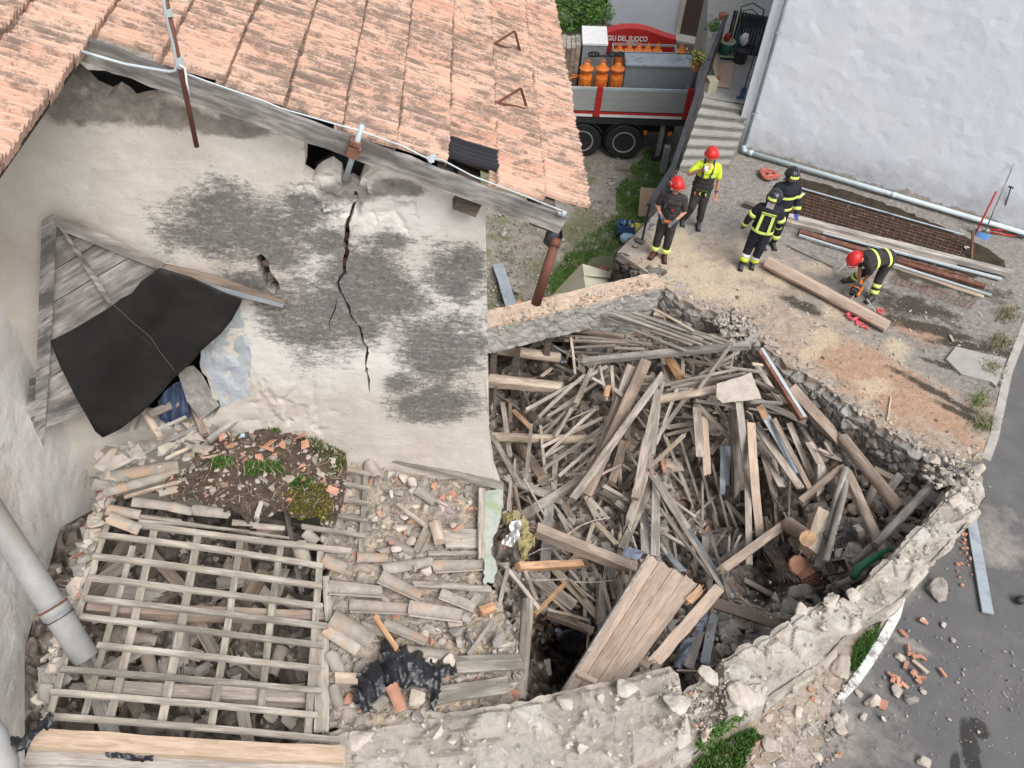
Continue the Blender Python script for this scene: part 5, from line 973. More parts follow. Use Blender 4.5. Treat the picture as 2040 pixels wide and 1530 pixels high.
for(c, x1, y1, x2, y2, w_, mt, l1, l2, opt, lab)in T_:
 if opt=='X':continue
 a=full(c, x1, y1);b_=full(c, x2, y2);s_=CROPS[c][2]
 p1=on_z(*a, hpile(*a)+l1);p2=on_z(*b_, hpile(*b_)+l2)
 kind=opt[0];ww=(1.0 if kind=='L' else 1.06)*w_/s_*(mpp(p1)+mpp(p2))/2;DIRS.append(((a[0]+b_[0])/2, (a[1]+b_[1])/2, atan2(p2.y-p1.y, p2.x-p1.x)))
 kind;br=(0, 1)if 'S' in opt else((.25, .25)if kind in 'LB' else(.1, .1))
 if kind=='L':put_stick('roof_lath', p1, p2, ww, max(.018, ww*.5), mt, sm, lab, 'lath', G1, roll=sm.uniform(-.3, .3), broken=br)
 elif kind=='P':put_stick('metal_strip' if mt=='zinc' else 'plank', p1, p2, ww, .028 if mt!='zinc' else .012, mt, sm, lab, 'metal strip' if mt=='zinc' else 'plank', G2, roll=sm.uniform(-.15, .15), broken=br, warp=.002)
 elif kind=='B':put_stick('beam', p1, p2, ww*.85, ww*.75, mt, sm, lab, 'beam', G3, roll=sm.uniform(-.5, .5), broken=br, warp=.002)
 else:
  o=put_stick('log', p1, p2, ww, ww, mt, sm, lab, 'log', G3, logr=1)
  if 'C' in opt:
   mb=MB();mb.tube([Vector((-.012, 0, 0)), Vector((.0, 0, 0))], ww*.5, 14);e=mb.build('sawn_end', M['wood_fresh']);e.parent=o;e.location=((p2-p1).length+.006, 0, 0)
fr=random.Random(77);cnt=0
while cnt<230:
 x=fr.uniform(985, 1780);y=fr.uniform(640, 1300)
 if not in_poly(x, y, [(1000, 880), (1100, 700), (1200, 640), (1400, 680), (1560, 740), (1700, 900), (1740, 1000), (1640, 1060), (1560, 1120), (1500, 1230), (1340, 1260), (1200, 1250), (1060, 1180), (1040, 1020), (985, 950)]):continue
 if in_poly(x, y, [(1080, 1250), (1160, 1230), (1150, 1350), (1100, 1380)]):continue
 deep=in_poly(x, y, [(1340, 880), (1500, 880), (1500, 1100), (1400, 1110), (1340, 1000)])
 if deep and fr.random()<.7:continue
 cnt+=1
 p=on_z(x, y, hpile(x, y)+fr.uniform(-.40, -.06));L=fr.uniform(.6, 1.8)
 base=min(DIRS, key=lambda q:(q[0]-x)**2+(q[1]-y)**2)[2]
 an=base+fr.gauss(0, .22);d=Vector((cos(an), sin(an), fr.gauss(0, .12)))*L/2
 lath=fr.random()<.78;w_=fr.uniform(.03, .048)if lath else fr.uniform(.08, .14)
 mt=fr.choices(['wood', 'wood_grey', 'wood_brown', 'wood_light', 'wood_dark'], [7, 4, 1.5, 1.5, .5])[0]
 put_stick('roof_lath' if lath else 'plank', p-d, p+d, w_, .02 if lath else .025, mt, fr, '%s broken %s lying loose in the %s of the collapsed heap'%({'wood':'dusty', 'wood_grey':'grey', 'wood_brown':'brownish', 'wood_light':'pale', 'wood_dark':'dark'}[mt], 'lath' if lath else 'board', ('top' if y<780 else 'middle' if y<1000 else 'bottom')+(' left' if x<1230 else ' centre' if x<1480 else ' right')), 'lath' if lath else 'plank', 'short broken laths filling the heap' if lath else 'short broken boards filling the heap', roll=fr.uniform(-.6, .6), broken=(.7, .7))
root=empty('rusty_channel', on_z(1513, 700, .1));tag(root, 'rusty steel channel with a pale metal face leaning from the terrace edge', 'steel channel')
p1=on_z(1514, 698, .12);p2=on_z(1600, 835, -.1);ww=.14
o=MB().bar(p1, p2, ww, .09).build('web', M['rust']);reparent(o, root)
nrm=Vector((0, 0, .05));sd2=(p2-p1).cross(Vector((0, 0, 1))).normalized()
o=MB().bar(p1+nrm+sd2*-.02, p2+nrm+sd2*-.02, .06, .012).build('metal_face', M['zinc_light']);reparent(o, root)
sl_px=[(1428, 764), (1466, 753), (1497, 742), (1517, 794), (1480, 799), (1440, 803), (1427, 790)]
P0s=on_z(1470, 775, hpile(1470, 775)+.62)
def slz(x, y):return hpile(1470, 775)+.62+(x-1470)*.0006-(y-775)*.0012
vs, fs=sheet(jag(sl_px, 8, .8, _r), [], 6, lambda x, y, l:on_z(x, y, slz(x, y)+.012*fbm((x*.05, y*.05, 1))-.035*l), True, _r)
tag(mesh_obj('stone_slab', vs, fs, M['stone']), 'pale flat broken slab lying on top of the timber heap', 'slab')
PZ={'a':(1292, 1103, .35), 'b':(1392, 1160, .25), 'c':(1256, 1345, 1.35), 'd':(1120, 1376, 1.55)}
def pz(k):x, y, z=PZ[k];return on_z(x, y, z)
A_, B_, C_, D_=pz('a'), pz('b'), pz('c'), pz('d')
panel_=empty('planked_panel', D_);tag(panel_, 'big brown panel of tan boards with a grey side, lying tilted on the heap', 'wooden panel')
Nn=(B_-A_).cross(D_-A_).normalized();Nn=Nn if Nn.z>0 else -Nn
ts=[0, .235, .50, .74, 1.0];endx=[0, .02, .035, .02, .06]
for i in range(4):
 t0, t1=ts[i]+.006, ts[i+1]-.006
 a_=A_.lerp(B_, t0)+(A_-D_)*(-.012+.01*sm.random());b_=A_.lerp(B_, t1)+(A_-D_)*(-.012-.01*sm.random());d_=D_.lerp(C_, t0);c_=D_.lerp(C_, t1)
 mid0=(a_+b_)/2;mid1=(d_+c_)/2;L=(mid1-mid0).length
 X_=(mid1-mid0).normalized();Y_=Nn.cross(X_);R=Matrix((X_, Y_, Nn)).transposed().to_4x4();Mx=Matrix.Translation(mid0)@R;inv=Mx.inverted()
 top=[];K=7
 for k in range(K):top.append(a_.lerp(b_, k/(K-1))+(A_-D_).normalized()*sm.uniform(-.03, .04))
 ring=[inv@p for p in top+[c_, d_]];n_=len(ring)
 vs=ring+[v-Vector((0, 0, .03))for v in ring]
 o=mesh_obj('board', vs, [list(range(n_))]+[list(range(n_, 2*n_))[::-1]]+[(k, k+n_, (k+1)%n_+n_, (k+1)%n_)for k in range(n_)], M['wood_tan']);o.matrix_world=Mx;o.parent=panel_;o.matrix_parent_inverse=Matrix.Translation(-D_)
sidev=[A_, D_, D_-Nn*.30+(D_-C_).normalized()*.04, A_-Nn*.22+(A_-B_).normalized()*.03]
th_=(B_-A_).normalized()*.03
reparent(mesh_obj('side_board', sidev+[v+th_ for v in sidev], [(0, 1, 2, 3), (7, 6, 5, 4), (0, 4, 5, 1), (1, 5, 6, 2), (2, 6, 7, 3), (3, 7, 4, 0)], M['wood_grey']), panel_)
pa=on_z(*full(7, 1545, 745), .35);pb_=on_z(*full(7, 1095, 1260), 1.05)
put_stick('plank', pb_, pa, .15, .03, 'wood_tan', sm, 'loose tan plank with frayed end along the right side of the big panel', 'plank', G2, broken=(.2, .6))
pa=on_z(*full(7, 1430, 745), .33);pb_=on_z(*full(7, 1330, 850), .5)
put_stick('plank', pb_, pa, .11, .03, 'wood_fresh', sm, 'freshly split piece between the panel and the loose tan plank', 'plank', G2, broken=(.2, 1))
pa=on_z(*full(7, 565, 1330), 1.75);pb_=on_z(*full(7, 715, 1395), 1.72)
put_stick('beam', pa, pb_, .06, .05, 'wood_brown', sm, 'small dark stick lying on the lower corner of the big panel', 'stick', broken=(.5, .5))
# lean-to roof remains: lath grid, boards and curved tiles
_az=radians(9.3);BD=Vector((-sin(_az), cos(_az), 0));AD=Vector((cos(_az)*cos(radians(17)), sin(_az)*cos(radians(17)), -sin(radians(17))));LN=AD.cross(BD).normalized()
if LN.z<0:LN=-LN
L0=on_z(650, 1300, 2.2)
def lp(px, py, off=0):return on_plane(px, py, L0+LN*off, LN)
lr=random.Random(9)
def lbar(name, c, x1, y1, x2, y2, w_, th, off, mat, label, cat, group=None, off2=None, broken=(.1, .1), logr=None, taper=1):
 a=full(c, x1, y1);b_=full(c, x2, y2);p1=lp(*a, off);p2=lp(*b_, off if off2 is None else off2)
 ww=w_/CROPS[c][2]*(mpp(p1)+mpp(p2))/2
 o=put_stick(name, p1, p2, ww, th or ww*.8, mat, lr, label, cat, group, broken=broken, logr=logr, taper=taper)
 if not logr:
  X=(p2-p1).normalized();Z=(LN-X*LN.dot(X)).normalized();Y=Z.cross(X);o.matrix_world=Matrix.Translation(p1)@Matrix((X, Y, Z)).transposed().to_4x4()
 return o
GL='thin laths of the bare roof grid'
LL=[(640, 112, 2020, 285), (570, 190, 1860, 372), (530, 312, 1855, 487), (500, 432, 1860, 602), (480, 552, 1885, 717), (455, 660, 1865, 828), (555, 825, 1850, 962), (345, 962, 1850, 1087), (285, 1092, 1830, 1227), (250, 1232, 1960, 1372)]
on_=['first (topmost)', 'second', 'third', 'fourth', 'fifth', 'sixth', 'seventh', 'eighth', 'ninth', 'tenth and lowest']
for i, q in enumerate(LL):
 lbar('roof_lath', 3, *q, 33, .035, .03, 'lath', '%s long lath of the bare roof grid, counted from the mossy rubble down'%on_[i], 'lath', GL)
PP=[(630, 100, 290, 1215, 34), (765, 255, 480, 1240, 34), (888, 150, 630, 1262, 42), (1140, 188, 925, 1292, 46), (1382, 218, 1212, 1302, 40), (1615, 250, 1500, 1190, 40), (1842, 278, 1770, 1345, 40)]
pn=['leftmost', 'second from the left', 'third from the left', 'fourth from the left', 'fifth from the left', 'sixth from the left', 'rightmost']
for i, q in enumerate(PP):
 lbar('roof_batten', 3, *q[:4], q[4], .04, -.012, 'lath', '%s of the battens running under the laths of the roof grid'%pn[i], 'batten', 'battens under the roof grid')
lbar('beam', 3, 490, 605, 1912, 668, 62, .12, -.14, 'wood_brown', 'thick beam crossing under the middle of the bare roof grid', 'beam')
lbar('beam', 3, 490, 1075, 1932, 1140, 74, .14, -.14, 'wood', 'thick beam crossing under the lower part of the bare roof grid', 'beam')
lbar('plank', 3, 1872, 425, 1890, 690, 40, .03, -.05, 'lath', 'upper board lying along the right edge of the roof grid', 'plank')
lbar('plank', 3, 1850, 700, 1850, 1330, 84, .03, -.06, 'lath', 'wide dusty board lying along the lower right edge of the roof grid', 'plank')
lbar('beam', 3, 190, 1360, 1978, 1462, 98, .08, .02, 'beam_new', 'pale new looking beam with knots along the foot of the roof grid', 'beam', broken=(0, 0))
lbar('plank', 3, 150, 1465, 1980, 1535, 80, .04, -.08, 'wood_grey', 'grey board below the pale knotted beam at the bottom edge', 'plank', broken=(0, 0))
lbar('plank', 3, 130, 1545, 1980, 1610, 60, .04, -.16, 'wood_grey', 'lowest grey board cut by the bottom edge', 'plank', broken=(0, 0))
UL=[(205, 92, 388, 122), (210, 172, 384, 207), (205, 262, 374, 290), (140, 345, 368, 380), (0, 412, 360, 470)]
for i, q in enumerate(UL):lbar('roof_lath', 4, *q, 24, .035, .03, 'lath', ['topmost', 'second', 'third', 'fourth', 'lowest'][i]+' of the short laths beside the mossy rubble', 'lath', 'short laths beside the moss')
lbar('roof_batten', 4, 366, 40, 330, 605, 28, .04, -.012, 'lath', 'batten carrying the short laths beside the mossy rubble', 'batten')
lbar('beam', 4, 225, -35, 1118, 190, 34, .07, .10, 'lath', 'long lath fixed along the foot of the mouldy gable wall', 'batten')
deck_px=[(640, 905), (700, 880), (820, 905), (960, 950), (985, 965), (968, 1060), (965, 1160), (985, 1180), (1000, 1230), (1020, 1250), (1035, 1330), (1050, 1390), (1000, 1412), (690, 1450), (655, 1450), (655, 1120), (640, 1110)]
def dk3(x, y, l):
 p=lp(x, y, -.10);d, tn, kk=rockd(p, 7, .05);return p+LN*(d*.8+.035*fbm(p*5)-.06*l)
vs, fs=sheet(jag(deck_px, 9, 2.5, _r), [], 5.5, dk3, True, _r)
M['deckdust']=surf('deck dust and grit', (.20, .175, .15), (.46, .405, .345), 7, 1, .9, .03, bscale=30, c=(.52, .42, .31), objrnd=False)
o=mesh_obj('roof_decking', vs, fs, M['deckdust']);tag(o, 'dusty boarded decking covered by grit under the loose curved tiles', 'roof decking')
under=[(120, 1060), (240, 1000), (640, 1060), (680, 1130), (690, 1450), (700, 1530), (50, 1560), (50, 1300)]
def ub3(x, y, l):
 off=-.62-.3*max(0, (1250-y)/250);p=lp(x, y, off);d, tn, kk=rockd(p, 4, .12);return p+LN*(d+.10*fbm(p*2.3))
vs, fs=sheet(under, [], 8, ub3, False, _r)
o=mesh_obj('attic_debris', vs, fs, M['bed']);set_tone(o, [(rockd(v, 4, .1)[1], rockd(v, 4, .1)[2])for v in vs]);tag(o, 'dim rubble on the attic floor below the bare roof grid', 'rubble', kind='stuff')
scatter_rocks('attic_stones', 420, lambda r:(lambda x, y:lp(x, y, -.48-.28*max(0, (1250-y)/250)+r.uniform(-.1, .04))if in_poly(x, y, under)else None)(r.uniform(80, 690), r.uniform(1010, 1460)), lambda r:min(.13, .02+r.expovariate(34)), [(M['stone_grey'], 5), (M['stone'], 3), (M['dark_rubble'], 1)], 'stones and mortar lumps below the bare roof grid', 51)
scatter_rocks('deck_grit', 1500, lambda r:(lambda x, y:lp(x, y, -.065)if in_poly(x, y, deck_px)else None)(r.uniform(640, 1060), r.uniform(880, 1450)), lambda r:min(.09, .012+r.expovariate(48)), [(M['stone'], 5), (M['stone_grey'], 3), (M['terracotta'], 1.0), (M['wood_light'], 1.5)], 'grit and small stones strewn over the roof decking', 52)
scatter_rocks('deck_stones', 150, lambda r:(lambda x, y:lp(x, y, -.03)if in_poly(x, y, [(740, 915), (960, 960), (960, 1060), (740, 1090)])or in_poly(x, y, [(840, 1250), (1010, 1180), (1030, 1300), (900, 1320)])else None)(r.uniform(740, 1060), r.uniform(900, 1330)), lambda r:min(.11, .03+r.expovariate(28)), [(M['stone'], 5), (M['stone_grey'], 4), (M['terracotta'], .5)], 'rounded stones lying in two patches on the roof decking', 53)
def coppo_mesh(L, w0, w1, rng, th=.018):
 vs=[];fs=[];K=9;N_=7;b0=rng.uniform(-.3, .3);br=rng.random()<.5
 for s_ in(0, 1):
  for i in range(N_):
   t=i/(N_-1);w_=w0+(w1-w0)*t
   for k in range(K):
    a=pi*(.04+.92*k/(K-1));r_=w_/2-(th if s_ else 0)
    x=L*t+(rng.uniform(-.03, .01)*br if i in(0, N_-1)and not s_ else 0)
    vs.append(Vector((x-L/2, cos(a)*r_, sin(a)*r_*.85)))
 n=N_*K
 for i in range(N_-1):
  for k in range(K-1):
   a=i*K+k;fs.append((a, a+1, a+K+1, a+K));fs.append((a+n, a+K+n, a+K+1+n, a+1+n))
  a=i*K;fs.append((a, a+K, a+K+n, a+n));a=i*K+K-1;fs.append((a+K, a, a+n, a+K+n))
 for i in(0, N_-1):
  for k in range(K-1):
   a=i*K+k;f=(a, a+n, a+1+n, a+1);fs.append(f if i==0 else f[::-1])
 return vs, fs
def coppo(c, x1, y1, x2, y2, w_, label, up=True, off=0, mat='coppo', tilt=0, group='loose curved clay tiles on the decking'):
 a=full(c, x1, y1);b_=full(c, x2, y2);p1=lp(*a, off);p2=lp(*b_, off);L=(p2-p1).length;ww=w_/CROPS[c][2]*mpp(p1)
 vs, fs=coppo_mesh(L, ww, ww*.84, lr);o=mesh_obj('roof_tile', vs, fs, M[mat]);auto_smooth(o, 35)
 X=(p2-p1).normalized();Z=(LN-X*LN.dot(X)).normalized()
 if not up:Z=-Z
 Y=Z.cross(X);P=(p1+p2)/2+(LN*0 if up else LN*ww*.34)
 o.matrix_world=Matrix.Translation(P)@Matrix((X, Y, Z)).transposed().to_4x4()@Matrix.Rotation(tilt, 4, 'X')
 return tag(o, label, 'roof tile', group)
CT=[(150, 765, 445, 790, 92, False, -.04, 'broken ended curved tile full of sawdust right of the roof grid'), (430, 705, 655, 815, 88, False, .0, 'curved tile turned hollow side up, tilted across its neighbours'), (592, 880, 885, 925, 100, False, .03, 'clean grey curved tile lying hollow side up in the middle of the decking'), (765, 795, 955, 875, 74, False, .02, 'smaller grey hollow tile right above the clean grey one'), (730, 650, 1015, 640, 82, False, -.02, 'curved tile in the row below the log stump, right one'), (445, 655, 722, 610, 74, True, -.03, 'curved tile in the row below the log stump, left one'), (305, 585, 475, 590, 66, True, -.02, 'curved tile end left of the log stump row'), (265, 865, 590, 885, 84, False, -.03, 'curved tile strewn with sawdust below the broken ended one'), (170, 925, 395, 1050, 120, True, .03, 'big curved tile slanting at the right edge of the roof grid'), (150, 985, 320, 1105, 96, True, -.02, 'dusty curved tile partly under the big slanting one'), (455, 960, 690, 1060, 66, False, .02, 'curved tile resting on edge above the black plastic'), (560, 1105, 815, 1130, 78, True, .0, 'curved tile behind the black plastic sheet'), (620, 560, 470, 480, 50, True, -.02, 'small curved tile fragment near the terracotta shards'), (720, 400, 640, 560, 60, False, .0, 'dark hollow tile left of the log stump'), (640, 210, 740, 280, 76, True, -.01, 'weathered curved tile fragment near the short laths'), (380, 60, 420, 140, 64, True, .0, 'curved tile beside the short laths near the gable'), (480, 1010, 330, 960, 60, True, -.06, 'tile edge under the big slanting tile'), (120, 600, 245, 650, 90, True, -.03, 'pale curved tile covered with grit at the edge of the grid'), (430, 560, 560, 520, 44, True, -.03, 'narrow tile piece right of the grid laths'), (880, 560, 990, 575, 40, True, -.05, 'thin tile edge under the pale board'), (500, 1300, 560, 1440, 80, True, .08, 'pinkish curved tile standing on the black plastic'), (400, 1430, 470, 1360, 70, True, .0, 'curved tile half under the black plastic'), (170, 1130, 230, 1260, 84, True, -.03, 'greyish curved tile left of the black plastic'), (180, 1300, 215, 1420, 70, True, -.03, 'curved tile near the foot of the decking by the grid')]
for q in CT:coppo(4, *q[:5], q[7], q[5], q[6], 'terracotta' if 'pinkish' in q[7]else 'coppo')
CT2=[(2, 160, 700, 690, 600, 100, True, .05, 'long row tile with mortar at the upper left of the roof grid'), (2, 190, 790, 700, 650, 80, True, .02, 'second row tile with mortar at the upper left'), (2, 385, 850, 660, 885, 80, True, .04, 'brownish curved tile along the upper edge of the roof grid'), (2, 655, 885, 800, 920, 80, True, .03, 'soil covered tile on the upper edge of the roof grid'), (2, 800, 905, 1045, 935, 90, True, .06, 'yellow lichen coated curved tile on the upper edge of the roof grid'), (2, 215, 905, 440, 940, 90, True, .0, 'pale dusty tile at the upper left corner of the roof grid'), (2, 560, 790, 700, 760, 70, True, .05, 'orange brown tile end peeping from the soil'), (2, 440, 960, 720, 990, 60, True, -.02, 'mortar coated tile below the yellow lichen tile'), (2, 1060, 990, 1200, 1000, 50, True, .0, 'whitish tile edge below the moss'), (2, 1200, 1010, 1420, 1030, 50, True, .0, 'pinkish tile edge below the yellow moss'), (2, 1520, 1140, 1560, 1300, 110, True, -.1, 'rounded grey tile under the first lath by the moss'), (2, 1560, 1060, 1640, 1130, 90, True, -.05, 'tile lump under the yellow moss')]
for q in CT2:coppo(q[0], *q[1:6], q[8], q[6], q[7], 'coppo', group='curved tiles along the top of the roof grid')
o=coppo(2, 235, 960, 440, 1045, 100, 'loose brownish tile lying crooked on the upper left of the grid', True, .08, 'coppo')
mb=MB();p=lp(*full(2, 350, 1000), .07)
CT3=[(1120, 680, 1230, 880), (830, 830, 900, 1060), (1620, 840, 1560, 1000), (560, 850, 640, 820), (1250, 480, 1400, 470), (1640, 560, 1760, 640), (1000, 1090, 1180, 1085), (1380, 900, 1500, 1010), (700, 760, 900, 800), (1060, 870, 1160, 900)]
for i, q in enumerate(CT3):coppo(3, *q, 80, 'curved tile lying in the dim attic below the roof grid', lr.random()<.6, -.42, 'coppo', group='tiles in the attic below the grid')
lbar('plank', 4, 850, 1182, 1222, 1165, 92, .035, .04, 'lath', 'upper of two wide pale boards strewn with sawdust beside the black plastic', 'plank')
lbar('plank', 4, 735, 1352, 1155, 1292, 92, .035, .02, 'lath', 'lower of two wide pale boards strewn with sawdust beside the black plastic', 'plank')
lbar('plank', 4, 790, 480, 985, 485, 120, .03, -.02, 'lath', 'wide pale board right of the log stump', 'plank')
lbar('plank', 4, 700, 565, 985, 565, 26, .03, -.01, 'lath', 'narrow board below the log stump', 'plank')
lbar('plank', 4, 615, 735, 1055, 765, 34, .04, .0, 'lath', 'narrow board lying level below the row tiles', 'plank')
lbar('plank', 4, 1000, 205, 1000, 595, 38, .05, .05, 'lath', 'upright board at the right edge of the decking', 'plank')
lbar('plank', 4, 880, 930, 990, 790, 100, .03, -.04, 'lath', 'square board end behind the small hollow tile', 'plank')
lbar('roof_lath', 4, 535, 1100, 402, 908, 28, .03, .16, 'wood_fresh', 'fresh orange lath sticking out of the black plastic', 'lath', broken=(.3, .3))
lbar('roof_lath', 4, 925, 1130, 1060, 940, 24, .03, .05, 'wood_grey', 'grey lath leaning at the lower right of the decking', 'lath')
lbar('roof_lath', 4, 530, 290, 700, 420, 22, .03, .02, 'wood', 'grey lath slanting toward the log stump', 'lath')
lbar('roof_lath', 4, 690, 240, 810, 300, 20, .03, .0, 'wood', 'thin bent stick near the gable foot', 'lath')
lbar('log', 4, 180, 1260, 310, 1262, 60, .08, .03, 'wood_light', 'pale timber end left of the black plastic', 'timber')
lbar('log', 4, 740, 400, 765, 500, 76, 0, .08, 'wood_light', 'short pale log stump with peeling green bark', 'log', logr=1)
lbar('beam', 4, 990, 890, 1070, 860, 50, .07, .0, 'wood_fresh', 'reddish brick coloured block near the right edge of the decking', 'block')
lbar('log', 4, 1255, 830, 1215, 1380, 74, 0, -.25, 'wood', 'rotten upright post at the right end of the decking', 'post', logr=1, off2=-.1)
lbar('roof_lath', 2, 850, 560, 1190, 490, 16, .025, .14, 'wood_light', 'pale stick lying on the soil above the terracotta shards', 'stick')
lbar('plank', 2, 150, 680, 830, 340, 24, .03, .10, 'wood_grey', 'long grey lath slanting up to the hole from the upper left corner', 'lath')
lbar('plank', 2, 610, 560, 760, 490, 20, .03, .12, 'wood_light', 'short lath on the mortared row tiles', 'lath')
lbar('plank', 2, 330, 820, 720, 710, 18, .03, .12, 'wood_light', 'thin stick between two mortared row tiles', 'stick')
lbar('plank', 2, 900, 440, 1300, 130, 40, .05, .22, 'wood_grey', 'grey pole slanting up toward the blue plaster', 'pole', off2=.35)
lbar('plank', 2, 1290, 230, 1160, -130, 40, .05, .3, 'wood', 'split grey post leaning against the blue plaster', 'post', off2=.9)
lbar('plank', 2, 780, 160, 870, 400, 50, .07, .2, 'wood_brown', 'broken rotten post standing in the hole', 'post', off2=.1)
lbar('plank', 2, 490, 260, 740, 160, 50, .04, .25, 'wood', 'grey board across the lower part of the hole', 'plank')
lbar('plank', 2, 550, 365, 750, 275, 18, .03, .25, 'wood_grey', 'thin stick across the lower part of the hole', 'stick')
lbar('plank', 2, 445, 210, 580, 420, 44, .05, .2, 'wood_light', 'short pale post at the lower left of the hole', 'post')
lbar('plank', 2, 430, 980, 1180, 1050, 16, .02, .05, 'lath', 'pale lath edge just above the first lath of the grid', 'lath')
lbar('plank', 2, 440, 950, 1450, 1095, 14, .02, .03, 'lath', 'thin pale lath along the broken edge of the tiles', 'lath')
lbar('roof_lath', 2, 1225, 960, 1260, 850, 30, .04, .16, 'wood_grey', 'short grey stub standing in the moss rubble', 'stub')
mound=[(345, 1000), (300, 985), (370, 940), (400, 900), (470, 860), (540, 830), (600, 800), (640, 835), (670, 870), (690, 920), (685, 970), (680, 1030), (660, 1050), (600, 1040), (500, 1045), (420, 1025)]
def mo3(x, y, l):
 d=min(1, min(hypot(x-a, y-b_)for a, b_ in mound)/60);p=lp(x, y, .0);return p+LN*(.02+.22*d+.05*fbm(p*4)+.02*fbm(p*14))
vs, fs=sheet(jag(mound, 9, 2.5, _r), [], 5, mo3, False, _r)
tag(mesh_obj('soil_mound', vs, fs, M['soil']), 'mound of dark soil and rubble at the foot of the gable', 'soil', kind='stuff')
def mtop(x, y):return mo3(x, y, 0)
scatter_rocks('mound_rubble', 900, lambda r:(lambda x, y:mtop(x, y)+LN*.005 if in_poly(x, y, mound)else None)(r.uniform(300, 690), r.uniform(800, 1050)), lambda r:min(.07, .010+r.expovariate(60)), [(M['stone'], 4), (M['stone_grey'], 3), (M['terracotta'], 1.3), (M['soil'], 3)], 'small stones strewn through the soil mound', 54)
sh_=random.Random(4)
for i, (x, y, s_)in enumerate(((1440, 430, 130), (1500, 500, 120), (1540, 560, 110), (1620, 430, 90), (1650, 480, 90), (1250, 600, 140), (1300, 560, 120), (1230, 650, 100), (1030, 580, 110), (980, 490, 80), (1510, 700, 70), (1720, 840, 90), (1330, 640, 60))):
 px, py=full(2, x, y);mb=MB();P=mtop(px, py)+LN*.04;r_=s_/3.4*mpp(P)*.5
 pts=[Vector((sh_.uniform(-1, 1)*r_, sh_.uniform(-.7, .7)*r_, sh_.uniform(-.02, .035)))for _ in range(9)]
 v_, f_=hull(pts);o=mesh_obj('tile_shard', v_, f_, M['terracotta']);o.location=P;o.rotation_euler=(sh_.uniform(-.4, .4), sh_.uniform(-.4, .4), sh_.uniform(0, 3))
 tag(o, 'broken orange terracotta shard lying on the soil mound', 'tile shard', 'terracotta shards on the soil mound')
for i, (c, x, y, r_, m_, lab)in enumerate(((2, 1145, 560, 46, 'stone', 'rounded pale stone on the soil mound above the terracotta'), (2, 1120, 450, 46, 'lightblue', 'small lilac grey fragment on the soil mound'), (2, 1390, 780, 30, 'stone', 'small cream stone below the moss'), (2, 830, 520, 40, 'stone', 'pale yellowish stone at the left end of the stick on the mound'), (2, 990, 480, 60, 'stone', 'pinkish stone at the edge of the mound'), (2, 515, 630, 70, 'stone', 'white mortar lump on the mortared row tiles'), (2, 1240, 310, 90, 'stone', 'grey white stone at the foot of the gable by the split post'), (2, 1480, 250, 100, 'stone', 'white stone block behind the moss'), (2, 1650, 300, 60, 'stone', 'cream triangular stone right of the moss'), (2, 1770, 380, 160, 'stone', 'big pale stone block at the foot of the gable'), (2, 1940, 420, 160, 'stone', 'whitish plaster block along the foot of the gable'), (2, 120, 1170, 90, 'coppo', 'small brown stone on the wall edge at the left of the grid'), (4, 490, 1130, 84, 'stone', 'angular grey stone on the black plastic'), (4, 812, 1168, 90, 'stone', 'white stone at the right end of the black plastic'), (4, 640, 1362, 120, 'stone', 'pinkish rough stone on the lower edge of the black plastic'), (4, 715, 1160, 80, 'stone', 'flat grey stone behind the black plastic'), (4, 690, 672, 80, 'stone', 'rounded pinkish stone on the row tiles'), (4, 630, 650, 46, 'stone', 'small white stone left of the rounded pinkish one'), (4, 520, 550, 60, 'stone', 'white broken stone near the terracotta shards of the decking'), (4, 455, 410, 40, 'stone', 'yellowish flat stone on the decking'), (4, 405, 380, 44, 'stone', 'bluish white stone on the decking'), (4, 930, 1040, 90, 'stone_grey', 'angular grey stone at the lower right of the decking'), (4, 1090, 1060, 100, 'stone_grey', 'flat grey stone fragment near the rotten post'), (4, 840, 1010, 90, 'stone_grey', 'dark grey stone beside the small dark gap'), (4, 680, 320, 60, 'stone', 'round pale stone in the upper decking rubble'), (4, 610, 180, 70, 'stone', 'cream stone block in the upper decking rubble'), (4, 840, 410, 44, 'stone', 'grey white stone right of the log stump'))):
 px, py=full(c, x, y);base=mtop(px, py)if in_poly(px, py, mound)else lp(px, py, .02);rr=r_/CROPS[c][2]*mpp(base)*.5
 mb=MB();rock_into(mb, (0, 0, 0), rr*1.15, rr, rr*.7, sh_, 0, .3);o=mb.build('stone', M[m_]);o.location=base+LN*rr*.4;tag(o, lab, 'stone')
for i, (x, y, s_)in enumerate(((495, 510, 70), (735, 190, 50), (790, 255, 60), (430, 340, 50), (605, 390, 40), (570, 450, 60), (875, 420, 50), (850, 435, 40), (940, 315, 50), (975, 325, 50))):
 px, py=full(4, x, y);P=lp(px, py, .0);r_=s_/2.782*mpp(P)*.5
 v_, f_=hull([Vector((sh_.uniform(-1, 1)*r_, sh_.uniform(-.6, .6)*r_, sh_.uniform(-.02, .03)))for _ in range(9)]);o=mesh_obj('tile_shard', v_, f_, M['terracotta']);o.location=P;o.rotation_euler=(sh_.uniform(-.5, .5), sh_.uniform(-.5, .5), sh_.uniform(0, 3))
 tag(o, 'small orange terracotta shard on the dusty decking', 'tile shard', 'terracotta shards on the decking')
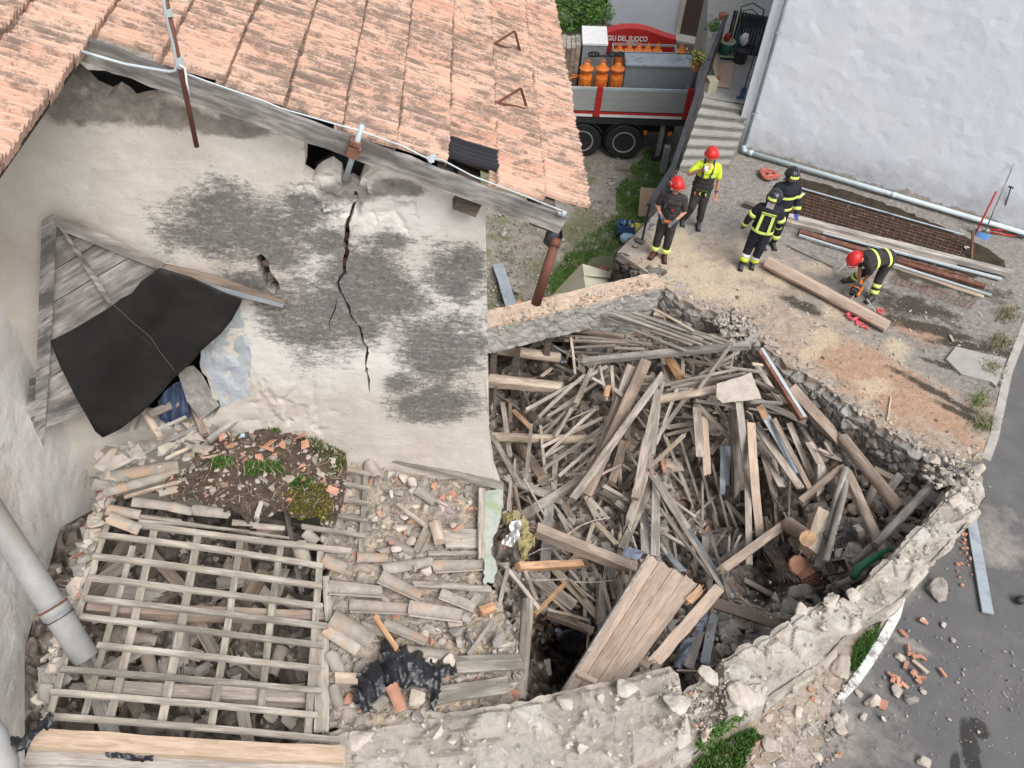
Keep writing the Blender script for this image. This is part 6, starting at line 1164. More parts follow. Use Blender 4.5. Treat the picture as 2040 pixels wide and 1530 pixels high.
def tufts(name, samp, n, hgt, wd, mats, label, cat, seed, up=Vector((0, 0, 1)), lean=.5, kind='stuff'):
 rr=random.Random(seed);mb=MB()
 for _ in range(n):
  P=samp(rr)
  if P is None:continue
  a=rr.uniform(0, 6.28);h_=hgt*rr.uniform(.5, 1.3);d=Vector((cos(a), sin(a), 0));s_=Vector((-d.y, d.x, 0))*wd*rr.uniform(.6, 1.4)
  t=P+up*h_*.9+d*h_*rr.uniform(0, lean);m_=P+up*h_*.55+d*h_*.15
  mb.add([P-s_*.5, P+s_*.5, m_+s_*.45, t, m_-s_*.45], [(0, 1, 2, 4), (4, 2, 3)], rr.randrange(len(mats)))
 o=mb.build(name, mats);return tag(o, label, cat, kind=kind)
def psamp(poly, f, jit=0):
 xs=[p[0]for p in poly];ys=[p[1]for p in poly]
 def g(rr):
  x=rr.uniform(min(xs), max(xs));y=rr.uniform(min(ys), max(ys))
  if not in_poly(x, y, poly):return None
  if fbm((x*.03, y*.03, 5))+rr.uniform(-.5, .5)<-.25:return None
  return f(x, y)
 return g
mossG=[(580, 835), (600, 822), (625, 835), (640, 870), (670, 885), (688, 915), (685, 945), (655, 960), (625, 930), (600, 900), (580, 880), (570, 855)]
tufts('moss', psamp(mossG, mtop), 5200, .055, .012, [M['moss'], M['grassblade'], M['moss'], M['drystalk']], 'dark green moss and fine grass on the right of the soil mound', 'moss', 60, LN)
mossY=[(555, 1010), (600, 990), (640, 985), (665, 1000), (655, 1040), (640, 1050), (600, 1045), (570, 1040)]
tufts('yellow_moss', psamp(mossY, mtop), 3600, .04, .014, [M['moss_yellow'], M['moss_yellow'], M['moss']], 'yellow brown moss cushion at the lower edge of the soil mound', 'moss', 61, LN)
for k, (x, y)in enumerate(((435, 945), (530, 960), (590, 985), (545, 875), (500, 960))):
 poly=[(x-20, y-14), (x+20, y-12), (x+24, y+12), (x-16, y+14)]
 tufts('weed', psamp(poly, mtop), 260, .06, .022, [M['leaf'], M['grassblade']], ['small green weed at the left of the soil mound', 'small green weed below the terracotta shards', 'green weed just above the yellow moss', 'green weed at the top of the soil mound', 'tiny green weed between two shards'][k], 'weed', 62+k, LN, kind=None)
tufts('dry_stalks', psamp(mound, mtop), 700, .12, .006, [M['drystalk']], 'thin dry stalks sticking out of the soil mound', 'stalks', 70, LN, 1.6)
def crumple(name, poly, f, amp, fr_, mat, label, cat, seed, grid=3.2, thick=.004, puff=.10):
 rr=random.Random(seed);so_=rr.uniform(0, 50)
 def c3(x, y, l):
  d=min(1, min(hypot(x-a, y-b_)for a, b_ in poly)/22);p, n=f(x, y)
  q=Vector((p.x*fr_, p.y*fr_, so_));rdg=1-abs(noise.noise(q))*3;rdg+=.35*(1-abs(noise.noise(Vector((q.x*2.6+q.y, q.y*1.1, q.z))))*3)+.12*noise.noise(q*6)
  return p+n*(puff*d+amp*rdg-thick*l)
 vs, fs=sheet(jag(poly, 5, 1.6, rr), [], grid, c3, True, rr);o=mesh_obj(name, vs, fs, M[mat]);auto_smooth(o, 50);return tag(o, label, cat)
bagp=[full(4, x, y)for x, y in((440, 1060), (500, 1030), (520, 1090), (600, 1100), (680, 1140), (740, 1200), (850, 1215), (845, 1255), (770, 1260), (760, 1330), (735, 1440), (705, 1440), (715, 1340), (640, 1310), (560, 1320), (470, 1320), (420, 1370), (390, 1400), (385, 1450), (340, 1450), (290, 1400), (275, 1300), (330, 1230), (380, 1180), (440, 1170), (430, 1110))]
crumple('plastic_bag', bagp, lambda x, y:(lp(x, y, .01), LN), .05, 5.5, 'black_plastic', 'crumpled black plastic sheet weighed down by stones on the decking', 'plastic sheet', 5)
bag2=[full(3, x, y)for x, y in((575, 1430), (620, 1428), (760, 1440), (890, 1455), (880, 1490), (820, 1502), (720, 1490), (620, 1470))]
crumple('plastic_bag', bag2, lambda x, y:(lp(x, y, .0), LN), .02, 12, 'black_plastic', 'flat black plastic scrap squeezed under the pale knotted beam', 'plastic sheet', 6, 3, puff=.03)
bag3=[full(3, x, y)for x, y in((290, 1205), (335, 1265), (280, 1300), (200, 1350), (150, 1420), (100, 1450), (50, 1380), (70, 1350), (130, 1360), (200, 1310), (260, 1240))]
crumple('plastic_bag', bag3, lambda x, y:(lp(x, y, .28), LN), .02, 10, 'black_plastic', 'black plastic strip stuck to the drain at the lower left corner', 'plastic sheet', 7, 3, puff=.03)
gq=[(963, 975), (1003, 975), (1000, 1010), (995, 1040), (985, 1065), (980, 1100), (990, 1130), (985, 1160), (965, 1165), (962, 1060)]
vs, fs=sheet(jag(gq, 6, 1.8, _r), [], 6, lambda x, y, l:lp(x, y, .06+.01*fbm((x*.05, y*.05, 0))-.12*l), True, _r)
tag(mesh_obj('limewashed_wall_end', vs, fs, M['palegreen']), 'pale green limewashed end of a broken wall right of the decking', 'wall fragment')
ins=empty('insulation_roll', on_z(1035, 1060, -.2));tag(ins, 'torn mineral wool roll wrapped in silver foil beside the pale green wall end', 'insulation')
w1=[(1000, 1030), (1012, 1022), (1035, 1028), (1052, 1045), (1058, 1065), (1066, 1080), (1055, 1095), (1050, 1115), (1040, 1118), (1035, 1098), (1030, 1070), (1015, 1055), (1002, 1045)]
o=crumple('wool', w1, lambda x, y:(on_z(x, y, .15), Vector((0, 0, 1))), .05, 14, 'wool', None, None, 8, 3, .05, .14);reparent(o, ins)
w2=[(1015, 1040), (1030, 1033), (1040, 1050), (1035, 1075), (1020, 1092), (996, 1090), (1005, 1075), (1018, 1060)]
o=crumple('foil', w2, lambda x, y:(on_z(x, y, .24), Vector((0, 0, 1))), .03, 12, 'chrome', None, None, 9, 3, .02, .12);reparent(o, ins)
root=empty('grey_downpipe', lp(190, 1310, .1));tag(root, 'fat galvanised pipe slanting down the wing wall to the roof grid', 'downpipe')
pe=lp(172, 1312, -.02);pt=on_z(-40, 985, pe.z+1.15)
M['galv']=surf('old galvanised pipe', (.235, .24, .24), (.37, .37, .365), 3, .7, .2, metal=.1, c=(.30, .285, .26))
mpx=mpp(pe)
mb=MB();mb.tube([pt, pe], .115, 24);reparent(mb.build('pipe', M['galv'], smooth=True), root)
q=pt.lerp(pe, .66);dq=(pe-pt).normalized()
mb=MB();mb.tube([q, q+dq*.12], .128, 24);reparent(mb.build('collar', M['galv'], smooth=True), root)
mb=MB();mb.tube([q+dq*.02, q+dq*.04], .134, 24);reparent(mb.build('rust_band', M['rust'], smooth=True), root)
mb=MB();q2=q+dq*.14;mb.tube([q2, q2+dq*.008], .131, 24);mb.tube([q2+Vector((-.13, -.02, -.05)), q2+Vector((-.2, -.06, -.07)), q2+Vector((-.23, -.03, -.07))], .008, 6);reparent(mb.build('wire_clip', M['black_iron']), root)
root=empty('drain_pipe', lp(0, 1490, .2));tag(root, 'blue grey drain elbow at the lower left corner below the fat pipe', 'drain pipe')
mb=MB();mb.tube([lp(-60, 1400, .3), lp(-10, 1470, .28), lp(10, 1520, .2), lp(12, 1580, .1)], .10, 16);reparent(mb.build('elbow', M['galv'], smooth=True), root)
scatter_rocks('wall_edge_rubble', 500, lambda r:(lambda t:lp(215-125*t+r.gauss(0, 5), 960+430*t+r.gauss(0, 6), r.uniform(-.25, -.02)))(r.random()), lambda r:min(.13, .03+r.expovariate(30)), [(M['stone'], 4), (M['stone_grey'], 3), (M['terracotta'], .5)], 'broken masonry along the left edge of the roof grid', 55)
scatter_rocks('gable_foot_rubble', 420, lambda r:(lambda x, y:lp(x, y, r.uniform(0, .10))if in_poly(x, y, [(190, 900), (300, 880), (400, 830), (520, 830), (600, 800), (660, 840), (760, 890), (700, 900), (640, 850), (560, 850), (420, 900), (330, 930), (215, 975), (190, 960)])else None)(r.uniform(190, 760), r.uniform(800, 980)), lambda r:min(.16, .03+r.expovariate(22)), [(M['stone'], 5), (M['stone_grey'], 2)], 'pale fallen stones along the foot of the gable', 56)
for i in range(26):
 x=lr.uniform(150, 620);y=lr.uniform(1080, 1420);an=lr.choice((1.4, 1.5, 1.6, .2, 2.2))+lr.gauss(0, .25);L_=lr.uniform(.5, 1.3);p=lp(x, y, -.42-.22*max(0, (1250-y)/250));d=Vector((cos(an), sin(an), lr.gauss(0, .1)))*L_/2
 put_stick('plank', p-d, p+d, lr.uniform(.05, .16), .025, lr.choice(['wood', 'wood_grey', 'wood_brown', 'wood_dark']), lr, 'old board lying in the dim attic below the roof grid', 'plank', 'boards in the attic below the grid', broken=(.6, .6))
# firefighters
def limb(mb, a, b, ra, rb, n=12, m=0):
 a=Vector(a);b=Vector(b);d=(b-a);L=d.length
 if L<1e-5:d=Vector((0, 0, 1))
 d=d.normalized();pts=[];rs=[]
 for k in(0, .35, .7):pts.append(a-d*ra*cos(pi/2*k));rs.append(max(.0015, ra*sin(pi/2*k)))
 for k in range(4):pts.append(a.lerp(b, k/3));rs.append(ra+(rb-ra)*k/3)
 for k in(.7, .35, 0):pts.append(b+d*rb*cos(pi/2*k));rs.append(max(.0015, rb*sin(pi/2*k)))
 mb.tube(pts, rs, n, m)
def ellipsoid(mb, c, r, R=None, n=14, m=0, zmin=-1):
 c=Vector(c);vs=[];K=9
 for i in range(K+1):
  ph=-pi/2+pi*i/K;z=max(zmin, sin(ph))
  for k in range(n):
   a=2*pi*k/n;p=Vector((cos(ph)*cos(a)*r[0], cos(ph)*sin(a)*r[1], z*r[2]));vs.append(c+(R@p if R else p))
 fs=[]
 for i in range(K):
  for k in range(n):a=i*n+k;b=i*n+(k+1)%n;fs.append((a, b, b+n, a+n))
 mb.add(vs, fs, m)
def fuse(o, vox=.012, sm=4, disp=0):
 r=o.modifiers.new('r', 'REMESH');r.mode='VOXEL';r.voxel_size=vox;r.use_smooth_shade=True
 s_=o.modifiers.new('s', 'SMOOTH');s_.iterations=sm;s_.factor=.5
 if disp:
  tx=bpy.data.textures.new('folds', 'CLOUDS');tx.noise_scale=.09
  dm=o.modifiers.new('d', 'DISPLACE');dm.texture=tx;dm.strength=disp;dm.mid_level=.5
 return o
def frame3(fwd, up):
 up=up.normalized();f=(fwd-up*fwd.dot(up)).normalized();r=f.cross(up);return Matrix((r, f, up)).transposed()
def hand(mb, wrist, direction, palmdir, side, curl=.5):
 """five fingers of unequal length, thumb from the side of the palm"""
 d=direction.normalized();p=(palmdir-d*palmdir.dot(d)).normalized();s_=d.cross(p)*side
 limb(mb, wrist, wrist+d*.045, .026, .030);limb(mb, wrist+d*.03+s_*.018, wrist+d*.085+s_*.026, .018, .016);limb(mb, wrist+d*.03-s_*.016, wrist+d*.08-s_*.026, .018, .016)
 for k, (o_, L)in enumerate(((.032, .072), (.011, .080), (-.011, .075), (-.031, .060))):
  a=wrist+d*.085+s_*o_;dd=d
  for j in range(3):
   dd=(dd*cos(curl*.55)+p*sin(curl*.55)).normalized();b=a+dd*L*(.45, .32, .23)[j];limb(mb, a, b, .0105-.001*j, .0098-.001*j, 8);a=b
 a=wrist+d*.025+s_*.030;dd=(d*.6+s_*.7+p*.3).normalized();b=a+dd*.038;limb(mb, a, b, .0125, .0115, 8);limb(mb, b, b+(d*.8+p*.5).normalized()*.032, .0115, .010, 8)
def person(label, J, face, mats, helmet, bands=(), gloves=None, short=True, hand_curl=(.6, .6), bulk=1.17, head_up=None):
 """J: joint positions in world space. face: direction the face looks. mats: top, trousers, boot"""
 c0=(J['anL']+J['anR'])/2;root=empty('person', (c0.x, c0.y, 0));tag(root, label, 'person')
 up_t=(J['neck']-J['pelvis']).normalized();fw_t=J['front'];Rt=frame3(fw_t, up_t);rt=Rt@Vector((1, 0, 0));ff=Rt@Vector((0, 1, 0))
 hu=(head_up or Vector((0, 0, 1)));Rh=frame3(face, hu);hf=Rh@Vector((0, 1, 0));hr=Rh@Vector((1, 0, 0));hup=Rh@Vector((0, 0, 1))
 head=J['neck']+up_t*.06+hup*.11
 mb=MB()
 ellipsoid(mb, head+hup*.02, (.078, .098, .118), Rh);ellipsoid(mb, head-hup*.055+hf*.025, (.055, .065, .06), Rh)
 limb(mb, head+hf*.092-hup*.005, head+hf*.108-hup*.035, .010, .015, 8)
 for s_ in(-1, 1):
  ellipsoid(mb, head+hr*s_*.078-hup*.01, (.012, .024, .034), Rh, 8);ellipsoid(mb, head+hr*s_*.034+hf*.080+hup*.022, (.024, .02, .010), Rh, 8)
 ellipsoid(mb, head+hf*.085-hup*.062, (.028, .016, .010), Rh, 8)
 limb(mb, J['neck']-up_t*.04, head-hup*.05, .060, .055)
 limb(mb, J['pelvis'], J['chest'], .085, .09);limb(mb, J['chest'], J['neck']-up_t*.05, .09, .07)
 for S in 'LR':
  limb(mb, J['neck']-up_t*.07, J['sh'+S], .06, .055);limb(mb, J['sh'+S], J['el'+S], .050, .040);limb(mb, J['el'+S], J['wr'+S], .040, .028)
  limb(mb, J['pelvis'], J['hip'+S], .10, .085);limb(mb, J['hip'+S], J['kn'+S], .080, .055);limb(mb, J['kn'+S], J['an'+S], .055, .04)
 for S, sd_ in(('L', -1), ('R', 1)):
  if not gloves:
   dr=(J['wr'+S]-J['el'+S]).normalized();hand(mb, J['wr'+S], J.get('hd'+S, dr), J.get('pd'+S, ff), -sd_, hand_curl[0 if S=='L' else 1])
 reparent(fuse(mb.build('body', mats.get('skin', M['skin'])), .0105, 2), root)
 if gloves:
  for S, sd_ in(('L', -1), ('R', 1)):
   mb=MB();dr=(J['wr'+S]-J['el'+S]).normalized();limb(mb, J['wr'+S]-dr*.05, J['wr'+S]+dr*.02, .042, .034);hand(mb, J['wr'+S], J.get('hd'+S, dr), J.get('pd'+S, ff), -sd_, hand_curl[0 if S=='L' else 1])
   reparent(fuse(mb.build('glove', gloves), .0105, 2), root)
 for s_ in(-1, 1):
  mb=MB();ellipsoid(mb, head+hr*s_*.033+hf*.090+hup*.006, (.013, .009, .008), Rh, 8);reparent(mb.build('eye', M['charcoal'], smooth=True), root)
 mb=MB();b_=bulk
 for t_, wx, wy in((.0, .175, .130), (.18, .168, .126), (.36, .166, .126), (.54, .178, .134), (.72, .190, .138), (.92, .19, .118)):
  ellipsoid(mb, J['pelvis'].lerp(J['neck'], t_)-up_t*(.02 if t_>.9 else 0), (wx*b_, wy*b_, .14 if t_<.9 else .08), Rt, 16)
 for S in 'LR':
  limb(mb, J['neck']-up_t*.06, J['sh'+S], .075*b_, .070*b_)
  e=J['el'+S]if not short else J['sh'+S].lerp(J['el'+S], .72)
  limb(mb, J['sh'+S], e, .070*b_, (.062 if short else .060)*b_)
  if not short:limb(mb, J['el'+S], J['wr'+S]-(J['wr'+S]-J['el'+S]).normalized()*.03, .058*b_, .050*b_)
 if not short:limb(mb, J['neck']-up_t*.03, J['neck']+up_t*.03, .085, .08)
 reparent(fuse(mb.build('jacket' if not short else 'shirt', mats['top']), .014, 3, .018), root)
 mb=MB();ellipsoid(mb, J['pelvis']-up_t*.02, (.165*b_, .125*b_, .13), Rt, 16)
 for S in 'LR':
  limb(mb, J['hip'+S], J['kn'+S], .095*b_, .073*b_);limb(mb, J['kn'+S], J['an'+S]+(J['kn'+S]-J['an'+S]).normalized()*.10, .073*b_, .066*b_)
 reparent(fuse(mb.build('trousers', mats['legs']), .014, 3, .02), root)
 for S in 'LR':
  mb=MB();an=J['an'+S];td=J.get('toe'+S, J['toe']);td=Vector((td.x, td.y, 0)).normalized();g=Vector((an.x, an.y, J.get('fz'+S, 0)))
  limb(mb, an+(J['kn'+S]-an).normalized()*.14, an, .060, .052);limb(mb, g-td*.05+Vector((0, 0, .05)), g+td*.15+Vector((0, 0, .045)), .048, .042);limb(mb, g+td*.06+Vector((0, 0, .06)), an, .045, .05)
  reparent(fuse(mb.build('boot', mats['boot']), .012, 3), root)
  mb=MB();mb.frame(g+td*.05+Vector((0, 0, .012)), td, Vector((-td.y, td.x, 0)), Vector((0, 0, 1)), (.29, .10, .022));reparent(mb.build('sole', M['rubber']), root)
 hc=head+hup*.035;hel=MB()
 shell=M['helmet_red']if helmet=='red' else M['helmet_black']
 ellipsoid(hel, hc, (.136, .162, .142)if helmet=='red' else(.142, .170, .150), Rh, 24, zmin=-.12)
 ring=[];
 for k in range(25):
  a=2*pi*k/24;bx=1.07+(.10 if sin(a)>.4 else 0);ring.append(hc+hr*cos(a)*.132*bx+hf*sin(a)*.158*bx-hup*.015)
 hel.tube(ring, .010, 6, caps=False)
 ho=hel.build('helmet', shell, smooth=True);reparent(ho, root)
 if helmet=='red':
  mb=MB()
  for k in(-1, 1):mb.tube([hc+hr*.05*k+hf*(cos(a)*.15)+hup*(sin(a)*.136)for a in[pi*q/9 for q in range(2, 8)]], .007, 6)
  o=mb.build('ridge', shell, smooth=True);o.parent=ho;o.matrix_parent_inverse=ho.matrix_world.inverted()if 0 else Matrix.Translation(Vector(root.location)*0)
  mb=MB()
  for k in(-1, 1):mb.tube([hc+hr*.105*k, head+hr*.07*k-hup*.06+hf*.02, head-hup*.115+hf*.04], .006, 5)
  reparent(mb.build('chin_strap', M['black_iron']), root)
  mb=MB()
  for k in(-.028, .028):mb.frame(hc+hr*.133+hf*k+hup*.04, hf, hup, hr, (.012, .05, .006))
  reparent(mb.build('white_mark', M['white']), root)
 else:
  mb=MB()
  for k in(-.045, 0, .045):mb.tube([hc+hr*k+hf*(cos(a)*.168)+hup*(sin(a)*.150)*(1 if k==0 else .96)for a in[pi*q/11 for q in range(1, 10)]], .007 if k else .011, 6)
  reparent(mb.build('crest', M['helmet_black'], smooth=True), root)
  for sgn in(1, -1):
   mb=MB()
   for k in range(9):
    a0=pi*.5+sgn*.0+(-.62+1.24*k/9)+(0 if sgn==1 else pi);a1=a0+1.24/9*1.02
    def rp_(a, z, r_=1.05):return hc+hr*cos(a)*.144*r_+hf*sin(a)*.172*r_+hup*z
    mb.add([rp_(a0, .0), rp_(a1, .0), rp_(a1, .045, .985), rp_(a0, .045, .985), rp_(a0, .0, 1.02), rp_(a1, .0, 1.02), rp_(a1, .045, .95), rp_(a0, .045, .95)], [(0, 1, 2, 3), (7, 6, 5, 4), (0, 4, 5, 1), (3, 2, 6, 7), (1, 5, 6, 2), (0, 3, 7, 4)])
   reparent(mb.build('reflective_patch', M['stripe']), root)
  mb=MB()
  pts=[head-hup*.06-hf*.08+hr*x_ for x_ in(-.07, -.035, 0, .035, .07)]
  mb.add([p for q in pts for p in(q, q-hup*.10-hf*.035, q-hf*.012, q-hup*.10-hf*.047)], [(4*i, 4*i+4, 4*i+5, 4*i+1)for i in range(4)]+[(4*i+2, 4*i+3, 4*i+7, 4*i+6)for i in range(4)])
  reparent(mb.build('neck_flap', M['chrome']), root)
 for(a, b, t0, t1, r_, m_)in bands:
  A=J[a]if isinstance(a, str)else a;B=J[b]if isinstance(b, str)else b
  p, q=A.lerp(B, t0), A.lerp(B, t1);mb=MB();mb.tube([p, p.lerp(q, .5), q], [r_*1.08, r_*1.09, r_*1.08]if r_>.05 else[r_]*3, 18);reparent(mb.build('reflective_band', m_, smooth=True), root)
 return root, dict(rt=rt, ff=ff, up=up_t, head=head, hf=hf, hr=hr, hup=hup)
def torso_band(root, J, fr, t, w, rx, ry, mat, name='reflective_band'):
 c=J['pelvis'].lerp(J['neck'], t);mb=MB();vs=[]
 rx*=1.09;ry*=1.09
 for z in(-w/2, w/2):
  for r_ in(1, .97):
   for k in range(28):
    a=2*pi*k/28;vs.append(c+fr['rt']*cos(a)*rx*r_+fr['ff']*sin(a)*ry*r_+fr['up']*z)
 n=28;fs=[]
 for k in range(n):
  k2=(k+1)%n;fs+=[(k, k2, 2*n+k2, 2*n+k), (n+k2, n+k, 3*n+k, 3*n+k2), (k2, k, n+k, n+k2), (2*n+k, 2*n+k2, 3*n+k2, 3*n+k)]
 mb.add(vs, fs);reparent(mb.build(name, mat), root)
def strap(root, pts, w, mat, nrm, name='strap', th=.008):
 mb=MB()
 for a, b in zip(pts, pts[1:]):mb.bar(a, b, w, th, up=tuple(nrm))
 reparent(mb.build(name, mat), root)
def text_mesh(s_, size, mat, name, P, X, Y, align='CENTER', depth=.002, bold=.0):
 cu=bpy.data.curves.new(name, 'FONT');cu.body=s_;cu.size=size;cu.align_x=align;cu.align_y='CENTER';cu.extrude=depth;cu.offset=bold
 to=bpy.data.objects.new(name, cu);COL.objects.link(to);bpy.context.view_layer.update()
 me=bpy.data.meshes.new_from_object(to.evaluated_get(bpy.context.evaluated_depsgraph_get()));bpy.data.objects.remove(to)
 o=bpy.data.objects.new(name, me);COL.objects.link(o);me.materials.clear();me.materials.append(mat)
 X=X.normalized();Y=(Y-X*Y.dot(X)).normalized();Z=X.cross(Y);o.matrix_world=Matrix.Translation(P)@Matrix((X, Y, Z)).transposed().to_4x4();return o
def stand(feet, front, height=1.0, lean=Vector((0, 0, 0)), spread=.11):
 """upright template; front = facing direction; feet = centre on the ground"""
 f=Vector((front[0], front[1], 0)).normalized();r=Vector((f.y, -f.x, 0));Z=Vector((0, 0, 1));P=Vector((feet[0], feet[1], 0));h_=height
 def q(x, y, z):return P+r*x+f*y+Z*z*h_+lean*z
 J=dict(front=f, toe=f, pelvis=q(0, 0, .97), chest=q(0, .01, 1.25), neck=q(0, 0, 1.50), shL=q(-.185, 0, 1.43), shR=q(.185, 0, 1.43), hipL=q(-.09, 0, .90), hipR=q(.09, 0, .90), knL=q(-spread, .02, .49), knR=q(spread, .02, .49), anL=q(-spread-.01, -.02, .09), anR=q(spread+.01, -.02, .09), elL=q(-.25, -.02, 1.14), elR=q(.25, -.02, 1.14), wrL=q(-.27, .08, .88), wrR=q(.27, .08, .88))
 J['q']=q;J['r']=r;return J
fp=on_z(1312, 513, 0);J=stand((fp.x, fp.y), (-.30, -.95), 1.0, lean=Vector((.02, .02, 0)), spread=.10);q=J['q']
J['elR']=q(.27, .02, 1.17);J['wrR']=q(.10, .24, 1.07);J['elL']=q(-.27, .0, 1.16);J['wrL']=q(-.13, .22, 1.03)
J['toeR']=J['front']+J['r']*.25;J['toeL']=J['front']-J['r']*.25
bands=[('knL', 'anL', .55, .80, .083, M['stripe']), ('knR', 'anR', .55, .80, .083, M['stripe'])]
root, fr=person('person in dark t-shirt and red helmet looking down at grey gloved hands beside the railing', J, (J['front']*.75-J['r']*.55-Vector((0, 0, .30))), dict(top=M['charcoal'], legs=M['charcoal'], boot=M['boot_red'], skin=M['skin']), 'red', bands, gloves=M['glove'], short=True)
torso_band(root, J, fr, .03, .05, .196, .150, M['black_iron'], 'belt')
mb=MB();c=J['pelvis']+fr['ff']*.172+fr['rt']*-.03;mb.frame(c, fr['rt'], fr['ff'], fr['up'], (.14, .03, .05));reparent(mb.build('orange_pouch', M['orange']), root)
mb=MB();c=J['chest']+fr['ff']*.168-fr['rt']*.05;mb.tube([c, c+fr['ff']*.012], .024, 12);reparent(mb.build('chest_badge', M['red']), root)
strap(root, [J['neck']+fr['rt']*.09+fr['ff']*.05, J['chest']+fr['rt']*.10+fr['ff']*.172, J['pelvis']+fr['rt']*.12+fr['ff']*.14], .03, M['black_iron'], fr['ff'])
fp=on_z(1378, 448, 0);J=stand((fp.x, fp.y), (-.12, -.99), 1.0, lean=Vector((.02, .0, 0)), spread=.13);q=J['q']
a_=on_z(1360, 443, .0);b_=on_z(1391, 451, 0);J['anR']=Vector((a_.x, a_.y, .09));J['anL']=Vector((b_.x, b_.y, .09));J['knR']=q(.11, .10, .50);J['knL']=q(-.10, .06, .50)
J['elR']=q(.34, .10, 1.24);J['wrR']=q(.09, .25, 1.50);J['elL']=q(-.27, .0, 1.14);J['wrL']=q(-.30, .06, .87)
J['hdR']=(-J['r']*.7+Vector((0, 0, .55)));J['pdR']=-J['r']*.3-J['front']
root, fr=person('person in bright yellow shirt, black harness and red helmet drinking near the steps', J, J['front']*1.0+J['r']*.05-Vector((0, 0, .12)), dict(top=M['hiviz'], legs=M['charcoal'], boot=M['boot'], skin=M['skin']), 'red', [('elL', 'wrL', .78, .86, .036, M['black_iron'])], short=True, hand_curl=(.5, 1.3))
mb=MB()
for t_, wx, wy in((.08, .208, .160), (.26, .204, .158), (.44, .204, .158)):ellipsoid(mb, J['pelvis'].lerp(J['neck'], t_), (wx, wy, .13), Matrix((fr['rt'], fr['ff'], fr['up'])).transposed(), 16)
reparent(fuse(mb.build('harness_vest', M['charcoal']), .014, 3, .015), root)
for s_ in(-1, 1):strap(root, [J['neck']+fr['rt']*.085*s_-fr['ff']*.08+fr['up']*.04, J['neck']+fr['rt']*.09*s_+fr['up']*.055, J['neck']+fr['rt']*.09*s_+fr['ff']*.11-fr['up']*.04, J['chest']+fr['rt']*.08*s_+fr['ff']*.178], .045, M['black_iron'], fr['ff'])
torso_band(root, J, fr, .02, .06, .200, .155, M['black_iron'], 'belt')
for x_, m_ in((.12, 'orange'), (-.10, 'stripe'), (.02, 'yellow')):
 mb=MB();c=J['pelvis']+fr['ff']*.182+fr['rt']*x_-fr['up']*.05;mb.tube([c, c+fr['rt']*.03-fr['up']*.03, c-fr['up']*.07], .008, 6);reparent(mb.build('carabiner', M[m_]), root)
mb=MB();c=J['chest']+fr['ff']*.168-fr['rt']*.115+fr['up']*.06;mb.frame(c, fr['rt'], fr['ff'], fr['up'], (.06, .012, .05));reparent(mb.build('badge', M['stripe']), root)
c=J['wrR']+Vector((0, 0, .03))+J['front']*.06-J['r']*.02
mb=MB();mb.tube([c-Vector((0, 0, .045))+J['front']*.03, c+Vector((0, 0, .045))-J['front']*.03], [.036, .042], 14);o=mb.build('cup', M['white'], smooth=True);tag(o, 'white cup held to the mouth of the person in the yellow shirt', 'cup')
TB=lambda:[('shL', 'elL', .55, .78, .083, M['stripe']), ('shR', 'elR', .55, .78, .083, M['stripe']), ('elL', 'wrL', .55, .78, .067, M['stripe']), ('elR', 'wrR', .55, .78, .067, M['stripe'])]
fp=on_z(1486, 537, 0);J=stand((fp.x, fp.y), (.25, .97), 1.0, lean=Vector((.06, .02, 0)), spread=.10);q=J['q']
J['wrL']=q(-.34, .10, .90);J['elL']=q(-.30, .0, 1.16);J['elR']=q(.29, .05, 1.15);J['wrR']=q(.28, .22, .95);J['knL']=q(-.10, .08, .50);J['anR']=q(.10, .10, .10)
root, fr=person('person seen from behind in dark turnout gear with yellow U shaped stripes on the back', J, J['front']+J['r']*.3-Vector((0, 0, .3)), dict(top=M['navy'], legs=M['navy'], boot=M['boot'], skin=M['skin']), 'black', TB()+[('knL', 'anL', .38, .56, .080, M['stripe_w']), ('knR', 'anR', .38, .56, .080, M['stripe_w']), ('knL', 'anL', .56, .76, .080, M['hiviz']), ('knR', 'anR', .56, .76, .080, M['hiviz'])], gloves=M['glove'], short=False, bulk=1.24)
torso_band(root, J, fr, .04, .055, .205, .158, M['stripe'])
for s_ in(-1, 1):strap(root, [J['neck']-fr['ff']*.170+fr['rt']*.10*s_-fr['up']*.12, J['chest']-fr['ff']*.186+fr['rt']*.105*s_, J['pelvis']-fr['ff']*.172+fr['rt']*.11*s_+fr['up']*.04], .055, M['stripe'], fr['ff'], 'reflective_stripe', .012)
c=J['neck']-fr['ff']*.178-fr['up']*.09;mb=MB();mb.frame(c, fr['rt'], fr['ff'], fr['up'], (.27, .012, .05));bo=mb.build('name_band', M['stripe']);reparent(bo, root)
t_=text_mesh('VIGILI DEL FUOCO', .034, M['navy'], 'lettering', c-fr['ff']*.0075, fr['rt'], fr['up'], bold=.0006);reparent(t_, root)
fp=on_z(1529, 490, 0);J=stand((fp.x, fp.y), (.10, -.99), 1.0, lean=Vector((.0, .0, 0)), spread=.10);q=J['q']
J['wrR']=q(.30, .12, .93);J['elR']=q(.29, .0, 1.17);J['wrL']=q(-.29, .14, .93);J['elL']=q(-.28, .0, 1.16)
root, fr=person('person in dark turnout gear and black helmet facing the camera behind a colleague', J, J['front']-Vector((0, 0, .65)), dict(top=M['navy'], legs=M['navy'], boot=M['boot'], skin=M['skin']), 'black', TB()+[('knL', 'anL', .45, .70, .080, M['stripe']), ('knR', 'anR', .45, .70, .080, M['stripe'])], gloves=M['glove_blue'], short=False, bulk=1.24)
torso_band(root, J, fr, .05, .055, .205, .158, M['stripe']);torso_band(root, J, fr, .55, .05, .216, .162, M['stripe'])
def jz(px, py, z):return on_z(px, py, z)
J={}
J['anL']=jz(1738, 590, .10);J['anR']=jz(1697, 553, .10);J['knL']=jz(1754, 549, .50);J['knR']=jz(1728, 541, .47)
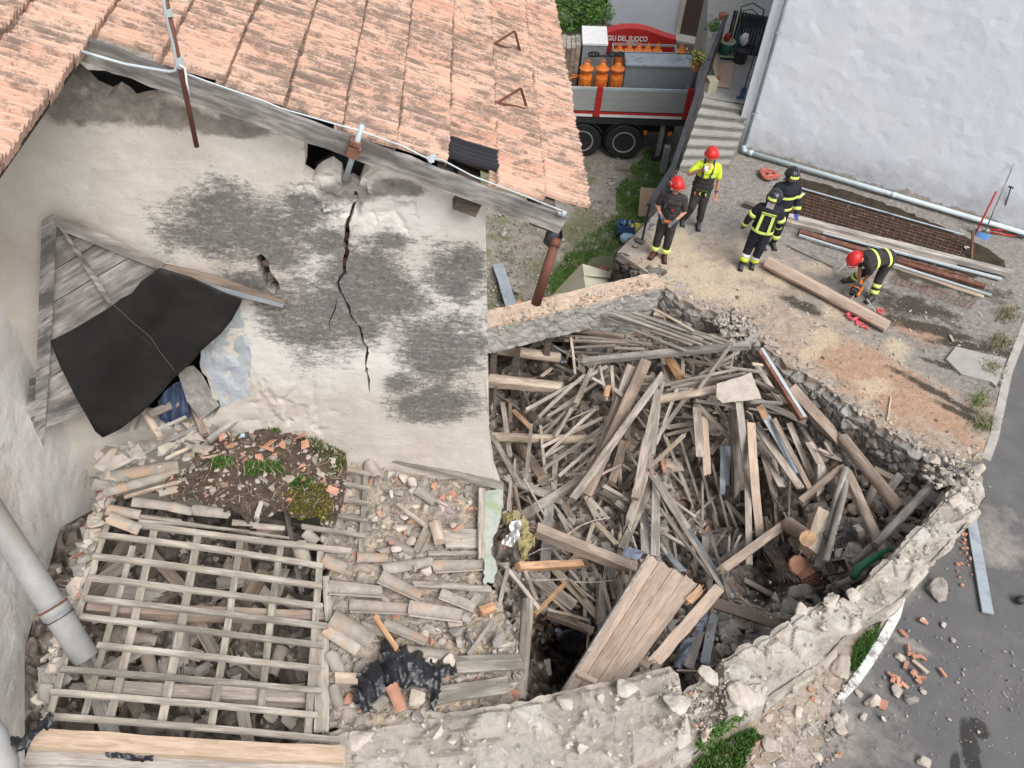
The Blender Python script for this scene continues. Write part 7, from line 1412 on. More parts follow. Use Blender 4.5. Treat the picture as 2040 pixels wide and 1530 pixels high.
J['pelvis']=jz(1768, 512, .86);fh=Vector((-1, -.28, 0)).normalized();rr_=Vector((fh.y, -fh.x, 0))
J['hipL']=J['pelvis']-rr_*.09;J['hipR']=J['pelvis']+rr_*.09
J['neck']=J['pelvis']+fh*.52+Vector((0, 0, -.02));J['chest']=J['pelvis'].lerp(J['neck'], .55)+Vector((0, 0, .05));J['front']=Vector((fh.x*.1, fh.y*.1, -1));J['toe']=fh;J['toeL']=fh+Vector((.1, -.5, 0))
J['shL']=J['neck']-rr_*.19-fh*.05;J['shR']=J['neck']+rr_*.19-fh*.05
J['wrL']=jz(1719, 561, .32);J['wrR']=jz(1711, 563, .30);J['elL']=J['shL'].lerp(J['wrL'], .5)+Vector((.06, 0, 0));J['elR']=J['shR'].lerp(J['wrR'], .5)+Vector((.02, .03, 0))
root, fr=person('person in red helmet bent over the long log cutting it with a chainsaw', J, (fh*.35+Vector((0, 0, -1))), dict(top=M['charcoal'], legs=M['charcoal'], boot=M['boot'], skin=M['skin_tan']), 'red', [('knL', 'anL', .38, .55, .078, M['stripe']), ('knL', 'anL', .68, .85, .078, M['stripe']), ('knR', 'anR', .38, .55, .078, M['stripe']), ('knR', 'anR', .68, .85, .078, M['stripe'])], short=True, hand_curl=(1.2, 1.2), head_up=(fh*.9+Vector((0, 0, .45))))
torso_band(root, J, fr, .10, .05, .196, .150, M['stripe']);torso_band(root, J, fr, .60, .05, .212, .158, M['stripe'])
cs=empty('chainsaw', jz(1706, 580, .22));tag(cs, 'black and orange chainsaw held down against the long log', 'chainsaw');c=jz(1705, 578, .26)
bd_=(jz(1690, 600, .12)-c).normalized();sx_=Vector((0, 0, 1)).cross(bd_).normalized();uz_=bd_.cross(sx_)
mb=MB();mb.frame(c, bd_, sx_, uz_, (.22, .15, .15), 0);mb.frame(c+uz_*.08, bd_, sx_, uz_, (.16, .11, .05));reparent(mb.build('engine_cover', M['black_iron']), cs)
mb=MB();mb.frame(c+sx_*.085, bd_, sx_, uz_, (.20, .03, .12));mb.frame(c-sx_*.085-uz_*.02, bd_, sx_, uz_, (.16, .03, .08));mb.frame(c+Vector((0, 0, -.085)), bd_, sx_, uz_, (.18, .10, .03));reparent(mb.build('side_cover', M['orange']), cs)
mb=MB();mb.tube([c-sx_*.08+bd_*.06, c-sx_*.09+uz_*.13, c+sx_*.06+uz_*.15, c+sx_*.09+uz_*.02], .012, 8);mb.tube([c-bd_*.10+uz_*.03, c-bd_*.20+uz_*.08, c-bd_*.24+uz_*.0, c-bd_*.12-uz_*.05], .014, 8);reparent(mb.build('handle', M['orange'], smooth=True), cs)
mb=MB();mb.frame(c+bd_*.27+sx_*.03, bd_, sx_, uz_, (.34, .012, .07));reparent(mb.build('guide_bar', M['silver']), cs)
# fire service truck in the courtyard
W0=Vector((2.603, 21.381, -2.6));tt=Vector((1, .019, 0)).normalized();tn=Vector((-tt.y, tt.x, 0));TZ=.045
def tw(s, d, z):return W0+tt*s+tn*d+Vector((0, 0, z+2.6+TZ*s))
truck=empty('fire_truck', W0);tag(truck, 'fire service flatbed truck with grey side boards and red stakes in the courtyard', 'truck')
def tbox(s0, s1, d0, d1, z0, z1, name, mat, parent=truck, into=None):
 mb=into or MB();mb.add([tw(s0, d0, z0), tw(s1, d0, z0), tw(s1, d1, z0), tw(s0, d1, z0), tw(s0, d0, z1), tw(s1, d0, z1), tw(s1, d1, z1), tw(s0, d1, z1)], [(3, 2, 1, 0), (4, 5, 6, 7), (0, 1, 5, 4), (1, 2, 6, 5), (2, 3, 7, 6), (3, 0, 4, 7)])
 if into is None:o=mb.build(name, mat);reparent(o, parent);return o
for s_ in(0, -1.197):
 for d_ in(.15, 2.15):
  c=tw(s_, d_, -2.06);r_=.53
  wroot=MB();wroot.lathe([(r_*.62, -.13), (r_*.93, -.15), (r_, -.10), (r_, .10), (r_*.93, .15), (r_*.62, .13)], c, 36, tn)
  for k in range(36):
   a=2*pi*k/36;X=tt*cos(a)+Vector((0, 0, 1))*sin(a);Y=tt*-sin(a)+Vector((0, 0, 1))*cos(a);wroot.frame(c+X*(r_+.004), X, Y, tn, (.018, .045, .2))
  wo=wroot.build('wheel', M['rubber']);auto_smooth(wo, 35);reparent(wo, truck)
  mb=MB();mb.lathe([(r_*.62, -.14), (r_*.60, -.15), (r_*.54, -.13), (r_*.50, -.04), (r_*.46, .0), (r_*.40, .02), (r_*.40, .03)], c, 30, tn);mb.f=mb.f[:-2];mb.m=mb.m[:-2];o=mb.build('rim', M['galv'], smooth=True);o.parent=wo;mb=MB();mb.tube([c+tn*.01, c+tn*.04], r_*.46, 24);o2=mb.build('rim_disc', M['chassis']);o2.parent=wo
  mb=MB();mb.lathe([(.13, 0), (.12, -.07), (.09, -.10), (.01, -.11)], c, 16, tn)
  for k in range(10):a=2*pi*k/10;q_=c+tt*cos(a)*.19+Vector((0, 0, 1))*sin(a)*.19;mb.tube([q_+tn*.02, q_-tn*.03], .014, 6)
  o2=mb.build('hub', M['chassis']);o2.parent=o
tbox(-6, 1.45, .55, .85, -2.0, -1.55, 'chassis_rail', M['chassis']);tbox(-6, 1.45, 1.6, 1.9, -2.0, -1.55, 'chassis_rail', M['chassis'])
tbox(-6, 1.6, .02, 2.45, -1.50, -1.28, 'bed', M['chassis'])
mb=MB()
for s_ in(0, -1.197):
 c=tw(s_, .16, -2.06)
 pr=[(cos(a)*.60, sin(a)*.60)for a in[pi*.12+pi*.76*k/10 for k in range(11)]]
 vs=[c+tt*x+Vector((0, 0, z))+tn*d for d in(-.16, .16)for x, z in pr];mb.add(vs+[v+Vector((0, 0, .015))for v in vs], [(k, k+1, k+12, k+11)for k in range(10)]+[(k+22+11, k+22+12, k+23, k+22)for k in range(10)])
reparent(mb.build('mudguard', M['chassis']), truck)
for(a, b)in((-2.6, -.97), (-.80, 1.50), (-5.2, -2.75)):
 tbox(a, b, .0, .03, -1.10, -.50, 'side_board', M['silver']);tbox(a, b, -.012, .035, -.50, -.42, 'side_board_rim', M['zinc_light'])
 for zz_ in(-.92, -.72):tbox(a, b, -.006, .0, zz_-.008, zz_, 'board_groove', M['grey_box'])
 tbox(a, b, -.01, .03, -1.19, -1.14, 'red_rail', M['red']);tbox(a, b-.03, -.02, .03, -1.27, -1.20, 'white_strip', M['white'])
 tbox(a, b, 2.42, 2.45, -1.22, -.45, 'side_board', M['silver'])
for s_ in(-.885, 1.56, -2.68):tbox(s_-.08, s_+.08, -.03, .08, -1.27, -.40, 'stake', M['red'])
tbox(1.50, 1.56, .0, 2.4, -1.22, -.50, 'tail_board', M['silver'])
for s_ in(.55, 1.25):tbox(s_-.04, s_+.05, .05, .09, -1.82, -1.70, 'marker_lamp', M['orange'])
tbox(.98, 1.10, .1, .22, -2.5, -1.5, 'stabiliser_leg', M['galv']);tbox(1.16, 1.19, .12, .18, -2.5, -1.5, 'stabiliser_rod', M['black_iron']);tbox(.88, 1.28, .0, .32, -2.58, -2.50, 'stabiliser_foot', M['chassis'])
tbox(1.05, 1.2, -.75, -.55, -2.55, -1.75, 'spare_jack', M['galv'])
def tz(px, py, z):
 p=on_z(px, py, z);v=p-W0;s_=v.dot(tt);p=on_z(px, py, z+TZ*s_);v=p-W0;return v.dot(tt), v.dot(tn)
def ts(px, py, d):
 p=on_plane(px, py, W0+tn*d, tn);s_=(p-W0).dot(tt);return s_, p.z-TZ*s_
s0, zf=ts(1248, 130, .45);s1, _=ts(1384, 138, .45);_, d1=tz(1252, 109, zf)
lo=empty('tool_locker', tw((s0+s1)/2, .45, -1.25));tag(lo, 'long grey steel locker with light lid standing on the truck bed', 'locker')
tbox(s0, s1, .45, d1, -1.25, zf-.03, 'body', M['grey_box'], lo);tbox(s0-.02, s1+.02, .41, d1+.05, zf-.02, zf+.03, 'lid', M['zinc'], lo);tbox(s0+.05, s1-.05, .43, .45, -.75, -.72, 'seam', M['chassis'], lo)
def jack(s, d, ztop, label):
 zb=-1.26;sc=(ztop-zb)/1.0;w_=1.05 if d<1 else .75
 j=empty('lifting_jack', tw(s, d, zb));tag(j, label, 'jack', 'orange jacks on the truck');c=tw(s, d, zb);Z=Vector((0, 0, 1))
 mb=MB();mb.lathe([(.155*w_, 0), (.16*w_, .40*sc), (.135*w_, .42*sc), (.13*w_, .47*sc), (.17*w_, .49*sc), (.175*w_, .66*sc), (.15*w_, .72*sc)], c, 18);reparent(mb.build('lower_body', M['orange']), j)
 mb=MB();mb.lathe([(.11*w_, .72*sc), (.11*w_, .79*sc), (.175*w_, .80*sc), (.185*w_, .83*sc), (.12*w_, .86*sc), (.06*w_, .93*sc), (.03*w_, .94*sc)], c, 18);reparent(mb.build('top_plate', M['orange']), j)
 mb=MB();mb.tube([c+tt*.06*w_*cos(a)+Z*(.95*sc+.05*sin(a))for a in[pi*k/5 for k in range(6)]], .014*w_, 6);reparent(mb.build('ring', M['orange']), j)
 for k in(-1, 1):mb=MB();mb.frame(c+tt*.05*k*w_-tn*.158*w_+Z*.52*sc, tt, tn, Z, (.025*w_, .03, .10*sc));reparent(mb.build('slot', M['chassis']), j)
for i, px in enumerate((1171, 1203, 1234)):
 s_, z_=ts(px, 118, .38);jack(s_, .38, z_, ['left of the three big orange jacks behind the truck side board', 'middle of the three big orange jacks behind the truck side board', 'right of the three big orange jacks, beside the grey locker'][i])
for i, px in enumerate((1236, 1256, 1275, 1293, 1313)):
 s_, z_=ts(px, 84, 1.75);jack(s_, 1.75, z_, ['first small orange jack from the left in the silver rack', 'second small orange jack from the left in the silver rack', 'third small orange jack from the left in the silver rack', 'fourth small orange jack from the left in the silver rack', 'rightmost small orange jack in the silver rack'][i])
s_, z_=ts(1360, 86, 1.75);jack(s_, 1.75, z_, 'single small orange jack standing right of the silver rack')
rk=empty('silver_rack', tw(0, 1.6, -1.2));tag(rk, 'silver frame holding a row of small orange jacks', 'rack');sA_, zr=ts(1222, 102, 1.55);sB_, _=ts(1348, 104, 1.55)
mb=MB()
for d_ in(1.5, 2.0):
 mb.bar(tw(sA_, d_, zr), tw(sB_, d_, zr), .03, .06)
 for s_ in(sA_, sB_):mb.bar(tw(s_, d_, -1.25), tw(s_, d_, zr), .03, .03, up=(0, 1, 0))
for s_ in(sA_, sB_):mb.bar(tw(s_, 1.5, zr), tw(s_, 2.0, zr), .03, .06)
reparent(mb.build('frame', M['silver']), rk)
s0, zc=ts(1162, 88, .95);s1, _=ts(1210, 88, .95);_, d1=tz(1162, 54, zc)
cb=empty('crane_cabinet', tw((s0+s1)/2, .95, -1.25));tag(cb, 'grey cabinet with a white top standing on the truck', 'cabinet')
tbox(s0, s1, .95, d1, -1.25, zc-.03, 'body', M['grey_box'], cb);tbox(s0-.02, s1+.02, .93, d1+.02, zc-.02, zc+.03, 'top', M['white'], cb)
mb=MB()
for px in(1180, 1186, 1220, 1236):s_, z_=ts(px, 108, .70);mb.tube([tw(s_+.10*cos(a), .70, z_+.06*sin(a))for a in[2*pi*k/8 for k in range(9)]], .03, 6)
a_=ts(1172, 112, .7);b_=ts(1240, 110, .7);mb.tube([tw(a_[0], .7, a_[1]), tw(b_[0], .7, b_[1])], .03, 6)
o=mb.build('chain_hook_set', M['black_iron']);tag(o, 'black lifting hooks lying behind the big orange jacks', 'hooks')
DA=2.35;s0, zl=ts(1205, 84, DA);s1, _=ts(1346, 90, DA)
ar=empty('red_crane_arm', tw((s0+s1)/2, DA, -.3));tag(ar, 'red arched crane arm with white VIGILI DEL FUOCO lettering', 'crane arm')
mb=MB();top=[]
for x, y in((1198, 70), (1210, 66), (1225, 60), (1245, 57), (1270, 57), (1290, 61), (1305, 66), (1320, 72), (1335, 77), (1348, 80)):top.append(ts(x, y, DA))
vs=[]
for d_ in(DA, DA+.35):
 for s_, z in top:vs+=[tw(s_, d_, zl-.30), tw(s_, d_, z)]
N_=len(top)-1;n_=len(top)*2;fs=[]
for i in range(N_):a=2*i;fs+=[(a, a+2, a+3, a+1), (n_+a+2, n_+a, n_+a+1, n_+a+3), (a+1, a+3, n_+a+3, n_+a+1)]
fs+=[(0, 1, n_+1, n_), (2*N_+1, 2*N_, n_+2*N_, n_+2*N_+1)]
mb.add(vs, fs);reparent(mb.build('arm', M['red']), ar)
xe=(tw(1, 0, 0)-tw(0, 0, 0)).normalized()
sR, zt_=ts(1290, 78, DA)
tx=text_mesh('VIGILI DEL FUOCO', .20, M['white'], 'lettering', tw(sR, DA-.02, zt_), xe, Vector((0, 0, 1)), align='RIGHT', bold=.005);tx.data.transform(Matrix.Scale(.77, 4, (1, 0, 0)));reparent(tx, ar)
sR, zt_=ts(1270, 86, DA)
tx=text_mesh('TRENTO', .13, M['white'], 'lettering', tw(sR, DA-.02, zt_+.02), xe, Vector((0, 0, 1)), align='RIGHT', bold=.003);tx.data.transform(Matrix.Scale(.7, 4, (1, 0, 0)));reparent(tx, ar)
s0, zq=ts(1116, 96, .9);s1, _=ts(1157, 96, .9);d0=.9
mb=MB();k_=9
bb=empty('board_stack', tw(s0, d0, -1.25));tag(bb, 'upright brown boards with pale ends standing on the truck at the roof edge', 'boards')
for i in range(k_):
 a=s0-.6+(s1-s0+.6)*i/k_;tbox(a+.005, a+(s1-s0+.6)/k_-.005, d0, d0+.8, -1.25, zq-.02+.02*(i%3), 'board', M['wood_brown'], bb)
for i in range(k_):
 a=s0-.6+(s1-s0+.6)*i/k_;tbox(a+.008, a+(s1-s0+.6)/k_-.008, d0+.02, d0+.78, zq-.015+.02*(i%3), zq+.0+.02*(i%3), 'board_end', M['lath'], bb)
mb=MB();pts=[tz(x, y, -.35)for x, y in((1118, 118), (1133, 125), (1137, 160), (1141, 168), (1148, 150), (1154, 122), (1140, 124))]
mb.tube([tw(s_, .25+.05*i, -.35)for i, (s_, d_)in enumerate(pts)], .022, 6);o=mb.build('orange_strap', M['orange']);tag(o, 'orange lashing strap hanging beside the brown boards on the truck', 'strap')
# courtyard and landing things
yr=random.Random(31)
def gz(px, py, z=-2.6):return on_z(px, py, z)
def zone(poly, z=-2.6):
 return psamp(poly, lambda x, y:on_z(x, y, z))
grA=[(1225, 500), (1300, 430), (1345, 345), (1330, 300), (1290, 300), (1260, 340), (1225, 380), (1240, 430), (1170, 470), (1120, 520), (1080, 580), (1065, 640), (1110, 620), (1170, 520)]
tufts('courtyard_grass', zone(grA), 34000, .12, .014, [M['grassblade'], M['leaf']], 'lush green grass along the terrace wall in the courtyard', 'grass', 80, lean=.9)
vs, fs=sheet(jag([(on_z(x, y, -2.6).x, on_z(x, y, -2.6).y)for x, y in grA], .25, .12, yr), [], .2, lambda x, y, l:Vector((x, y, -2.575+.03*fbm((x*2, y*2, 0)))), False, yr)
M['turf']=surf('short turf', (.05, .10, .025), (.13, .20, .06), 5, 1, .6, .02, bscale=40, c=(.20, .17, .11), objrnd=False)
tag(mesh_obj('turf', vs, fs, M['turf']), kind='structure')
grB=[(975, 430), (1110, 480), (1230, 380), (1240, 330), (1300, 300), (1180, 460), (1080, 560), (1040, 620), (980, 620)]
tufts('thin_grass', zone(grB), 6500, .07, .010, [M['grassblade'], M['moss'], M['drystalk']], 'thin patchy grass in the courtyard gravel', 'grass', 81, lean=.9)
scatter_rocks('courtyard_gravel', 2600, lambda r:(lambda x, y:on_z(x, y, -2.58)if in_poly(x, y, [(970, 420), (1100, 440), (1150, 300), (1330, 310), (1250, 420), (1100, 560), (1050, 640), (970, 640)])and fbm((x*.02, y*.02, 0))>-.15 else None)(r.uniform(970, 1330), r.uniform(300, 640)), lambda r:.014+r.expovariate(45), [(M['stone'], 3), (M['stone_grey'], 4)], 'pale pebbles strewn over the courtyard', 82)
o=put_stick('metal_strip', gz(992, 526, -2.45), gz(1024, 630, -2.35), .26, .02, 'zinc', yr, 'long blue grey metal strip lying in the courtyard beside the tall house', 'metal strip', broken=(0, 0))
for i, (x, y)in enumerate(((1010, 612), (1031, 606), (1012, 622))):
 mb=MB();mb.box((0, 0, 0), (.22, .11, .10));o=mb.build('brick', M['terracotta']);o.location=gz(x, y, -2.54);o.rotation_euler=(0, 0, i*.7);tag(o, ['brick left under the metal strip in the courtyard', 'brick right of the metal strip in the courtyard', 'brick nearest the back wall under the metal strip'][i], 'brick')
mb=MB();rock_into(mb, (0, 0, 0), .09, .05, .04, yr);o=mb.build('plastic_scrap', M['blue']);o.location=gz(1061, 598, -2.55);tag(o, 'small blue plastic scrap at the foot of the brown downpipe', 'scrap')
sh=empty('canvas_shelter', gz(1150, 600));tag(sh, 'beige canvas shelter with a sharp ridge standing below the terrace wall', 'shelter')
za=-.95;apex=on_z(1160, 527, -.72);ridge2=on_z(1175, 640, -.55)
eL1=on_z(1082, 608, -1.9);eL2=on_z(1050, 700, -1.9);eR1=on_z(1221, 546, -.85);eR2=on_z(1222, 640, -.85);fR=on_z(1219, 582, -1.7)
def sheet4(a, b, c, d, n=10, sag=.02, name='canvas', mat=None, flap=0):
 vs=[];fs=[]
 for j in range(n+1):
  for i in range(n+1):
   u=i/n;v=j/n;p=a.lerp(b, u).lerp(d.lerp(c, u), v);vs.append(p-Vector((0, 0, sag*4*u*(1-u)+.015*fbm((u*5, v*5, 1)))))
 m_=n+1
 for j in range(n):
  for i in range(n):k=j*m_+i;fs.append((k, k+1, k+1+m_, k+m_))
 nn=len(vs);vs+=[v-Vector((0, 0, .012))for v in vs];fs+=[tuple(q+nn for q in f[::-1])for f in fs]
 reparent(mesh_obj(name, vs, fs, mat or M['canvas'], smooth=True), sh)
sheet4(eL1, apex, ridge2, eL2, name='left_side');sheet4(apex, eR1, eR2, ridge2, name='right_side', sag=.05)
sheet4(apex+Vector((0, 0, .02)), eR1+Vector((0, 0, .03)), eR1.lerp(eR2, .12)+Vector((0, 0, .03)), apex.lerp(ridge2, .22)+Vector((0, 0, .02)), 4, .0, 'front_flap')
mb=MB();mb.tube([eL1, apex], .02, 6);reparent(mb.build('seam', M['drystalk']), sh)
for p in(eL1, eR1, eL2, eR2):mb=MB();mb.bar(p-Vector((0, 0, .03)), Vector((p.x, p.y, -2.65)), .05, .05, up=(0, 1, 0));reparent(mb.build('post', M['wood_dark']), sh)
mb=MB();c=gz(1203, 535, -1.0);mb.tube([c+Vector((.1*cos(a), .05*sin(a), .03*sin(a*2)))for a in[2*pi*k/10 for k in range(11)]], .022, 6);o=mb.build('red_strap', M['red_hose']);tag(o, 'red strap loop on top of the canvas shelter', 'strap')
bx_=empty('plastic_tray', gz(1247, 462));tag(bx_, 'dark plastic tray with blue and clear bottles on the grass by the terrace', 'tray');c=gz(1246, 458, -2.35)
mb=MB();mb.box(c, (.42, .30, .04))
for dx_, dy_, sx2, sy2 in((0, .15, .42, .02), (0, -.15, .42, .02), (.21, 0, .02, .3), (-.21, 0, .02, .3)):mb.box(c+Vector((dx_, dy_, .10)), (sx2, sy2, .2))
reparent(mb.build('box', M['bluegrey']), bx_)
for i in range(4):mb=MB();q_=c+Vector((-.13+.07*i, .02, .08));mb.lathe([(.032, 0), (.034, .14), (.012, .18), (.012, .21)], q_, 10);reparent(mb.build('bottle', M[('blue', 'lightblue', 'bluegrey', 'white')[i]], smooth=True), bx_)
for nm, (x, y), r_, m_, lab in(('yellow_bag', (1265, 456), .17, 'yellow', 'yellow plastic bag sitting beside the tray on the grass'), ('blue_bag', (1250, 475), .15, 'lightblue', 'pale blue plastic bag below the tray by the terrace wall')):
 mb=MB();c=gz(x, y, -2.38);ellipsoid(mb, (0, 0, 0), (r_*1.2, r_, r_*.9), None, 20);o=mb.build(nm, M[m_]);
 for v in o.data.vertices:v.co+=v.co.normalized()*(.035*noise.noise(v.co*14)+.03*abs(noise.noise(v.co*7)))
 o.location=c;auto_smooth(o, 30);tag(o, lab, 'bag')
mb=MB();c=gz(1291, 403, -2.2);mb.box((0, 0, 0), (.46, .03, .75));o=mb.build('leaning_board', M['cardboard']);o.location=c;o.rotation_euler=(-.5, 0, .05);tag(o, 'tan board leaning against the terrace corner on the grass', 'board')
hd=empty('hedge', gz(1150, 55));tag(hd, 'bright green leafy hedge at the top edge behind the truck', 'hedge')
hc_=on_z(1150, 20, -1.9)
mb=MB();hr_=random.Random(8)
for _ in range(9000):
 u=Vector((hr_.gauss(0, 1), hr_.gauss(0, 1), hr_.gauss(0, 1))).normalized();k=hr_.uniform(.75, 1.05)*(1+.22*noise.noise(u*2.2))
 p=hc_+Vector((u.x*1.6*k-.3, u.y*1.8*k+1.0, u.z*.95*k))
 if p.z<-2.6:continue
 s_=.07*hr_.uniform(.5, 1.3);a=Vector((hr_.gauss(0, 1), hr_.gauss(0, 1), hr_.gauss(0, 1))).normalized();b2_=a.orthogonal().normalized()
 mb.add([p-a*s_, p+b2_*s_*.45, p+a*s_, p-b2_*s_*.45], [(0, 1, 2, 3)], hr_.randrange(2))
reparent(mb.build('foliage', [M['leaf'], M['grassblade']]), hd)
mb=MB()
for _ in range(7):a=hr_.uniform(0, 6.28);mb.tube([hc_+Vector((0, 1, -.8)), hc_+Vector((cos(a)*.5, 1+sin(a)*.6, 0)), hc_+Vector((cos(a)*1.1, 1+sin(a)*1.2, .5))], [.05, .03, .01], 6)
reparent(mb.build('branches', M['wood_dark']), hd)
vs, fs=sheet([(1190, 100), (1205, 45), (1345, 85), (1400, 92), (1390, 130), (1240, 130), (1200, 130)], [], 7, lambda x, y, l:on_z(x, y, -2.35+.08*fbm((x*.03, y*.03, 0))+.15*max(0, (70-y)/40)), False, _r)
tag(mesh_obj('earth_bank', vs, fs, M['soil']), kind='structure')
tufts('bank_weeds', psamp([(1230, 48), (1345, 80), (1345, 92), (1230, 60)], lambda x, y:on_z(x, y, -2.3)), 700, .16, .02, [M['leaf'], M['grassblade']], 'weeds at the foot of the back house wall', 'weeds', 83, lean=.6)
LZ=.98
def lz(px, py, z=LZ):return on_z(px, py, z)
tub=empty('green_tub', lz(1443, 104));tag(tub, 'dark green tub with pale rim standing on the landing', 'tub');c=lz(1442, 112)
mb=MB();mb.lathe([(.15, 0), (.19, .36)], c, 20);reparent(mb.build('body', M['green'], smooth=True), tub)
mb=MB();mb.lathe([(.20, .36), (.21, .40), (.18, .40), (.175, .37)], c, 20);reparent(mb.build('rim', M['canvas']), tub)
mb=MB();ellipsoid(mb, c+Vector((-.02, .05, .46)), (.08, .08, .12));reparent(mb.build('red_bag', M['red'], smooth=True), tub)
br=empty('broom', lz(1450, 118));tag(br, 'broom with pale handle and black head standing on the landing', 'broom');c=lz(1448, 118)
mb=MB();mb.tube([c+Vector((0, 0, .08)), c+Vector((.06, .25, 1.25))], .015, 8);reparent(mb.build('handle', M['canvas'], smooth=True), br)
mb=MB();mb.box(c+Vector((0, 0, .07)), (.40, .07, .03));reparent(mb.build('head', M['canvas']), br);mb=MB();mb.box(c+Vector((0, 0, .02)), (.42, .09, .07));reparent(mb.build('bristles', M['black_iron']), br)
cbx=empty('cardboard_sheet', lz(1435, 150));tag(cbx, 'folded tan cardboard lying on the landing', 'cardboard')
a, b2_, c, d=[lz(x, y, LZ+.03)for x, y in((1430, 172), (1453, 175), (1462, 126), (1437, 124))]
mb=MB();mb.add([p+Vector((0, 0, z))for z in(-.012, 0)for p in(a, b2_, c, d)], [(3, 2, 1, 0), (4, 5, 6, 7), (0, 1, 5, 4), (1, 2, 6, 5), (2, 3, 7, 6), (3, 0, 4, 7)]);reparent(mb.build('flat_panel', M['cardboard']), cbx)
e, f_=[lz(x, y, LZ+.30)for x, y in((1421, 130), (1428, 102))]
mb=MB();q4=[a, d, f_, e];mb.add(q4+[p+Vector((-.012, 0, 0))for p in q4], [(0, 1, 2, 3), (7, 6, 5, 4), (0, 4, 5, 1), (1, 5, 6, 2), (2, 6, 7, 3), (3, 7, 4, 0)]);reparent(mb.build('raised_panel', M['cardboard']), cbx)
mb=MB();mb.frame(lz(1416, 168, LZ+.15), Vector((1, .3, 0)).normalized(), Vector((-.3, 1, 0)).normalized(), Vector((0, 0, 1)), (.22, .28, .3));o=mb.build('open_box', M['canvas']);tag(o, 'pale open box standing at the head of the steps by the rail', 'box')
mb=MB();mb.lathe([(.05, 0), (.07, .10), (.075, .10)], lz(1428, 162, LZ+.03), 14);o=mb.build('clay_pot', M['pot']);tag(o, 'small clay pot on the cardboard by the railing', 'pot')
ct=empty('garden_cart', lz(1490, 90));tag(ct, 'dark green tube framed garden cart parked at the end of the landing', 'cart')
def cp(px, py, z):return on_z(px, py, z)
mb=MB();mb.tube([cp(1474, 60, 1.6), cp(1476, 14, 2.1), cp(1500, 6, 2.1), cp(1522, 20, 2.1), cp(1516, 50, 1.7)], .02, 8);mb.tube([cp(1476, 60, 1.5), cp(1477, 22, 2.0), cp(1498, 18, 2.0), cp(1516, 34, 2.0)], .015, 8);reparent(mb.build('tube_frame', M['green'], smooth=True), ct)
mb=MB();mb.tube([cp(1474, 66, 1.6), cp(1460, 112, 1.1)], .02, 8);mb.tube([cp(1516, 50, 1.7), cp(1502, 112, 1.1)], .02, 8);reparent(mb.build('leg', M['green'], smooth=True), ct)
mb=MB();mb.frame(cp(1500, 44, 1.62), Vector((1, .1, 0)).normalized(), Vector((-.1, 1, 0)).normalized(), Vector((0, 0, 1)), (.55, .04, .30));reparent(mb.build('tray', M['wood_dark']), ct)
gt=empty('picket_gate', cp(1485, 80, LZ));tag(gt, 'dark picket gate behind the garden cart at the end of the landing', 'gate')
for i in range(12):
 p=cp(1445, 100, LZ).lerp(cp(1506, 112, LZ), i/11);p.z=LZ;mb=MB();mb.box(p+Vector((0, 0, .5)), (.06, .03, 1.0));reparent(mb.build('picket', M['black_iron']), gt)
mb=MB();
for z in(.2, .85):mb.bar(cp(1445, 100, LZ)+Vector((0, .03, z)), cp(1506, 112, LZ)+Vector((0, .03, z)), .03, .06)
reparent(mb.build('rail', M['black_iron']), gt)
o=MB();ellipsoid(o, (0, 0, 0), (.11, .09, .16));o=o.build('white_bag', M['white'], smooth=True);o.location=cp(1483, 78, 1.45);
for v in o.data.vertices:v.co*=1+.2*noise.noise(v.co*12)
tag(o, 'white and orange plastic bag hanging on the garden cart', 'bag')
mb=MB();mb.lathe([(.14, 0), (.17, .30), (.18, .30)], lz(1473, 124), 16);o=mb.build('dark_bucket', M['chassis']);tag(o, 'dark grey bucket at the foot of the garden cart', 'bucket')
bsh=empty('long_brush', lz(1478, 190));tag(bsh, 'long handled brush with a blue head leaning on the white house wall', 'brush')
b0=lz(1480, 185, LZ+.15);b1=on_z(1513, 80, LZ+1.35);mb=MB();mb.tube([b0, b1], .014, 8);reparent(mb.build('handle', M['black_iron']), bsh)
mb=MB();dd_=(b1-b0).normalized();mb.frame(b0-dd_*.05, dd_, Vector((1, 0, 0)), Vector((0, 0, 1)), (.26, .13, .10));mb.frame(b0-dd_*.16+Vector((-.03, 0, -.03)), dd_, Vector((1, 0, 0)), Vector((0, 0, 1)), (.10, .17, .12));reparent(mb.build('head', M['bluegrey']), bsh)
def pot_plant(name, c, pm, fm, label, flowers=None, n=220):
 r=empty(name, c);tag(r, label, 'potted plant');mb=MB();mb.lathe([(.09, 0), (.13, .2), (.14, .2)], c, 16);reparent(mb.build('pot', pm), r)
 mb=MB()
 for _ in range(n):
  u=Vector((yr.gauss(0, .10), yr.gauss(0, .10), abs(yr.gauss(.14, .10))));p=c+Vector((0, 0, .2))+u;a=Vector((yr.gauss(0, 1), yr.gauss(0, 1), yr.gauss(0, 1))).normalized();b_=a.orthogonal().normalized()*.018;a*=.035
  mb.add([p-a, p+b_, p+a, p-b_], [(0, 1, 2, 3)], 1 if flowers and yr.random()<.4 else 0)
 reparent(mb.build('foliage', [M[fm], M[flowers or fm]]), r)
pot_plant('flower_pot', on_z(1385, 140, .55), M['pot'], 'leaf', 'clay pot with yellow flowers hanging outside the railing', 'yellow')
pot_plant('flower_pot', on_z(1417, 78, .9), M['white'], 'grassblade', 'white pot with a green plant outside the upper railing')
mb=MB();mb.box((0, 0, 0), (.18, .22, .12));o=mb.build('red_cloth', M['red_hose']);o.location=on_z(1440, 32, 1.95);tag(o, 'dark red cloth lying over the end of the railing', 'cloth')
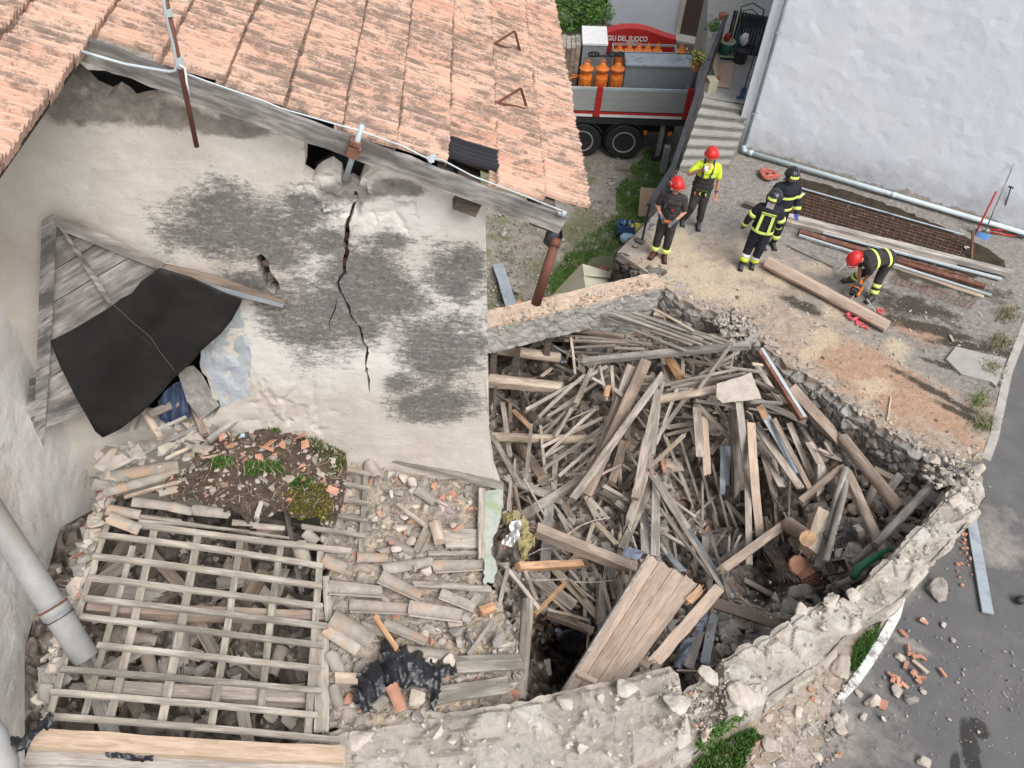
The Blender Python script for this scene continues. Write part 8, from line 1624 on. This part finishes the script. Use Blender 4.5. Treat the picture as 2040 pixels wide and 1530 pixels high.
# things on the terrace
tr=random.Random(17)
def T(px, py, z=.0):return on_z(px, py, z)
def tstick(name, x1, y1, x2, y2, w_, h_, mat, label, cat, z1=.05, z2=None, broken=(0, 0), logr=None, taper=1):
 return put_stick(name, T(x1, y1, z1), T(x2, y2, z1 if z2 is None else z2), w_, h_, mat, tr, label, cat, warp=.0008, broken=broken, logr=logr, taper=taper)
tstick('log', 1528, 522, 1768, 650, .26, .24, 'wood_tan', 'long squared log lying across the terrace being sawn', 'log', .14, None, (.1, .15), logr=1)
tstick('beam', 1560, 430, 2012, 545, .16, .10, 'wood_grey', 'long pale plank lying in front of the rusty steel mesh', 'plank', .12)
tstick('beam', 1562, 441, 1905, 526, .12, .08, 'wood', 'second grey plank lying beside the long pale one', 'plank', .06)
tstick('metal_strip', 1640, 463, 1995, 556, .09, .03, 'zinc_light', 'pale blue metal gutter lying beside the grey planks', 'metal strip', .06)
tstick('steel_beam', 1593, 462, 1962, 570, .14, .06, 'rust', 'rust brown steel beam lying among the metal strips', 'steel beam', .05)
tstick('metal_strip', 1592, 468, 1975, 588, .045, .03, 'zinc_light', 'bent pale metal strip lying nearest the saw worker', 'metal strip', .08)
tstick('plank', 1755, 520, 1960, 590, .16, .03, 'wood_tan', 'brownish board lying under the bent metal strip', 'plank', .03)
tstick('steel_beam', 1760, 505, 1930, 552, .03, .03, 'rust', 'thin rusty rod between the metal strips', 'rod', .10)
tstick('pole', 1586, 372, 1920, 468, .045, .045, 'zinc', 'thin grey pipe lying along the far edge of the steel mesh', 'pipe', .08, logr=1)
tstick('beam', 1482, 405, 1516, 418, .12, .10, 'wood_dark', 'short dark timber end sticking out left of the firefighters', 'timber', .06)
tstick('branch', 1570, 489, 1660, 532, .04, .04, 'wood', 'thin crooked stick on the ground behind the long log', 'stick', .03, logr=1)
tstick('stick', 1665, 545, 1685, 525, .03, .02, 'wood_grey', 'small grey stick beside the sawdust heap', 'stick', .02)
tstick('stick', 1768, 838, 1775, 790, .025, .02, 'wood_light', 'thin pale splinter lying on the orange brick dust', 'stick', .02)
tstick('rust_post', 1935, 515, 1939, 460, .05, .03, 'rust', 'short rusty flat bar beside the steel mesh', 'bar', .03, .5)
tstick('chip', 1893, 668, 1899, 680, .05, .02, 'wood_light', 'small pale wood chip on the dark wet stripe', 'chip', .03)
def grid_mesh(name, quad, nu, nv, r_, mat, label, sag=0):
 A, B, C, D=quad;mb=MB();
 for i in range(nu+1):
  u=i/nu;p=A.lerp(B, u);q_=D.lerp(C, u);mb.tube([p.lerp(q_, t_)+Vector((0, 0, .02*fbm((u*4, t_*4, 1))))for t_ in(0, .25, .5, .75, 1)], r_, 4)
 for j in range(nv+1):
  v=j/nv;p=A.lerp(D, v);q_=B.lerp(C, v);mb.tube([p.lerp(q_, t_)+Vector((0, 0, .012+.02*fbm((t_*4, v*4, 1))))for t_ in(0, .2, .4, .6, .8, 1)], r_, 4)
 o=mb.build(name, mat);return tag(o, label, 'steel mesh')
grid_mesh('steel_mesh', [T(1585, 380, .05), T(1925, 480, .05), T(1905, 520, .05), T(1578, 425, .05)], 26, 7, .007, M['rust'], 'rusty reinforcing mesh lying on dark ground along the white house')
grid_mesh('steel_mesh', [T(1780, 548, .04), T(1945, 600, .04), T(1930, 615, .04), T(1775, 562, .04)], 16, 3, .007, M['rust'], 'smaller rusty mesh lying below the metal strips')
M['dampearth']=surf('dark damp earth', (.022, .015, .012), (.07, .05, .04), 6, 1, .8, .02, bscale=35, c=(.045, .05, .02), objrnd=False)
vs, fs=sheet(jag([(T(x, y).x, T(x, y).y)for x, y in((1570, 350), (1640, 368), (1760, 405), (1870, 450), (1950, 490), (2000, 520), (2000, 545), (1940, 555), (1800, 500), (1680, 462), (1570, 428), (1560, 390))], .09, .035, _r), [], .07, lambda x, y, l:Vector((x, y, .028+.012*fbm((x*6, y*6, 0)))), False, _r)
tag(mesh_obj('damp_earth', vs, fs, M['dampearth']), kind='structure')
tufts('wall_foot_moss', psamp([(1500, 345), (1560, 350), (1600, 372), (1700, 400), (1840, 450), (1830, 462), (1640, 405), (1560, 380), (1530, 410), (1505, 400)], lambda x, y:T(x, y, .02)), 1400, .05, .015, [M['moss'], M['drystalk']], 'withered moss along the foot of the white house wall', 'moss', 84)
for k, (x, y, nm)in enumerate(((2005, 628, 'topmost dry grass tuft beside the road edge of the terrace'), (1992, 682, 'second dry grass tuft from the top beside the road edge'), (1975, 735, 'third dry grass tuft from the top beside the road edge'), (1950, 800, 'greenish weed patch near the lower road edge of the terrace'), (1958, 845, 'lowest thin weed tuft at the road edge of the terrace'))):
 tufts('grass_tuft', lambda r, x=x, y=y:T(x+r.gauss(0, 12), y+r.gauss(0, 9), .01), 380, .11, .008, [M['drystalk'], M['moss' if k<3 else 'grassblade']], nm, 'grass tuft', 90+k, lean=1.0, kind=None)
def coil(name, cx, cy, z, R, turns, r_, mat, label, cat, seed, sq=.7, wob=.25):
 rr=random.Random(seed);c=T(cx, cy, z);pts=[];N_=int(turns*14)
 for i in range(N_):
  a=2*pi*i/14;k=R*(1+wob*noise.noise((cos(a)*1.5, sin(a)*1.5, i*.09+seed))*1.6);pts.append(c+Vector((cos(a)*k, sin(a)*k*sq, .02*rr.random()+.012*i/14)))
 mb=MB();mb.tube(pts, r_, 6);return tag(mb.build(name, mat, smooth=True), label, cat)
coil('hose_coil', 1530, 350, .05, .18, 5, .028, M['red_hose'], 'dull red hose heaped at the corner of the white house', 'hose', 3, .8, .5)
coil('rope_coil', 1697, 632, .03, .10, 4, .014, M['pink_rope'], 'pink rope coil on the ground left of the log end', 'rope', 5, .8, .5)
mb=MB();pts=[T(1704+i*1.9+5*sin(i*1.3), 640+i*1.25+3*cos(i*1.7), .025+.01*(i%2))for i in range(13)];mb.tube(pts, .013, 6);mb.tube([p+Vector((.03*sin(k*2), .03*cos(k*3), .01))for k, p in enumerate(pts)], .013, 6);o=mb.build('rope_tail', M['pink_rope'], smooth=True);tag(o, 'knotted pink rope trailing away from the coil', 'rope')
coil('rope_coil', 1752, 622, .04, .06, 3, .014, M['pink_rope'], 'small pink rope ring beside the sawn log', 'rope', 8, .9, .2)
mb=MB();mb.tube([T(1727, 596, .15), T(1745, 622, .05)], .012, 6);o=mb.build('steel_rod', M['silver']);tag(o, 'thin steel rod standing between boot and pink ring', 'rod')
for(x, y, lab)in((1596, 388, 'crumpled white plastic scrap on the rusty mesh'), (1924, 494, 'small crumpled white scrap at the right end of the mesh')):
 mb=MB();rock_into(mb, (0, 0, 0), .07, .05, .02, tr);rock_into(mb, (.05, .03, .01), .05, .03, .02, tr);o=mb.build('plastic_scrap', M['white']);o.location=T(x, y, .07);tag(o, lab, 'scrap')
def wp(px, py, off):return on_plane(px, py, h0-hy*off, hy)
tl=empty('blue_shovel', T(1960, 470));tag(tl, 'shovel with blue blade and grey handle leaning on the white house', 'shovel')
a=T(1962, 462, .12);b=wp(2020, 326, .06);mb=MB();mb.tube([a, b], .014, 8);reparent(mb.build('handle', M['wood_grey'], smooth=True), tl)
mb=MB();vs=[];fs=[]
bu=(b-a).normalized();sx3=bu.cross(hy).normalized();K_=7
for j in range(K_):
 for i in range(7):
  u=(i-3)/3;v=j/(K_-1);w_=.13*(1-.6*v**3);vs.append(a-bu*(.02+.26*v)+sx3*u*w_-hy*(.03*(1-u*u)+.05*v))
for j in range(K_-1):
 for i in range(6):k=j*7+i;fs.append((k, k+1, k+8, k+7))
nn=len(vs);vs2=[v+hy*.008 for v in vs];mb.add(vs+vs2, fs+[tuple(q+nn for q in f[::-1])for f in fs]);reparent(mb.build('blade', M['blue'], smooth=True), tl)
tl=empty('red_handled_tool', T(1945, 465));tag(tl, 'tool with a red handle leaning on the pipe beside the blue shovel', 'tool')
mb=MB();mb.tube([T(1945, 462, .08), wp(1985, 381, .12)], .020, 8);reparent(mb.build('handle', M['red'], smooth=True), tl);mb=MB();c=T(1943, 458, .06);mb.frame(c, hx, hy, Vector((0, 0, 1)), (.20, .06, .06));mb.frame(c+Vector((.02, 0, .03)), hx, hy, Vector((0, 0, 1)), (.08, .09, .05));reparent(mb.build('head', M['silver']), tl)
tl=empty('dark_bar', T(1992, 448));tag(tl, 'dark steel bar leaning on the white house right of the shovel', 'bar');mb=MB();e_=wp(2014, 373, .08);mb.tube([T(1991, 448, .03), e_], .013, 8);reparent(mb.build('shaft', M['chassis']), tl);mb=MB();mb.frame(e_, hx, hy, Vector((0, 0, 1)), (.10, .03, .03));reparent(mb.build('tip', M['chassis']), tl)
tl=empty('bolt_cutter', T(1990, 465));tag(tl, 'red handled bolt cutter lying on the ground at the right edge', 'bolt cutter')
for k, (y1, y2)in enumerate(((457, 461), (463, 470))):
 mb=MB();mb.tube([T(1972, y1, .05), T(2022, y2, .05)], .018, 8);ro=mb.build('handle', M['red'], smooth=True);reparent(ro, tl);mb=MB();mb.tube([T(2022, y2, .05), T(2040, y2+3, .05)], .020, 8);reparent(mb.build('grip', M['black_iron']), tl)
mb=MB();mb.box(T(1966, 459, .05), (.12, .06, .03));reparent(mb.build('jaw', M['silver']), tl)
scatter_rocks('terrace_grit', 5200, lambda r:(lambda x, y:T(x, y, .012)if in_poly(x, y, ter_px)else None)(r.uniform(1230, 2040), r.uniform(335, 915)), lambda r:min(.05, .006+r.expovariate(130)), [(M['stone'], 4), (M['stone_grey'], 4), (M['wood_light'], 2.5), (M['terracotta'], .5), (M['dark_rubble'], 1.5)], 'grit, chips and pebbles strewn over the terrace', 95, .5)
scatter_rocks('terrace_edge_stones', 260, lambda r:(lambda t_:(lambda k, f:T(PIT_EDGE[k][0]+(PIT_EDGE[k+1][0]-PIT_EDGE[k][0])*f+r.gauss(6, 8), PIT_EDGE[k][1]+(PIT_EDGE[k+1][1]-PIT_EDGE[k][1])*f-abs(r.gauss(4, 7)), .01))(int(t_), t_-int(t_)))(r.uniform(1.5, 12.9)), lambda r:min(.10, .01+r.expovariate(45)), [(M['stone_grey'], 4), (M['stone'], 2)], 'loose stones along the broken edge of the terrace', 96, .5)
scatter_rocks('wall_corner_rubble', 220, lambda r:T(1462+r.gauss(0, 22), 640+r.gauss(0, 13), r.uniform(-.05, .10)), lambda r:min(.11, .02+r.expovariate(36)), [(M['stone_grey'], 4), (M['stone'], 2)], 'rubble heap where the terrace edge has crumbled', 97, .6)
scatter_rocks('back_wall_splinters', 260, lambda r:(lambda t_:on_z(985+t_*320+r.gauss(0, 4), 640-t_*75+r.gauss(0, 9), .06))(r.random()), lambda r:.01+r.expovariate(70), [(M['wood_fresh'], 1.5), (M['wood_light'], 5), (M['stone'], 2)], 'splinters and crumbs on the top of the broken back wall', 98, .5)
# things on walls, road and in the heap
M['wallcrumb']=surf('pale mortar crumbs', (.40, .355, .31), (.60, .55, .49), 5, .95, .5, .02, objrnd=False)
def wall_top_samp(P_, n0, n1, lift=.03):
 def f(r):
  k=r.randrange(len(P_)-1);t_=r.random();u=r.random()
  a=Vector(P_[k][0]).lerp(Vector(P_[k+1][0]), t_);b=Vector(P_[k][1]).lerp(Vector(P_[k+1][1]), t_);z=P_[k][2]+(P_[k+1][2]-P_[k][2])*t_
  c=a.lerp(b, .04+.9*u);return on_z(c.x, c.y, z+lift)
 return f
scatter_rocks('wall_top_rubble', 520, wall_top_samp(PW, 0, 1, .03), lambda r:min(.09, .006+r.expovariate(80)), [(M['wallcrumb'], 6), (M['stone_grey'], .6)], 'loose mortar crumbs and stones on the low road wall', 101, .6)
scatter_rocks('high_wall_rubble', 520, wall_top_samp(PA, 0, 1, .03), lambda r:min(.10, .006+r.expovariate(75)), [(M['wallcrumb'], 6), (M['stone_grey'], .5), (M['wood_light'], .5)], 'loose mortar crumbs and stones on the high wall end', 102, .6)
scatter_rocks('wall_end_rubble', 160, lambda r:on_z(1900+r.gauss(0, 30), 945+r.gauss(0, 22), .45+r.uniform(-.1, .12)), lambda r:min(.13, .02+r.expovariate(34)), [(M['stone'], 5), (M['stone_grey'], 1)], 'broken stones where the road wall meets the terrace', 103, .6)
for(x, y, z, s_, lab)in((1480, 1385, 1.25, .26, 'big squared pale stone block on the outer edge of the low wall'), (1600, 1215, 1.12, .15, 'rounded stone on the inner edge of the low wall'), (1660, 1195, 1.15, .17, 'highest stone lump on the middle of the low wall'), (1800, 1110, .9, .12, 'white stone on the wall beside the green pole'), (1760, 1150, .92, .12, 'grey stone in the hollow of the low wall'), (1905, 1000, .66, .2, 'flat whitish mortar block near the wall end'), (1410, 1345, 1.3, .16, 'pale stone at the step of the two walls'), (1345, 1400, 1.85, .2, 'large stone on the cut end of the high wall'), (1700, 1185, 1.02, .14, 'rough stone beside the hollow of the low wall'), (1545, 1290, 1.2, .16, 'broad stone in the middle of the low wall'), (1250, 1370, 1.88, .16, 'rough stone on the inner edge of the high wall'), (720, 1470, 2.05, .2, 'rounded pale stone at the left end of the high wall'), (860, 1450, 1.95, .16, 'second rounded stone on the high wall beside the decking'), (1125, 1400, 1.86, .14, 'dusty stone on the high wall below the rotten post')):
 mb=MB();rock_into(mb, (0, 0, 0), s_*.95, s_*.75, s_*.45, yr, 0, .1);o=mb.build('stone', M['wallcrumb']);o.location=on_z(x, y, z-.07);tag(o, lab, 'stone')
scatter_rocks('step_gravel', 320, lambda r:(lambda x, y:on_z(x, y, 1.06)if in_poly(x, y, [(1366, 1385), (1430, 1335), (1440, 1430), (1392, 1492)])else None)(r.uniform(1360, 1445), r.uniform(1330, 1495)), lambda r:min(.06, .008+r.expovariate(70)), [(M['stone'], 3), (M['terracotta'], .8), (M['soil'], 1.5), (M['stone_grey'], 2)], 'brownish gravel where the tall wall end drops to the low wall', 110, .6)
o=put_stick('metal_strip', on_road(1934, 1032, .03), on_road(1968, 1222, .03), .15, .03, 'zinc', yr, 'long dented blue grey gutter strip lying on the asphalt', 'metal strip', warp=.012)
mb=MB();limb(mb, (0, 0, 0), (.16, .05, 0), .06, .045);o=mb.build('shoe', M['chassis'], smooth=True);o.location=on_road(2032, 1196, .06);tag(o, 'black shoe tip at the right edge of the road', 'shoe')
for(x, y, s_, lab)in((1871, 1174, .20, 'big brown grey boulder lying on the asphalt beside the wall'), (1672, 1325, .19, 'large pinkish stone against the foot of the road wall'), (1738, 1397, .13, 'white broken block right of the road line'), (1672, 1446, .14, 'pale rounded block on the dusty verge'), (1785, 1375, .10, 'whitish block near the orange tile pieces'), (1815, 1392, .10, 'dark triangular stone near the orange tile pieces'), (1535, 1485, .13, 'flat grey stone on the dusty verge'), (1625, 1505, .10, 'whitish stone on the verge near the bottom edge'), (1840, 1517, .09, 'yellowish stone at the bottom edge of the road'), (1841, 1235, .06, 'small grey stone above the white streak'), (1795, 1310, .07, 'grey stone beside the white edge line'), (1897, 1275, .05, 'small yellowish stone alone on the asphalt'), (1880, 1245, .05, 'small cream stone on the asphalt'), (1720, 1428, .06, 'small grey stone below the white broken block'), (1760, 1432, .05, 'tiny grey stone on the asphalt near the verge'), (1840, 1378, .05, 'small white stone right of the tile pieces'), (1648, 1375, .09, 'grey slab piece on the dusty verge'), (1590, 1420, .09, 'grey pink stone on the verge below the wall'), (1710, 1382, .06, 'beige stone at the edge line end'), (1625, 1395, .07, 'flat beige stone on the verge')):
 mb=MB();rock_into(mb, (0, 0, 0), s_*1.15, s_*.85, s_*.6, yr, 0, .3);o=mb.build('stone', M['stone_grey']if 'dark' in lab or 'boulder' in lab else M['stone']);o.location=on_road(x, y, s_*.25);tag(o, lab, 'stone')
k=0
for(x, y)in((1815, 1302), (1826, 1308), (1838, 1310), (1805, 1325), (1833, 1328), (1820, 1340), (1826, 1347), (1838, 1350), (1830, 1357), (1878, 1340), (1780, 1352), (1790, 1358), (1802, 1365), (1760, 1404), (1840, 1238), (1775, 1345), (1810, 1290), (1800, 1262)):
 mb=MB();L_=yr.uniform(.07, .13)if k!=4 else .22;mb.box((0, 0, 0), (L_, yr.uniform(.03, .06), .025));o=mb.build('tile_shard', M['terracotta']if k!=4 else M['wood_light']);o.location=on_road(x, y, .03);o.rotation_euler=(yr.uniform(-.3, .3), yr.uniform(-.3, .3), yr.uniform(0, 3.1))
 if k==4:o.name='wood_block';tag(o, 'pale wood block among the orange tile pieces on the road', 'wood block')
 elif k==13:o.scale=(1.3, 2, 1);tag(o, 'largest orange tile piece beside the white broken block', 'tile shard')
 elif k==9:tag(o, 'lone orange tile piece right of the others on the asphalt', 'tile shard')
 else:tag(o, 'orange broken tile piece scattered on the road near the edge line', 'tile shard', 'orange tile pieces on the road')
 k+=1
scatter_rocks('road_pebbles', 1000, lambda r:(lambda x, y:on_road(x, y, .008)if fbm((x*.008, y*.008, 3))>-.25 or r.random()<.3 else None)(r.uniform(1500, 2060), r.triangular(1050, 1560, 1400)), lambda r:min(.03, .004+r.expovariate(200)), [(M['stone'], 4), (M['stone_grey'], 5), (M['terracotta'], .3)], 'pebbles and crumbs scattered on the asphalt', 104, .6)
scatter_rocks('verge_stones', 900, lambda r:(lambda x, y:on_road(x, y, .02)if in_poly(x, y, [(1450, 1560), (1500, 1440), (1620, 1350), (1700, 1270), (1720, 1330), (1680, 1400), (1700, 1480), (1640, 1560)])else None)(r.uniform(1430, 1730), r.uniform(1260, 1560)), lambda r:min(.07, .01+r.expovariate(60)), [(M['stone'], 5), (M['stone_grey'], 3), (M['terracotta'], .4)], 'fallen crumbs and stones covering the verge below the wall', 105, .6)
scatter_rocks('brick_crumbs', 150, lambda r:on_road(1920+r.gauss(0, 14), 1060+r.gauss(0, 42), .012), lambda r:.01+r.expovariate(80), [(M['terracotta'], 3), (M['soil'], 1)], 'orange brick crumbs beside the dented gutter strip', 106, .5)
tufts('verge_grass', psamp([(1690, 1335), (1700, 1290), (1735, 1245), (1752, 1240), (1745, 1275), (1715, 1325), (1698, 1342)], lambda x, y:on_road(x, y, .01)), 3600, .09, .012, [M['grassblade'], M['leaf']], 'green grass patch between the road wall and the white line', 'grass', 107)
tufts('corner_grass', psamp([(1360, 1560), (1400, 1500), (1450, 1470), (1500, 1452), (1515, 1470), (1490, 1500), (1470, 1560)], lambda x, y:on_road(x, y, .02)), 6000, .10, .013, [M['grassblade'], M['leaf']], 'green grass patch below the wall at the bottom edge', 'grass', 108)
tufts('wall_ferns', psamp([(1385, 1485), (1400, 1466), (1440, 1440), (1478, 1420), (1480, 1432), (1440, 1465), (1400, 1500)], lambda x, y:on_z(x, y, .95)), 1700, .09, .016, [M['leaf'], M['grassblade']], 'small ferns growing from the outer face of the low wall', 'fern', 109, lean=1.1, kind=None)
def hp3(c, x, y, l=0):px, py=full(c, x, y);return on_z(px, py, hpile(px, py)+l)
hb=empty('hollow_brick', hp3(6, 905, 1490, .25));tag(hb, 'red hollow brick with open chambers near the road wall', 'hollow brick');c=hp3(6, 905, 1490, .28)
X_=(RIGHT*.8+UP*.45).normalized();Y_=(-RIGHT*.3+UP*.5-FWD*.2);Z_=X_.cross(Y_).normalized();Y_=Z_.cross(X_).normalized();Z_=X_.cross(Y_)
mb=MB()
for i in range(5):mb.frame(c+X_*(-.12+.06*i), X_, Y_, Z_, (.012, .20, .16))
for j in range(4):mb.frame(c+Y_*(-.095+.063*j), X_, Y_, Z_, (.25, .012, .158))
reparent(mb.build('shell', M['terracotta']), hb)
cr=empty('plastic_crate', hp3(6, 1120, 1275, .1));tag(cr, 'dark grid crate lying tilted between the poles and the corner stones', 'crate');c=hp3(6, 1110, 1275, .15)
X_=(RIGHT*.85+UP*.35).normalized();Y_=(UP*.8-RIGHT*.3-FWD*.5);Z_=X_.cross(Y_).normalized();Y_=Z_.cross(X_).normalized()
mb=MB()
for i in range(9):mb.frame(c+X_*(-.22+.055*i), X_, Y_, Z_, (.010, .30, .010))
for j in range(7):mb.frame(c+Y_*(-.15+.05*j)+Z_*.002, X_, Y_, Z_, (.45, .010, .010))
for s_ in(-1, 1):
 for k in range(3):mb.frame(c+Y_*.15*s_+Z_*(-.07*k-.03), X_, Y_, Z_, (.45, .01, .012));mb.frame(c+X_*.225*s_+Z_*(-.07*k-.03), X_, Y_, Z_, (.012, .30, .012))
reparent(mb.build('lattice', M['crate']), cr)
mb=MB();mb.frame(c+X_*.26+Y_*.02, X_, Y_, Z_, (.10, .24, .16));reparent(mb.build('inner_block', M['stone_grey']), cr)
mb=MB();c=hp3(6, 1070, 1430, .1);mb.box((0, 0, -.08), (.24, .18, .01));
for dx_, dy_, a, b in((0, .09, .24, .01), (0, -.09, .24, .01), (.12, 0, .01, .18), (-.12, 0, .01, .18)):mb.box((dx_, dy_, 0), (a, b, .16))
o=mb.build('open_tin_box', M['wood_dark']);o.location=c;o.rotation_euler=(.3, .1, .3);tag(o, 'dark open box lying in the stones above the green pole', 'box')
mb=MB();c=hp3(6, 175, 1075, -.05);ax=(UP*.25-FWD*.9).normalized();mb.lathe([(.001, -.10), (.125, -.10), (.14, .10), (.13, .10), (.115, -.09), (.001, -.09)], (0, 0, 0), 24, ax);o=mb.build('tin_pan', M['tinplate'], smooth=False);o.location=c;auto_smooth(o, 40);tag(o, 'round rusty tin pan in the dark pit hole', 'pan')
mb=MB();v_, f_=hull([Vector((cos(a)*.19*k, sin(a)*.17*k, z))for k, z in((1, -.02), (.97, .02))for a in[2*pi*q_/11 for q_ in range(11)]]);o=mesh_obj('clay_disc', v_, f_, M['coppo']);o.location=hp3(6, 850, 1420, .30);o.rotation_euler=(.3, .2, .4);o.data.materials[0]=M['terracotta'];tag(o, 'round pinkish clay disc with broken rim beside the twig bundle', 'clay piece')
bp=[hp3(5, *q_, .05)for q_ in((1235, 1290), )];mb=MB();mb.box((0, 0, 0), (.38, .26, .10));o=mb.build('brick_slab', M['wood_brown']);o.location=hp3(5, 1290, 1320, -.3);o.rotation_euler=(.3, .1, .25);tag(o, 'reddish brick slab deep behind the slanting laths', 'brick')
tb=MB()
for i in range(70):
 o0=hp3(6, 640+yr.uniform(-25, 25), 1150+yr.uniform(-20, 20), .25+yr.uniform(0, .12));p1_=hp3(6, 690+yr.uniform(-45, 45), 1330+yr.uniform(-20, 20), .30+yr.uniform(-.05, .12));p2_=hp3(6, 800+yr.uniform(-70, 60), 1500+yr.uniform(-30, 20), .20+yr.uniform(-.05, .08));tb.tube([o0, o0.lerp(p1_, .5)+Vector((.02, 0, .03)), p1_, p2_], [.007, .006, .005, .003], 4)
tag(tb.build('twig_bundle', M['wood']), 'bundle of thin grey twigs drooping into the pit hole', 'twig bundle')
for(pts, r_, lab)in((((7, 260, 700), (7, 350, 700), (7, 500, 693), (7, 560, 712), (7, 700, 715), (7, 900, 690)), .018, 'thin grey branch lying level left of the panel'), (((7, 490, 405), (7, 600, 330), (7, 690, 295), (7, 800, 275)), .015, 'forked bare branch left of the upright stubs'), (((7, 250, 530), (7, 330, 490), (7, 410, 480)), .010, 'small bare twig near the long dark beam'), (((7, 525, 690), (7, 600, 760), (7, 700, 840)), .016, 'branch bending down below the level branch'), (((7, 1250, 1310), (7, 1400, 1315), (7, 1510, 1275)), .012, 'dark twig lying on the low wall beside the panel')):
 mb=MB();mb.tube([hp3(*q_, .45)for q_ in pts], [r_*(1-.12*i)for i in range(len(pts))], 6);tag(mb.build('branch', M['wood']), lab, 'branch')
mb=MB();pts=[hp3(6, *q_, .62)for q_ in((1385, 1325), (1330, 1345), (1260, 1390), (1200, 1430), (1165, 1490))];mb.tube(pts, [.045, .05, .06, .065, .055], 12);o=mb.build('green_pole', M['green'], smooth=True);tag(o, 'pole wrapped in dark green cloth against the road wall', 'pole')
mb=MB();mb.tube([pts[0], pts[0]+(pts[0]-pts[1]).normalized()*.07], .042, 12);o2=mb.build('pale_tip', M['lath']);o2.parent=o
mb=MB();mb.tube([hp3(6, 1340, 1385, .55), hp3(6, 1385, 1370, .75)], .075, 12);o=mb.build('log', M['wood_brown']);tag(o, 'short brown log stub beside the green pole', 'log')
def cloth(name, c, poly, lift, mat, label, seed, puff=.06, amp=.035):
 poly=[full(c, *q_)for q_ in poly];return crumple(name, poly, lambda x, y:(on_z(x, y, hpile(x, y)+lift), Vector((0, 0, 1))), amp, 7, mat, label, 'cloth', seed, 3, .006, puff)
cloth('cloth_rag', 7, ((885, 500), (950, 480), (1010, 500), (1040, 520), (980, 580), (920, 570), (885, 550)), .30, 'cloth_blue', 'dusty blue cloth above the top corner of the panel', 21)
cloth('cloth_rag', 7, ((430, 1030), (500, 1040), (560, 1060), (640, 1075), (590, 1130), (560, 1200), (510, 1190), (475, 1130), (440, 1100)), .30, 'cloth_blue', 'dusty blue cloth sagging at the edge of the black hole', 22)
cloth('cloth_rag', 7, ((1440, 920), (1470, 960), (1430, 1040), (1370, 1100), (1330, 1180), (1290, 1290), (1230, 1290), (1240, 1200), (1300, 1120), (1340, 1090)), .18, 'cloth_blue', 'grey blue cloth hanging below the right corner of the panel', 23)
for i, q_ in enumerate(((7, 1510, 930, 1440, 1270, 56), (7, 1450, 960, 1330, 1290, 60))):
 p1=hp3(q_[0], q_[1], q_[2], .25);p2=hp3(q_[0], q_[3], q_[4], .2);ww=q_[5]/3.4*mpp(p1)
 put_stick('metal_strip', p1, p2, ww, .02, 'zinc' if i==0 else 'wood_grey', yr, ['bent grey metal sheet standing right of the hanging cloth', 'grey board standing beside the hanging cloth'][i], 'metal strip' if i==0 else 'plank')
_tx=bpy.data.textures.new('stone_grain', 'CLOUDS');_tx.noise_scale=.06
for o in list(COL.objects):
 if o.type=='MESH' and o.get('category')=='stone':
  d_=max(o.dimensions)
  m_=o.modifiers.new('s', 'SUBSURF');m_.subdivision_type='SIMPLE';m_.levels=m_.render_levels=3
  m_=o.modifiers.new('m', 'SMOOTH');m_.iterations=5;m_.factor=.5
  m_=o.modifiers.new('d', 'DISPLACE');m_.texture=_tx;m_.strength=d_*.14;m_.mid_level=.5
  for p in o.data.polygons:p.use_smooth=True
